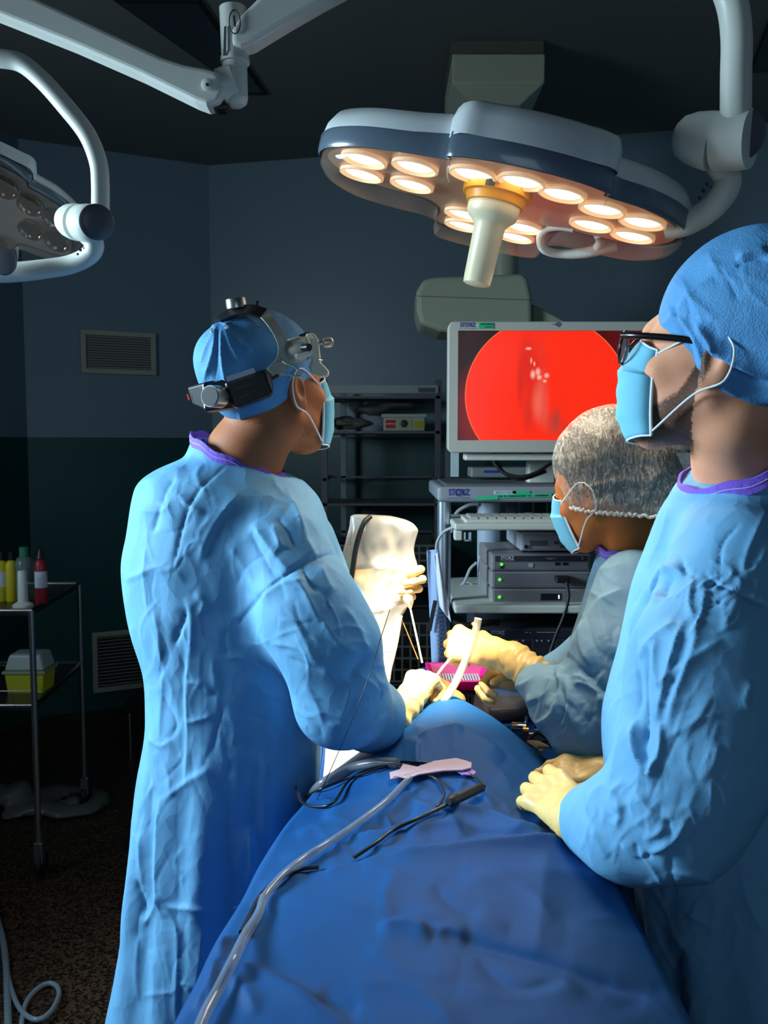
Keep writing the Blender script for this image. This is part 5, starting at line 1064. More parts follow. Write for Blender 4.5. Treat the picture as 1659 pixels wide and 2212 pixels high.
MB().obox(W(520, 810, 1.468) + fo * .008, e_r, fo, e_u, .024, .0006, .0042).build('white_label', MPAPER, bt, smooth=False)
MB().obox(W(411, 858, 1.513) + [-.003, -.003, 0], (.35, 0, -1), (0, 1, 0), (1, 0, .35), .005, .0006, .0012).build('red_mark', mat('red_mark', (220, 70, 40), .5, emit=(230, 70, 40), estr=.5), hl, smooth=False)
# headband strips
def strip(pts, w_, th, name, m_, par, up_local=None, smooth=6):
    P = catmull(np.array(pts, float), smooth); C_ = Hw((0, -.014, .03)); V = []; T_ = np.gradient(P, axis=0)
    for p, t in zip(P, T_):
        t = t / np.linalg.norm(t); o = p - C_; o -= t * (o @ t); o /= np.linalg.norm(o); s = np.cross(t, o)
        for a, b in ((-1, 0), (1, 0), (1, 1), (-1, 1)): V.append(p + s * a * w_ / 2 + o * b * th)
    F_ = [(i * 4 + j, i * 4 + (j + 1) % 4, (i + 1) * 4 + (j + 1) % 4, (i + 1) * 4 + j) for i in range(len(P) - 1) for j in range(4)] + [(0, 3, 2, 1), tuple(range(len(V) - 4, len(V)))]
    return obj(name, V, F_, m_, par, smooth=False, bevel=.0008)
strip([W(560, 672, 1.50), W(582, 692, 1.485), (W(602, 722, 1.483)), (W(612, 752, 1.487)), W(606, 782, 1.485), W(585, 806, 1.478)], .020, .002, 'side_strap', MBAND_H, hl)
strip([W(585, 806, 1.478), W(610, 790, 1.485), W(622, 775, 1.495), W(640, 765, 1.515)], .018, .0025, 'temple_band', MBAND_H, hl)
strip([W(470, 700, 1.52), W(480, 688, 1.52), W(510, 675, 1.51), W(540, 671, 1.50), W(570, 680, 1.495)], .026, .004, 'top_pad', MDARK, hl)
strip([W(476, 690, 1.53), W(500, 676, 1.52), W(530, 668, 1.52), W(565, 674, 1.51)], .020, .003, 'top_band', MDARK, hl)
kt = W(512, 668, 1.52); MB().lathe(kt, (-.12, -.1, 1), [(0, .010), (.002, .0175), (.0165, .0175), (.018, .0165)], 36).build('top_knob', MSILV, hl)
MB().obox(W(548, 667, 1.52), (1, 0, .5), (0, 1, 0), (-.5, 0, 1), .010, .008, .003).obox(W(555, 660, 1.52), (.3, 0, 1), (0, 1, 0), (1, 0, -.3), .008, .004, .002).build('adjuster', MDARK, hl, smooth=False, bevel=.001)
# front optics
fm = W(632, 755, 1.50)
MB().lathe(W(618, 760, 1.505), W(660, 752, 1.50) - W(618, 760, 1.505), [(0, .016), (.004, .020), (.020, .021), (.026, .021), (.036, .019)], 32).build('lamp_mount', MBAND_H, hl)
MB().obox(W(652, 752, 1.495), (1, 0, .25), (0, 1, 0), (-.25, 0, 1), .016, .012, .017).build('hinge_block', MOPT, hl, smooth=False, bevel=.006)
MB().cyl(W(655, 751, 1.482), W(668, 750, 1.470), .0062, 20).build('black_knob', MDARK, hl)
prism([(660, 718), (676, 718), (686, 730), (692, 782), (700, 790), (710, 800), (708, 812), (690, 814), (672, 806), (666, 790), (672, 780), (668, 740), (658, 728)], 1.50, .028, 'optics', MOPT, hl, .005)
MB().tube(tp((648, 728, 1.505), (668, 722, 1.505), (678, 735, 1.505)), .004, 10, smooth=4).build('black_trim', MDARK, hl)
MB().cyl(W(672, 746, 1.505), W(700, 740, 1.505), .0028, 14).build('focus_rod', MSILV, hl); MB().lathe(W(698, 741, 1.505), (1, 0, .1), [(0, .006), (.002, .0085), (.012, .0085), (.016, .007), (.018, .002)], 24).build('focus_knob', mat('focus_knob', (200, 190, 160), .3, metal=.3), hl)
MB().cyl(W(690, 777, 1.49), W(698, 778, 1.485), .0015, 8).build('lever', MSILV, hl)
MB().tube(tp((611, 768, 1.488), (608, 776, 1.485), (616, 784, 1.480), (632, 790, 1.480), (648, 801, 1.482), (650, 810, 1.484), (636, 813, 1.48), (618, 808, 1.472), (600, 812, 1.468)), .0018, 8, smooth=8).build('lamp_cable', MBAND_H, hl)
MB().cyl(W(602, 811, 1.468), W(586, 819, 1.466), .0035, 12).build('cable_plug', MDARK, hl)

# ================================================================== 2. person in the hair net, across the table
Y2 = 1.78
nr = thing('person', 'person in white hair net and pale gown, leaning over the far side of the table', 'person', W(1430, 1500, Y2) * [1, 1, 0])
rows = [(1180, 1318, 1440, .07, 1.76), (1205, 1297, 1470, .10), (1230, 1285, 1520, .12), (1270, 1272, 1560, .13), (1340, 1252, 1580, .14), (1420, 1228, 1590, .145), (1500, 1235, 1590, .145), (1600, 1240, 1600, .15), (1700, 1262, 1600, .16), (1900, 1270, 1600, .17), (2250, 1260, 1610, .18)]
A2 = sections(rows, Y2, .15)
arm2 = [(W(1372, 1275, 1.66), .078), (W(1330, 1440, 1.58), .085), (W(1290, 1560, 1.54), .080), (W(1225, 1520, 1.62), .065), (W(1160, 1475, 1.72), .042)]
NC2 = W(1368, 1176, 1.765)
def g2(P):
    d = smin(column(P, A2, 2.2, .02), chain(P, arm2, .03), .03); d = smin(d, cone(P, W(1262, 1600, 1.56), W(1270, 1540, 1.56), .045, .06), .04); d = smin(d, chain(P, [(W(1290, 1400, 1.93), .06), (W(1200, 1470, 1.95), .05), (W(1150, 1475, 1.90), .035)], .03), .03); return neck_open(d, P, NC2, (.068, 0, .010), (.0, -.066, -.012))
F2 = [([(1225, 1420), (1290, 1310), (1345, 1270)], 10, (.010, .5)), ([(1260, 1340), (1258, 1400), (1275, 1440)], 8, (.009, -.4)), ([(1300, 1290), (1305, 1350), (1330, 1420)], 10, (.006, .4)), ([(1265, 1445), (1290, 1475), (1320, 1500)], 9, (-.010, .3)), ([(1180, 1440), (1150, 1470), (1110, 1490)], 7, .009), ([(1200, 1450), (1180, 1500), (1140, 1520)], 8, (.012, .4)), ([(1205, 1440), (1215, 1490), (1195, 1545), (1160, 1560)], 9, (.013, -.4)), ([(1190, 1470), (1165, 1510), (1130, 1540)], 5, -.009), ([(1228, 1460), (1232, 1520), (1215, 1570)], 7, (.010, .4)), ([(1218, 1480), (1222, 1530), (1205, 1570)], 4, -.009),
      ([(1235, 1460), (1270, 1470), (1310, 1530)], 10, (.012, .4)), ([(1240, 1500), (1245, 1560), (1260, 1610)], 9, (.007, -.4)), ([(1290, 1490), (1300, 1560), (1310, 1640)], 9, .006), ([(1140, 1500), (1150, 1545), (1180, 1570)], 6, .009), ([(1110, 1495), (1125, 1525), (1145, 1555)], 5, .007), ([(1250, 1440), (1280, 1460), (1310, 1440)], 6, -.006), ([(1200, 1600), (1240, 1640), (1300, 1650)], 9, .006), ([(1270, 1220), (1310, 1230), (1350, 1215)], 9, .004), ([(1295, 1500), (1262, 1480), (1238, 1478)], 7, .008)]
F2 += rand_folds(15, 1110, 1420, 1330, 1660, 40, 110, 50, 55, 5, .0045) + rand_folds(16, 1240, 1190, 1400, 1430, 16, 60, 40, 90, 9, .003)
cloth_mesh('gown', g2, [W(1100, 1500, 1.7)[0] - .04, 1.42, .22], [.80, 2.05, 1.41], .0066, fabric('pale_gown_cloth', (124, 164, 190), crink=.5, trans=.06), nr, F2, noise=((.002, (14, 14, 9), 12),), gain=.85)
HC2 = W(1303, 1055, 1.76); M2 = head_axes(-46, -14, 6)
nk2 = [(toW(HC2, M2, .98, (0, -.03, -.05)), .055), (W(1372, 1165, 1.76), .056), (W(1390, 1215, 1.77), .07)]
body_mesh('body', nr, skin_mat('brown_skin', (186, 112, 58), (20, 14, 12)), HC2, M2, .95, nk2, HC2 + [-.16, -.17, -.22], HC2 + [.18, .17, .15])
# hair under the net, then the net itself
def dome(Q):
    Q = Q.copy(); z = Q[:, 2]; Q[:, 2] = np.where(z < .035, .035 + (z - .035) * .42, z); return Q
def hair2(P): Q = (P - HC2.astype(np.float32)) @ M2.astype(np.float32) / .95; pc = Q; Q = dome(Q); return smax(smin(ell(Q, (0, -.035, .054), (.088, .116, .104)), ell(Q, (0, -.125, .0), (.060, .052, .05)),   .04), -((pc - np.array((0, -.10, -.050), np.float32)) @ (np.array((0, -.30, 1), np.float32) / 1.044)), .01) * .95
V, F = sdf_mesh(hair2, HC2 - .24, HC2 + .24, .005); V = relax(V, F, 1); V = V + normals(V, F) * (.005 * (ridged(V, (14, 40, 14), 9) - .5))[:, None]
mh = mat('dark_hair', (34, 28, 26), .45, noise=.5, nscale=60, bump=.6, bscale=180); hair = obj('hair', V, F, mh, nr)
def net2(P):
    Q = (P - HC2.astype(np.float32)) @ M2.astype(np.float32) / .95; pc = Q; Q = dome(Q)
    d = smin(ell(Q, (0, -.035, .055), (.098, .128, .112)), ell(Q, (0, -.14, -.005), (.07, .062, .068)), .04); d = smax(d, -((pc - np.array((0, -.10, -.066), np.float32)) @ (np.array((0, -.30, 1), np.float32) / 1.044)), .008)
    return d * .95
V, F = sdf_mesh(net2, HC2 - .26, HC2 + .26, .0045); V = relax(V, F, 1); N = normals(V, F)
V = V + N * (.003 * (ridged(V, (22, 22, 22), 9) - .5) + .003 * (ridged(V, (60, 60, 60), 10) - .5) * (((V - HC2) @ M2 / .95 - np.array((0, -.10, -.066))) @ (np.array((0, -.30, 1)) / 1.044) < .018))[:, None]
FN2 = [([(1240, 1060), (1330, 1040), (1400, 1040), (1440, 1020)], 5, .004), ([(1270, 1085), (1340, 1060), (1420, 1050)], 5, -.003), ([(1190, 940), (1200, 985), (1230, 1040)], 5, .003), ([(1180, 960), (1196, 1000), (1225, 1055)], 4, -.003), ([(1230, 1065), (1300, 1090), (1370, 1098)], 5, .004), ([(1200, 900), (1260, 930), (1330, 960)], 8, .003), ([(1360, 1100), (1400, 1060), (1430, 1000)], 6, .003), ([(1210, 880), (1290, 870), (1370, 890)], 7, .003)] + rand_folds(44, 1190, 870, 1430, 1090, 50, 30, 35, 60, 3.5, .0018)
V = fold(V, N, FN2)
def net_mat():
    m, t, b = nt('hair_net'); L = t.links; N_ = t.nodes; b.inputs['Base Color'].default_value = srgb(226, 224, 216); b.inputs['Roughness'].default_value = .7
    tr = N_.new('ShaderNodeBsdfTransparent'); ms = N_.new('ShaderNodeMixShader'); tc = N_.new('ShaderNodeTexCoord')
    mp = N_.new('ShaderNodeMapping'); mp.inputs['Rotation'].default_value = (.3, .5, .6); mp.inputs['Scale'].default_value = (4, 1, 1); L.new(tc.outputs['Object'], mp.inputs[0])
    n = N_.new('ShaderNodeTexNoise'); n.inputs['Scale'].default_value = 38; n.inputs['Detail'].default_value = 8; n.inputs['Roughness'].default_value = .7; n.inputs['Distortion'].default_value = 2.0; L.new(mp.outputs[0], n.inputs['Vector'])
    mr = N_.new('ShaderNodeMapRange'); mr.inputs[1].default_value = .44; mr.inputs[2].default_value = .74; mr.inputs[3].default_value = .12; mr.inputs[4].default_value = .75; L.new(n.outputs['Fac'], mr.inputs[0])
    L.new(mr.outputs[0], ms.inputs[0]); L.new(tr.outputs[0], ms.inputs[1]); L.new(b.outputs[0], ms.inputs[2]); L.new(ms.outputs[0], N_['Material Output'].inputs[0]); return m
net = obj('hair_net', V, F, net_mat(), nr)
pn_ = np.array((0, -.30, 1)) / 1.044; p0_ = np.array((0, -.10, -.066)); a1_ = np.array([1., 0, 0]); a2_ = np.cross(pn_, a1_); c0_ = p0_ + a2_ * (.06 if a2_[1] > 0 else -.06); rim_ = []
for t in np.linspace(0, 2 * math.pi, 181)[:-1]:
    d_ = a1_ * math.cos(t) + a2_ * math.sin(t); r_ = np.linspace(.02, .22, 200); Pq = dome((c0_ + d_ * r_[:, None]).astype(np.float32))
    f_ = smin(ell(Pq, (0, -.035, .055), (.098, .128, .112)), ell(Pq, (0, -.14, -.005), (.07, .062, .068)), .04); rr_ = r_[np.argmax(f_ > 0)]
    rim_.append(HC2 + M2 @ ((c0_ + d_ * (rr_ - .001 + .0022 * math.sin(t * 70)) + pn_ * (.0025 * math.sin(t * 45))) * .95))
rim_.append(rim_[0]); MB().tube(rim_, .0034, 8, cap=False).build('elastic_edge', fabric('net_frill', (214, 208, 202), crink=.8, scale=60), net)
mask_mesh(nr, HC2, M2, .95)
cl = collar_ring(nr, NC2, (.071, 0, .010), (.0, -.069, -.012), r=.007)
strip_a, strip_b = W(1418, 1105, 1.72), W(1402, 1165, 1.70)
MB().tube([W(1440, 1112, 1.76), W(1425, 1120, 1.71), W(1412, 1140, 1.695), W(1404, 1166, 1.695)], .006, 8, smooth=5, flat=.35).build('tie_strap', MPAPER, cl); MB().tube([W(1422, 1102, 1.72), W(1436, 1112, 1.715), W(1444, 1128, 1.71)], .005, 8, smooth=5, flat=.4).build('tie_loop', mat('magenta_tie', (150, 50, 140), .6), cl)
wn2 = W(1060, 1408, 1.80)
fn2h, T2h, H2h = hand_fn(W(1070, 1412, 1.80), W(1000, 1392, 1.83) - W(1070, 1412, 1.80), (.0, -.8, .6), 1, [(55, 80, 40), (62, 85, 45), (68, 85, 45), (72, 88, 45)], [(W(1110, 1425, 1.78), .032), (W(1150, 1455, 1.74), .038)], scale=1.0, thumb=((.020, .012, -.004), (.040, .045, -.020), (.036, .075, -.036), (.022, .10, -.046)))
lo, hi = bb([W(1150, 1455, 1.74), T2h(H2h[1][0][0]), T2h(H2h[0][2][0]), T2h(H2h[3][2][0]), T2h(H2h[4][3][0])], .05)
glove('glove', nr, fn2h, lo, hi, (W(1050, 1405, 1.80), W(1150, 1455, 1.74)), label='glove on the near fist holding the clear tube', folds=[([(1020, 1365), (1010, 1390), (985, 1400)], 5, -.004), ([(1085, 1390), (1082, 1430), (1100, 1470)], 5, .003), ([(1110, 1400), (1120, 1440), (1110, 1480)], 5, .003), ([(1030, 1430), (1060, 1440), (1090, 1450)], 7, -.002)])
fn2b, T2b, H2b = hand_fn(W(1128, 1468, 1.87), (-1, -.1, .05), (.0, .6, .6), -1, [(50, 70, 40)] * 4, [(W(1150, 1470, 1.88), .03)], scale=.8)
lo, hi = bb([W(1150, 1470, 1.88), T2b(H2b[1][1][0]), T2b(H2b[0][2][0]), T2b(H2b[3][2][0]), T2b(H2b[4][3][0])], .045)
glove('glove', nr, fn2b, lo, hi, label='glove on the far hand, only fingertips in sight')
legs_and_shoes(nr, *W(1430, 1500, Y2)[:2], -.9, .2, .6)

# ================================================================== 3. bearded person on the right
Y3 = 1.30
mn = thing('person', 'bearded person in glasses, blue cap and blue gown in the right foreground', 'person', W(1620, 1500, Y3) * [1, 1, 0])
rows = [(1015, 1515, 1740, .070, 1.25), (1040, 1490, 1800, .080, 1.25), (1066, 1462, 1850, .095, 1.26), (1110, 1434, 1890, .12, 1.27), (1200, 1400, 1920, .14), (1280, 1372, 1930, .15), (1400, 1345, 1930, .15), (1480, 1325, 1930, .15), (1560, 1308, 1930, .15), (1650, 1310, 1930, .15), (1750, 1330, 1930, .15), (1850, 1375, 1930, .15), (2000, 1392, 1930, .155), (2212, 1430, 1940, .16), (2500, 1440, 1940, .17)]
A3 = sections(rows, Y3, .15)
arm3 = [(W(1590, 1230, 1.16), .088), (W(1530, 1450, 1.10), .092), (W(1500, 1640, 1.08), .090), (W(1455, 1755, 1.08), .078), (W(1360, 1785, 1.11), .062), (W(1285, 1775, 1.16), .050)]
NC3 = W(1625, 996, 1.25)
def g3(P):
    th = np.arctan2(P[:, 1] - Y3, P[:, 0] - .55); ple = .006 * np.sin(th * 11 + P[:, 2] * 3) * np.clip((1.05 - P[:, 2]) * 3, 0, 1)
    d = smin(column(P, A3, 2.3, .02) - ple, chain(P, arm3, .04), .035); d = smin(d, chain(P, [(W(1400, 1480, 1.40), .055), (W(1385, 1620, 1.42), .045), (W(1350, 1668, 1.43), .035)], .03), .03); return neck_open(d, P, NC3, (.094, 0, .042), (.0, -.085, -.014))
F3 = [([(1448, 1090), (1430, 1160), (1400, 1230)], 10, (.006, .4)), ([(1600, 1130), (1560, 1180), (1555, 1260)], 5, (-.006, .4)), ([(1659, 1100), (1620, 1180), (1600, 1250)], 6, (.006, .3)), ([(1480, 1240), (1440, 1230), (1415, 1270), (1420, 1300)], 11, (.016, .5)), ([(1450, 1240), (1435, 1270), (1440, 1290)], 8, -.016), ([(1500, 1250), (1490, 1300), (1500, 1340)], 7, .010), ([(1520, 1235), (1540, 1255), (1570, 1270), (1620, 1290), (1659, 1310)], 6, (-.010, .4)), ([(1505, 1275), (1535, 1250), (1560, 1240)], 6, .009), ([(1525, 1280), (1515, 1330), (1490, 1380)], 7, (.010, .4)), ([(1480, 1340), (1460, 1400), (1440, 1480), (1420, 1560)], 11, (.015, .5)), ([(1510, 1340), (1490, 1420), (1460, 1500), (1440, 1570)], 12, (.012, -.4)), ([(1460, 1345), (1410, 1380), (1380, 1420)], 9, .010),
      ([(1375, 1360), (1370, 1420), (1380, 1500), (1370, 1560)], 8, (-.012, .4)), ([(1405, 1400), (1395, 1470), (1398, 1560), (1380, 1620)], 8, (-.014, .4)), ([(1420, 1380), (1415, 1440), (1430, 1490)], 8, .011), ([(1375, 1550), (1370, 1600), (1385, 1650), (1405, 1670), (1415, 1640)], 8, (.018, .4)), ([(1392, 1570), (1390, 1620), (1400, 1655)], 8, -.016), ([(1430, 1560), (1428, 1620), (1405, 1670)], 9, (.014, .3)), ([(1345, 1560), (1335, 1620), (1320, 1700)], 9, .008), ([(1350, 1680), (1330, 1720), (1340, 1760)], 8, .010), ([(1310, 1690), (1280, 1720), (1262, 1760)], 7, .008), ([(1265, 1710), (1262, 1750), (1280, 1800)], 7, (-.008, .3)),
      ([(1330, 1690), (1345, 1750), (1330, 1790)], 9, (.010, .4)), ([(1370, 1700), (1420, 1760), (1480, 1760)], 14, (.008, .5)), ([(1260, 1760), (1300, 1830), (1320, 1845)], 8, .007), ([(1340, 1820), (1370, 1845), (1400, 1850)], 6, .007), ([(1370, 1820), (1385, 1850), (1410, 1845)], 5, -.008), ([(1490, 1760), (1450, 1820), (1400, 1845)], 7, (.010, .4)), ([(1440, 1780), (1420, 1800), (1390, 1815)], 7, .006), ([(1420, 1480), (1500, 1420), (1560, 1380)], 12, (.008, .4)), ([(1430, 1600), (1500, 1560), (1540, 1500)], 12, (.006, -.4)), ([(1550, 1600), (1540, 1650), (1510, 1690)], 14, .007), ([(1625, 1470), (1610, 1510), (1620, 1540)], 8, .010),
      ([(1380, 1300), (1360, 1380), (1340, 1470)], 9, (.006, .3)), ([(1600, 1240), (1590, 1300), (1560, 1360)], 9, .006), ([(1659, 1180), (1630, 1230), (1600, 1240)], 7, .006), ([(1440, 1880), (1540, 1900), (1540, 2000), (1530, 2060)], 12, (.010, .4)), ([(1400, 1900), (1440, 1960), (1480, 2060)], 14, .008), ([(1600, 1880), (1620, 1960), (1659, 2020)], 12, .008), ([(1480, 1560), (1440, 1640), (1400, 1740)], 3, -.003)]
F3 += rand_folds(25, 1330, 1230, 1659, 1830, 44, 112, 35, 110, 5, .0026) + rand_folds(26, 1470, 1220, 1600, 1300, 20, 100, 60, 50, 4, .0045) + rand_folds(27, 1260, 1680, 1500, 1840, 18, 120, 50, 65, 5, .003) + rand_folds(28, 1400, 1880, 1659, 2212, 22, 90, 40, 120, 10, .005)
cloth_mesh('gown', g3, [W(1240, 1700, 1.12)[0] - .03, .92, .22], [.80, 1.55, 1.545], .0062, MGOWN, mn, F3, noise=((.0012, (14, 14, 8), 22), (.004, (6, 6, 3), 24)), gain=.6)
HC3 = W(1566, 778, 1.20); M3 = head_axes(-58, 9, -4)
nk3 = [(toW(HC3, M3, 1.05, (0, -.025, -.07)), .062), (W(1605, 1000, 1.25), .062), (W(1640, 1080, 1.26), .066)]
def beard3(Q):
    return std_beard(Q, .72)
body_mesh('body', mn, skin_mat('fair_skin', (228, 164, 130), (34, 24, 20)), HC3, M3, 1.06, nk3, HC3 + [-.18, -.18, -.34], HC3 + [.20, .18, .16], beardf=beard3)
c3_ = cap_fn(HC3, M3, 1.06, (.094, .122, .118), (0, -.03, .052), (0, -.10, -.085), (0, -.54, 1.0), lambda Q: ell(Q, (0, -.09, .01), (.075, .065, .07)))
FC3 = [([(1424, 700), (1450, 690), (1490, 640), (1540, 600)], 12, (.006, .5)), ([(1440, 660), (1500, 720), (1530, 790), (1600, 850)], 12, (.008, .5)), ([(1455, 650), (1480, 720), (1510, 790)], 8, -.005), ([(1500, 690), (1560, 770), (1659, 820)], 10, (.009, -.4)), ([(1540, 800), (1600, 850), (1659, 875)], 10, (.007, .4)), ([(1510, 700), (1540, 740), (1545, 770)], 9, .008), ([(1470, 600), (1500, 650), (1520, 700)], 10, .004), ([(1590, 560), (1630, 545), (1659, 540)], 9, .006), ([(1590, 575), (1630, 560), (1659, 560)], 6, -.005), ([(1560, 790), (1620, 815), (1659, 830)], 7, -.006)] + rand_folds(61, 1430, 560, 1659, 860, 14, 50, 25, 120, 10, .003)
cloth_mesh('cap', c3_, HC3 - .22, HC3 + .24, .0045, MCAP, mn, FC3, noise=((.002, (20, 20, 20), 13),), rel=1)
mask_mesh(mn, HC3, M3, 1.06)
collar_ring(mn, NC3, (.099, 0, .044), (.0, -.090, -.014), r=.010)
# glasses
hw3 = lambda q: toW(HC3, M3, 1.06, q)
gs = bpy.data.objects.new('glasses', None); COL.objects.link(gs); gs.parent = mn
MFRM = mat('black_frame', (16, 16, 18), .25)
for s in (-1, 1):
    th = np.linspace(0, 2 * math.pi, 37); mb = MB(); mb.tube([hw3((s * .034 + .026 * math.cos(t), .122 - .004 * math.cos(t) * s, -.002 + .021 * math.sin(t))) for t in th], .0022, 8, cap=False)
    rim = mb.build('rim', MFRM, gs); V = [hw3((s * .034 + .025 * math.cos(t), .122, -.002 + .020 * math.sin(t))) for t in th[:-1]]; obj('lens', V, [tuple(range(36))], glassy('spectacle_lens', (150, 160, 165), .25, .03), rim, smooth=False)
    MB().tube([hw3((s * .061, .119, .010)), hw3((s * .072, .095, .010)), hw3((s * .078, .04, .010)), hw3((s * .080, -.005, .006))], .0024, 8, smooth=4, flat=1.8).build('temple', MFRM, gs)
MB().tube([hw3((-.010, .122, .004)), hw3((0, .127, .007)), hw3((.010, .122, .004))], .0022, 8, smooth=4).build('bridge', MFRM, gs)
# his gloved hands resting on the drape
WR3 = W(1252, 1768, 1.17); KN3 = W(1176, 1704, 1.26)
fn3, T3, H3 = hand_fn(WR3, KN3 - WR3, (-.25, -.65, 1), 1, [(12, 50, 35), (16, 58, 35), (20, 62, 35), (26, 62, 35)], [(W(1285, 1788, 1.145), .036), (W(1310, 1800, 1.125), .042)], scale=1.05, thumb=((.022, .012, -.004), (.046, .045, -.016), (.054, .078, -.028), (.050, .104, -.040)))
lo, hi = bb([W(1300, 1800, 1.13), T3(H3[1][1][0]), T3(H3[1][3][0]), T3(H3[0][3][0]), T3(H3[3][2][0]), T3(H3[4][3][0])], .05)
glove('glove', mn, fn3, lo, hi, (W(1215, 1755, 1.21), W(1290, 1795, 1.14)), label='glove on the near hand resting on the drape')
WR4 = W(1330, 1668, 1.44)
fn4, T4, H4 = hand_fn(WR4, (-1, .12, -.03), (0, -.35, 1), -1, [(20, 30, 20)] * 4, [(W(1350, 1660, 1.45), .03)], scale=.95)
lo, hi = bb([W(1350, 1660, 1.45), T4(H4[1][1][0]), T4(H4[1][3][0]), T4(H4[3][3][0]), T4(H4[4][3][0])], .05)
glove('glove', mn, fn4, lo, hi, label='glove on the far hand lying behind the near one')
legs_and_shoes(mn, *W(1660, 1500, Y3)[:2], -.9, .3, .6)
# ================================================================== operating table, patient and drape
from mathutils.bvhtree import BVHTree
MDRAPE = fabric('drape_cloth', (9, 76, 136), crink=.2, weave=1200, wstr=.05, rough=.68, spec=.25, scale=5, trans=.04)
ROWS = [(.36, (-.215, .985), (-.10, 1.0), (.04, 1.01), (.19, 1.0), (.30, .97)), (.60, (-.213, .985), (-.10, 1.005), (.04, 1.018), (.19, 1.01), (.30, .975)), (.85, (-.200, .985), (-.09, 1.01), (.05, 1.022), (.19, 1.015), (.298, .985)), (1.05, (-.178, .985), (-.08, 1.005), (.06, 1.022), (.19, 1.015), (.303, .985)),
        (1.25, (-.150, .985), (-.05, 1.0), (.07, 1.012), (.19, 1.01), (.318, .975)), (1.45, (-.115, .970), (-.02, 1.008), (.08, 1.034), (.19, 1.022), (.318, .960)), (1.60, (-.112, .93), (.0, 1.0), (.09, 1.040), (.20, 1.022), (.318, .95)), (1.72, (-.110, .885), (.02, .988), (.105, 1.045), (.205, 1.015), (.31, .930)), (1.80, (-.08, .85), (.05, .975), (.12, 1.032), (.205, .985), (.30, .89)), (1.86, (-.05, .80), (.06, .93), (.13, .98), (.20, .94), (.28, .84))]
def drape_mesh():
    Yn = np.array([r[0] for r in ROWS]); C = np.array([[q for q in r[1:]] for r in ROWS])      # rows x 5 x 2
    Ys = np.linspace(Yn[0], Yn[-1], 330); D = np.zeros((len(Ys), 5, 2))
    Cs = catmull(np.concatenate([Yn[:, None], C.reshape(len(Yn), -1)], 1), 10)
    for j in range(10): D.reshape(len(Ys), -1)[:, j] = np.interp(Ys, Cs[:, 0], Cs[:, 1 + j])
    V = []; ntop = 190; nh = 70; w_ = 2 * nh + ntop
    for i, Y in enumerate(Ys):
        T_ = catmull(D[i], 12); L = np.concatenate([[0], np.cumsum(np.linalg.norm(np.diff(T_, axis=0), axis=1))]); t = np.linspace(0, L[-1], ntop); top = np.stack([np.interp(t, L, T_[:, 0]), np.interp(t, L, T_[:, 1])], 1)
        hL = []; hR = []
        for k in range(nh):
            q = (k + 1) / nh; dz = .62 * q; out = .016 * (1 - math.exp(-dz * 30)) + .028 * q
            w1 = (.014 * math.sin(Y * 23 + 2.0 * math.sin(Y * 7)) + .008 * math.sin(Y * 41 + 1)) * min(1, q * 2.5); w2 = (.012 * math.sin(Y * 19 + 1.5 * math.sin(Y * 5))) * min(1, q * 2.5)
            r_ = .02 * (1 - math.exp(-dz * 60))
            hL.append((top[0, 0] - r_ - .02 * q + w1 - .012 * q, top[0, 1] - dz)); hR.append((top[-1, 0] + r_ + .01 * q + w2 - .0 * q, top[-1, 1] - dz))
        row = hL[::-1] + [tuple(p) for p in top] + hR; V += [(x, Y, z) for x, z in row]
    V = np.array(V); n = len(Ys); F = []
    for i in range(n - 1):
        for j in range(w_ - 1): F.append((i * w_ + j, i * w_ + j + 1, (i + 1) * w_ + j + 1, (i + 1) * w_ + j))
    return V, np.array(F)
V, F = drape_mesh(); V = relax(V, F, 6); N = normals(V, F)
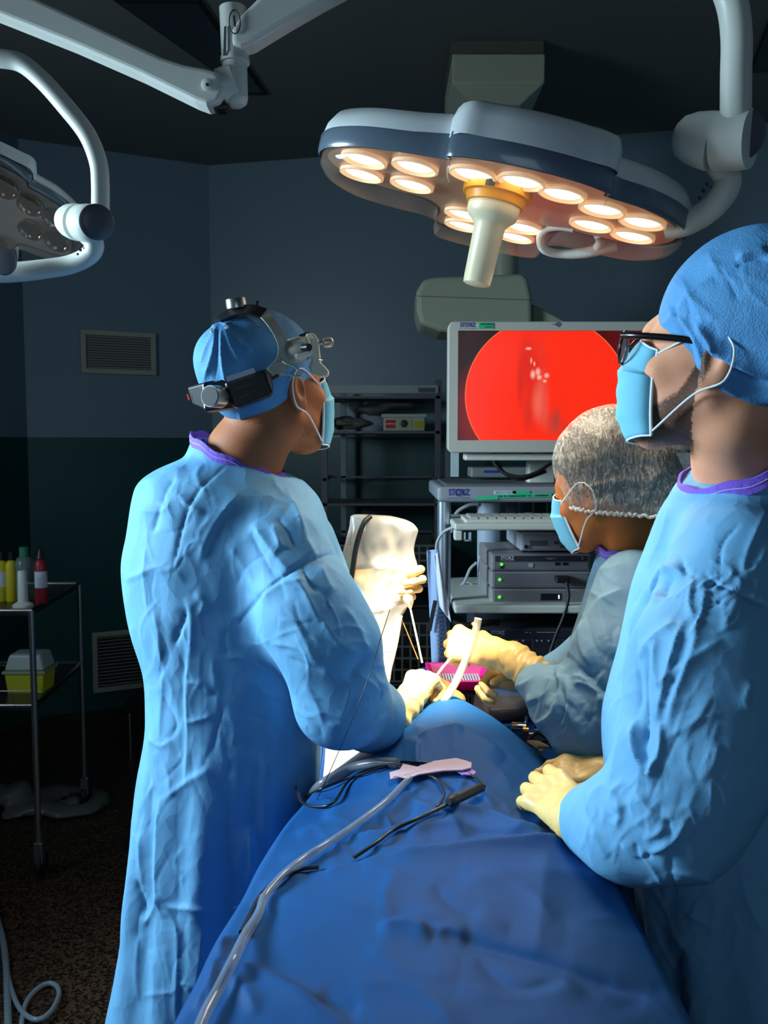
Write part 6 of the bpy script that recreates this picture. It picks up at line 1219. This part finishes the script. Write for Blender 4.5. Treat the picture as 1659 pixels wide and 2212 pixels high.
FD = [([(780, 1864), (900, 1850), (1060, 1834), (1200, 1826), (1330, 1832)], 11, (.020, .6)), ([(700, 1880), (770, 1866), (830, 1858)], 7, (.006, .6)), ([(908, 1600), (902, 1630), (906, 1660)], 9, (.009, .5)), ([(905, 1597), (950, 1582), (1000, 1586)], 10, (.014, .5)), ([(960, 1560), (1030, 1600), (1090, 1640)], 16, (.013, .4)), ([(970, 1620), (1040, 1640), (1110, 1700)], 18, (.006, -.4)), ([(740, 1680), (830, 1620), (930, 1590)], 12, (.006, .5)), ([(1020, 1690), (1060, 1720), (1110, 1760)], 10, .005), ([(930, 1530), (900, 1570), (920, 1580)], 8, .006),
      ([(755, 1806), (820, 1806), (900, 1790), (960, 1762), (1040, 1752)], 10, (.016, .5)), ([(960, 1760), (1050, 1762), (1120, 1790), (1200, 1812)], 10, (.015, .5)), ([(990, 1790), (1060, 1800), (1160, 1812)], 8, (-.007, .4)), ([(880, 1810), (940, 1792), (1000, 1790)], 10, .008), ([(860, 1700), (910, 1690), (960, 1700), (1010, 1705)], 9, (-.008, .4)), ([(700, 1760), (780, 1740), (850, 1720)], 14, .007), ([(640, 1800), (700, 1790), (760, 1800)], 12, .006), ([(690, 1850), (760, 1830), (850, 1840), (930, 1830)], 10, .006), ([(900, 1740), (850, 1780), (800, 1800)], 12, -.007), ([(830, 1755), (845, 1785), (860, 1800)], 5, .004),
      ([(940, 2010), (1060, 2040), (1200, 2080), (1400, 2150)], 16, (-.010, .3)), ([(815, 2002), (880, 2000), (935, 2018)], 12, (.012, .5)), ([(935, 2018), (970, 2010), (1010, 2020)], 10, .008), ([(870, 1985), (960, 1980), (1100, 2010)], 20, .005), ([(560, 1930), (600, 1900), (660, 1890)], 12, .006), ([(452, 2075), (480, 2050), (530, 2020), (560, 1990)], 8, (.012, .5)), ([(445, 2070), (470, 2090), (560, 2100), (680, 2170), (760, 2212)], 22, (.010, .5)), ([(690, 2150), (740, 2170), (780, 2180)], 14, -.006), ([(860, 1880), (830, 1950), (850, 1980)], 24, .005), ([(1180, 1840), (1170, 1940), (1160, 2060)], 40, .005), ([(480, 2110), (520, 2130), (560, 2190)], 12, .008), ([(420, 2180), (460, 2120), (460, 2080)], 10, .008), ([(500, 2010), (470, 2100), (450, 2180)], 9, .007), ([(1230, 1700), (1180, 1760), (1150, 1800)], 16, .004), ([(1000, 1900), (1200, 1890), (1350, 1900)], 30, .004)]
FD += rand_folds(91, 640, 1600, 1150, 1860, 26, 10, 40, 120, 9, .0035) + rand_folds(92, 480, 1900, 1450, 2200, 12, 20, 25, 220, 22, .004)
V = relax(fold(V, N, FD, 1.0), F, 2, .5); V = V + N * (.0035 * (vnoise(V, (5, 7, 5), 31) - .5))[:, None]
drape = obj('surgical_drape', V, F, MDRAPE); tag(drape, 'large blue sterile drape spread over the operating table', 'drape')
BV = BVHTree.FromPolygons([tuple(v) for v in V.tolist()], [tuple(f) for f in F.tolist()])
def on(px, py, lift=.004):
    d = W(px, py, 1.0) - np.array([0, 0, CAMZ]); d /= np.linalg.norm(d); h = BV.ray_cast(Vector((0, 0, CAMZ)), Vector(d.tolist()))
    if h[0] is None: return W(px, py, 1.6)
    p = np.array(h[0]); nn = np.array(h[1]); nn = nn if nn @ d < 0 else -nn
    return p + nn * lift
tb = thing('operating_table', 'operating table hidden under the blue drape', 'operating table', (.08, 1.1, 0))
MB().box((-.04, .5, .86), (.22, 1.75, .92)).build('mattress', MRUB, tb, smooth=False, bevel=.02); MB().box((-.05, .48, .80), (.23, 1.8, .86)).build('tabletop', MSTEEL, tb, smooth=False, bevel=.01)
MB().box((-.02, .95, .12), (.2, 1.25, .80)).build('column', MSTEEL, tb, smooth=False, bevel=.02); MB().box((-.04, .7, 0), (.25, 1.45, .12)).build('base', MGREY, tb, smooth=False, bevel=.03)
# patient: only the lit chin and nose are in sight beyond the drape
pt = thing('person', 'patient lying under the blue drape, only lit chin and nose showing', 'person', (.14, 1.6, .9))
HP = np.array([.118, 1.955, .912]); MP = np.stack([[-1, 0, 0], [0, .05, 1], [0, 1, -.05]], 1).astype(float)
body_mesh('body', pt, skin_mat('patient_skin', (236, 190, 110), (60, 40, 30)), HP, MP, 1.0, [(toW(HP, MP, 1, (0, -.02, -.07)), .055), (np.array([.14, 1.78, .89]), .058), (np.array([.12, 1.62, .93]), .06)], HP + [-.17, -.50, -.17], HP + [.17, .16, .17], extra=lambda P: ell(P, (.09, 1.56, .95), (.10, .16, .045)))

# ---- things lying on the drape
MTUBE = glassy('clear_tubing', (150, 168, 190), .45, .15); MCABLE = mat('black_cable', (26, 28, 32), .35)
P = [on(x, y, .009) for x, y in ((886, 1690), (868, 1706), (840, 1738), (800, 1772), (750, 1808), (700, 1843), (655, 1872), (615, 1905), (580, 1950), (560, 1990))] + [on(x, y, .012) for x, y in ((535, 2040), (505, 2100), (478, 2160), (452, 2212), (425, 2280))]
o = thing('suction_tube', 'long clear suction tube running down the blue drape to the bottom edge', 'tube', P[5])
MB().tube(P, [.0050] * 6 + [.0056] * 4 + [.0062] * 5, 16, smooth=6).build('tubing', MTUBE, o); MB().tube(P, [.0022] * 15, 10, smooth=6).build('inner_lumen', glassy('tube_core', (150, 165, 180), .3, .3), o)
def cable(name, pts, r, label, cat, m_=MCABLE, lift=None, group=None):
    return tag(MB().tube([on(x, y, (lift or .0045)) if len(q) == 0 else W(x, y, q[0]) for x, y, *q in pts], r, 12, smooth=8).build(name, m_), label, cat, group)
cable('light_cable', [(640, 1700, 1.50), (656, 1738), (695, 1748), (724, 1737), (753, 1695), (787, 1671), (840, 1659), (880, 1665), (905, 1678), (917, 1679), (946, 1690), (960, 1719), (946, 1750)], .0022, 'black cable looping left from the white strap across the drape', 'cable')
cable('instrument_cable', [(660, 1722, 1.5), (690, 1712), (745, 1690), (800, 1672), (850, 1655), (868, 1651), (907, 1652), (970, 1659), (1018, 1680), (1042, 1700), (1046, 1712)], .0022, 'black cable arching over the white strap to the black connector', 'cable')
cable('lead', [(968, 1742), (930, 1760), (897, 1777), (849, 1799), (815, 1826), (765, 1860)], .0026, 'twin black lead running from the connector down the drape', 'cable')
cable('lead', [(690, 1880), (655, 1884), (615, 1900), (580, 1925), (560, 1950), (520, 2020)], .0026, 'black lead emerging from the drape crease at its left edge', 'cable')
cable('flat_tubing', [(668, 1722, 1.50), (700, 1700), (760, 1668), (810, 1656), (862, 1656)], .0085, 'translucent grey tubing lying along the upper left of the drape', 'tube', glassy('grey_tubing', (140, 140, 146), .7, .2), lift=.006)
a, b = on(969, 1744, .010), on(1044, 1712, .010); o = thing('connector', 'black cable connector lying on the middle of the drape', 'connector', a)
MB().lathe(a, b - a, [(0, .0052), (.003, .0072), (.02, .0076), (.026, .0062), (.030, .0074), (np.linalg.norm(b - a) - .004, .0070), (np.linalg.norm(b - a), .004)], 20).build('sleeve', MRUB, o); MB().lathe(b, b - a, [(0, .004), (.008, .003)], 14).build('strain_relief', MCABLE, o)
def flat_on(pts, lift, name, m_, par=None, th=.002):
    Pp = [on(x, y, lift) for x, y in pts]; c_ = np.mean(Pp, 0); return obj(name, Pp + [c_], [(i, (i + 1) % len(Pp), len(Pp)) for i in range(len(Pp))], m_, par, smooth=False, solid=th)
o = thing('strap', 'pale pink adhesive strap holding the tubes on the drape', 'strap', on(930, 1675))
flat_on([(845, 1680), (864, 1674), (872, 1662), (884, 1672), (900, 1668), (940, 1655), (985, 1649), (1004, 1654), (1018, 1659), (1016, 1670), (1000, 1675), (960, 1676), (905, 1684), (880, 1692), (856, 1688), (846, 1696)], .009, 'band', mat('strap_pink', (190, 168, 186), .6), o)
flat_on([(985, 1672), (1016, 1668), (1028, 1674), (1022, 1681), (1000, 1680)], .005, 'purple_end', mat('strap_purple', (176, 130, 210), .6), o)
# clear suction tube held by the person in the hair net
P = [W(*q) for q in ((1033, 1336, 1.76), (1028, 1360, 1.76), (1016, 1400, 1.755), (1000, 1440, 1.75), (978, 1485, 1.73), (948, 1528, 1.70), (912, 1565, 1.66), (880, 1588, 1.62), (856, 1600, 1.60), (836, 1622, 1.6))]
o = thing('suction_tube', 'clear suction tube held up in the fist of the person in the hair net', 'tube', P[3])
MB().tube(P, .0078, 18, smooth=6).build('tubing', glassy('cream_tubing', (244, 236, 214), .5, .2), o); MB().tube([W(1021, 1345, 1.765)] + P[1:7], .0038, 10, smooth=6).build('inner_core', glassy('cream_core', (250, 242, 220), .6, .3), o); MB().tube(P[5:], .0040, 10, smooth=6).build('red_fluid', mat('blood_trace', (190, 60, 50), .3), o)
o = tag(MB().tube(tp((942, 1462, 1.78), (956, 1442, 1.79), (974, 1422, 1.80)), .0028, 10, smooth=3).build('suction_cannula', MGRIP), 'thin pale cannula between the two gloved fists', 'instrument')
# endoscope held between the surgeon's hands
o = thing('endoscope', 'thin steel endoscope held upright between the left surgeon\'s two hands', 'endoscope', W(900, 1400, 1.77))
MB().cyl(W(886, 1312, 1.79), W(912, 1432, 1.765), .0021, 14).build('shaft', mat('lit_steel', (236, 226, 206), .25, metal=.6), o)
MB().lathe(W(884, 1302, 1.79), W(886, 1312, 1.79) - W(884, 1302, 1.79), [(-.03, .008), (-.012, .012), (0, .010), (.006, .006), (.012, .003)], 20).build('eyepiece', mat('lit_steel', (236, 226, 206), .25, metal=.6), o)
MB().cyl(W(864, 1328, 1.81), W(903, 1424, 1.77), .0012, 10).build('side_rod', mat('brass_rod', (200, 130, 70), .3, metal=.7), o)
# ---- clear plastic camera sleeve
MSLEEVE = glassy('clear_sleeve', (245, 242, 232), .30, .2)
o = thing('camera_sleeve', 'tall clear plastic camera sleeve brightly lit beside the left surgeon', 'plastic sleeve', W(820, 1470, 1.88))
rowsS = [(1112, 768, 800, .012), (1116, 763, 850, .02), (1126, 760, 884, .028), (1142, 758, 896, .034), (1170, 750, 899, .038), (1200, 742, 898, .04), (1235, 732, 900, .042), (1260, 728, 898, .04), (1290, 730, 888, .038), (1320, 732, 876, .034), (1350, 740, 864, .03), (1400, 770, 850, .026), (1440, 795, 842, .02), (1490, 815, 834, .014)]
AS = sections([(a_, b_, c_, d_, 1.82) for a_, b_, c_, d_ in rowsS], 1.82, .03, smooth=6); V = []; nS = 72
for r_ in AS:
    for k in range(nS):
        t = 2 * math.pi * k / nS; V.append((r_[1] + r_[3] * math.cos(t), r_[2] + r_[4] * math.sin(t), r_[0]))
V = np.array(V); F = [(i * nS + j, i * nS + (j + 1) % nS, (i + 1) * nS + (j + 1) % nS, (i + 1) * nS + j) for i in range(len(AS) - 1) for j in range(nS)]
C_ = np.repeat(np.stack([AS[:, 1], AS[:, 2], AS[:, 0]], 1), nS, axis=0); Dn = V - C_; Dn /= np.linalg.norm(Dn, axis=1)[:, None] + 1e-9
V = V + Dn * (.010 * (ridged(V, (26, 26, 12), 51) - .6) + .006 * (ridged(V, (60, 60, 24), 52) - .6))[:, None]; F.append(tuple(range((len(AS) - 1) * nS, len(AS) * nS)))
V = fold(V, Dn, [([(775, 1125), (755, 1200), (745, 1290)], 6, .005), ([(800, 1120), (790, 1180), (830, 1250)], 6, .005), ([(850, 1130), (860, 1200), (850, 1290)], 6, -.006), ([(735, 1235), (800, 1220), (880, 1235)], 6, .007), ([(740, 1330), (800, 1320), (860, 1310)], 6, .006), ([(850, 1330), (835, 1400), (828, 1480)], 5, .006)]); obj('plastic_film', V, F, MSLEEVE, o)
MB().tube(tp((800, 1116, 1.80), (785, 1132, 1.785), (770, 1180, 1.775), (762, 1230, 1.77), (754, 1290, 1.775), (748, 1330, 1.79)), .0055, 12, smooth=8).build('camera_cable', MRUB, o)
MB().tube(tp((862, 1330, 1.80), (852, 1390, 1.80), (838, 1450, 1.80), (828, 1500, 1.80)), [.008, .0075, .007, .006], 14, smooth=6).build('folded_edge', mat('lit_plastic', (240, 236, 224), .3, alpha=.75), o)
m_ = MB(); m_.obox(W(842, 1408, 1.788), (1, 0, -.2), (0, 1, 0), (.2, 0, 1), .010, .001, .001); m_.build('tape_mark', MRACK, o, smooth=False)
tag(MB().tube(tp((842, 1318, 1.36), (822, 1380, 1.33), (790, 1480, 1.30), (750, 1580, 1.30), (712, 1668, 1.33), (684, 1728, 1.36)), .0007, 8, smooth=8).build('thin_wire', MCABLE), 'very thin dark wire hanging in front of the left surgeon\'s sleeve', 'wire')
# white bag and blue strap between the surgeon and the drape
o = thing('collection_bag', 'bright white plastic bag hanging below the left surgeon\'s elbow', 'bag', W(740, 1690, 1.72))
sheet([W(697, 1598, 1.73), W(860, 1560, 1.76), W(850, 1680, 1.70), W(682, 1725, 1.66)], 'film', glassy('white_film', (235, 240, 248), .9, .3), o, .002, .008); MB().cyl(W(692, 1608, 1.725), W(705, 1600, 1.725), .006, 16).build('spout', MWHITE, o)
tag(sheet([W(694, 1612, 1.66), W(703, 1606, 1.66), W(694, 1735, 1.56), W(668, 1760, 1.56)], 'blue_strap', mat('bright_blue', (20, 110, 210), .5), None), 'narrow bright blue strap beside the white bag', 'strap')

# ---- instrument table across, with its sterile items
o = thing('instrument_table', 'small table under a blue cloth beyond the drape, holding steel instruments', 'table', (.22, 2.15, 0))
ZI = .93; X0, X1, Ya, Yb = .10, .40, 1.86, 2.42
MB().box((X0, Ya, ZI - .03), (X1, Yb, ZI - .002)).build('tabletop', MSTEEL, o, smooth=False, bevel=.004)
for x in (X0 + .02, X1 - .02):
    for y in (Ya + .02, Yb - .02): MB().cyl((x, y, 0), (x, y, ZI - .03), .012, 14).build('leg', MSTEEL, o)
V = []; nx, ny = 40, 60
for i in range(ny):
    for j in range(nx):
        x = X0 - .01 + (X1 - X0 + .02) * j / (nx - 1); y = Ya - .01 + (Yb - Ya + .02) * i / (ny - 1); e = max(0, 1 - min(j, nx - 1 - j, i, ny - 1 - i) / 2.0); V.append((x, y, ZI + .001 - .10 * e + .002 * math.sin(x * 60) * math.cos(y * 41) * (1 - e)))
tag(obj('table_cloth', V, [(i * nx + j, i * nx + j + 1, (i + 1) * nx + j + 1, (i + 1) * nx + j) for i in range(ny - 1) for j in range(nx - 1)], mat('table_blue', (22, 96, 184), .6), None), 'bright blue sterile cloth on the instrument table', 'cloth')
def mesh_box(x0, x1, y0, y1, z0, z1, nx_, nz_, mb, t=.0016):
    for z in np.linspace(z0, z1, nz_): mb.box((x0, y0 - t, z - t), (x1, y0 + t, z + t)); mb.box((x0, y1 - t, z - t), (x1, y1 + t, z + t)); mb.box((x0 - t, y0, z - t), (x0 + t, y1, z + t)); mb.box((x1 - t, y0, z - t), (x1 + t, y1, z + t))
    for x in np.linspace(x0, x1, nx_): mb.box((x - t, y0 - t, z0), (x + t, y0 + t, z1))
    for y in np.linspace(y0, y1, nx_): mb.box((x1 - t, y - t, z0), (x1 + t, y + t, z1))
    return mb
ya = 2.04; a = W(925, 1520, ya); b = W(1062, 1520, ya)
bk = thing('mesh_basket', 'dark perforated steel basket under the pink tray', 'basket', ((a[0] + b[0]) / 2, ya + .07, ZI + .002))
mesh_box(X0 + .01, b[0], ya, ya + .15, ZI + .004, W(1000, 1503, ya)[2], 18, 8, MB()).build('grid', mat('basket_dark', (60, 40, 44), .35, metal=.5), bk, smooth=False); MB().box((X0 + .01, ya, ZI + .003), (b[0], ya + .15, ZI + .006)).build('floor_plate', MDARK, bk, smooth=False)
zt_ = W(1000, 1500, ya)[2]; pk = thing('pink_tray', 'bright pink plastic tray with a white ribbed insert', 'tray', ((a[0] + b[0]) / 2, ya + .07, zt_ + .002)); MPINK = mat('pink_plastic', (222, 20, 140), .4); cx_ = (a[0] + b[0]) / 2 + .004; cy_ = ya + .08
V = []; F = []
lv = [(.060, .060, .0), (.074, .085, .028), (.079, .090, .028), (.079, .090, .032), (.071, .083, .032), (.057, .057, .004)]
for hx, hy, z in lv:
    for i, j in ((-1, -1), (1, -1), (1, 1), (-1, 1)): V.append((cx_ + hx * i, cy_ + hy * j + (.0), zt_ + .003 + z))
for l in range(5):
    for j in range(4): F.append((l * 4 + j, l * 4 + (j + 1) % 4, (l + 1) * 4 + (j + 1) % 4, (l + 1) * 4 + j))
F += [(3, 2, 1, 0), (20, 21, 22, 23)]; obj('tub', V, F, MPINK, pk, smooth=False, bevel=.003)
mb = MB()
for i in range(15): x = cx_ - .046 + i * .0066; mb.box((x, cy_ - .045, zt_ + .009), (x + .0036, cy_ + .035, zt_ + .020))
mb.box((cx_ - .05, cy_ - .048, zt_ + .008), (cx_ + .055, cy_ + .04, zt_ + .010)); mb.build('ribbed_insert', mat('insert_white', (220, 214, 226), .6), pk, smooth=False)
c = W(1095, 1556, 1.96); c[2] = ZI + .028; o = thing('wrapped_case', 'dark instrument case under clear wrap on the blue cloth', 'case', c - (0, 0, .026))
MB().obox(c + [0, 0, -.006], (1, .15, 0), (-.15, 1, 0), (0, 0, 1), .055, .05, .016).build('case', mat('case_dark', (44, 42, 46), .4), o, smooth=False, bevel=.006)
V, F = sdf_mesh(lambda P: smin(ell(P, c, (.075, .07, .022)), ell(P, c + np.array([-.03, .02, .01]), (.04, .03, .022)), .02), c - .11, c + .11, .004); V = V + normals(V, F) * (.008 * (ridged(V, (34, 34, 34), 8) - .6))[:, None]; V[:, 2] = np.maximum(V[:, 2], ZI + .004); obj('clear_wrap', V, F, glassy('clear_wrap', (170, 170, 170), .12, .1), o)
def at(px, py, z=ZI + .008):
    d = W(px, py, 1.0) - np.array([0, 0, CAMZ]); return np.array([0, 0, CAMZ]) + d * ((z - CAMZ) / d[2])
o = thing('retractor', 'dark three-armed steel clamp on the blue cloth beside the gown sleeve', 'instrument', at(1165, 1590))
for q in ((1158, 1567, 1160, 1582), (1160, 1582, 1140, 1600), (1160, 1582, 1190, 1598), (1190, 1598, 1168, 1604)): MB().cyl(at(q[0], q[1]), at(q[2], q[3]), .0035, 10).build('arm', mat('dark_steel', (50, 46, 46), .25, metal=.8), o)
MB().lathe(at(1160, 1582), (0, 0, 1), [(-.004, .006), (.006, .006)], 14).build('pivot', MCHROME, o)
tag(MB().cyl(at(1137, 1548, ZI + .04), at(1134, 1582, ZI + .006), .0028, 12).build('probe', MCHROME), 'thin bright steel probe standing against the wrapped case', 'instrument')
o = thing('steel_cup', 'shiny steel cylinder lying at the edge of the drape', 'instrument', at(1120, 1580)); MB().lathe(at(1106, 1572, ZI + .016), (1, -.25, 0), [(0, .013), (.03, .013), (.032, .010)], 24).build('barrel', MCHROME, o); MB().lathe(at(1130, 1578, ZI + .016), (1, -.25, 0), [(0, .008), (.012, .008)], 20).build('neck', mat('brass_rod', (200, 130, 70), .3, metal=.7), o)
for pts, lab in ((((1138, 1604), (1165, 1606), (1188, 1618), (1160, 1618)), 'larger folded beige gauze on the blue cloth'), (((1163, 1624), (1174, 1623), (1172, 1629), (1165, 1628)), 'small scrap of beige gauze below the larger one')):
    Pp = [at(x, y, ZI + .007) for x, y in pts]; Pq = [p + [0, 0, .006] for p in Pp]; tag(MB().add(Pp + Pq, BF).build('gauze', mat('gauze', (214, 190, 156), .9), smooth=False, bevel=.001), lab, 'gauze')
# tubing on the floor at the lower left
def onfloor(px, py, z=.008): return at(px, py, z)
MFT = glassy('floor_tubing', (150, 170, 184), .75, .2)
P = [onfloor(-30, 1900), onfloor(-6, 1985), onfloor(8, 2040), onfloor(14, 2100), onfloor(16, 2160), onfloor(18, 2230)]
tag(MB().tube(P, .010, 14, smooth=6).build('drain_hose', MFT), 'thicker pale hose lying along the left edge of the floor', 'hose')
P = [onfloor(12, 2080), onfloor(24, 2135), onfloor(44, 2180, .012), onfloor(75, 2202, .02), onfloor(105, 2190, .02), onfloor(126, 2155, .014), onfloor(124, 2132, .01), onfloor(104, 2124, .01), onfloor(76, 2140, .01), onfloor(54, 2172, .008), onfloor(44, 2230, .008)]
tag(MB().tube(P, .0070, 14, smooth=8).build('drain_hose', MFT), 'thin pale hose making a loop on the floor at the lower left', 'hose')
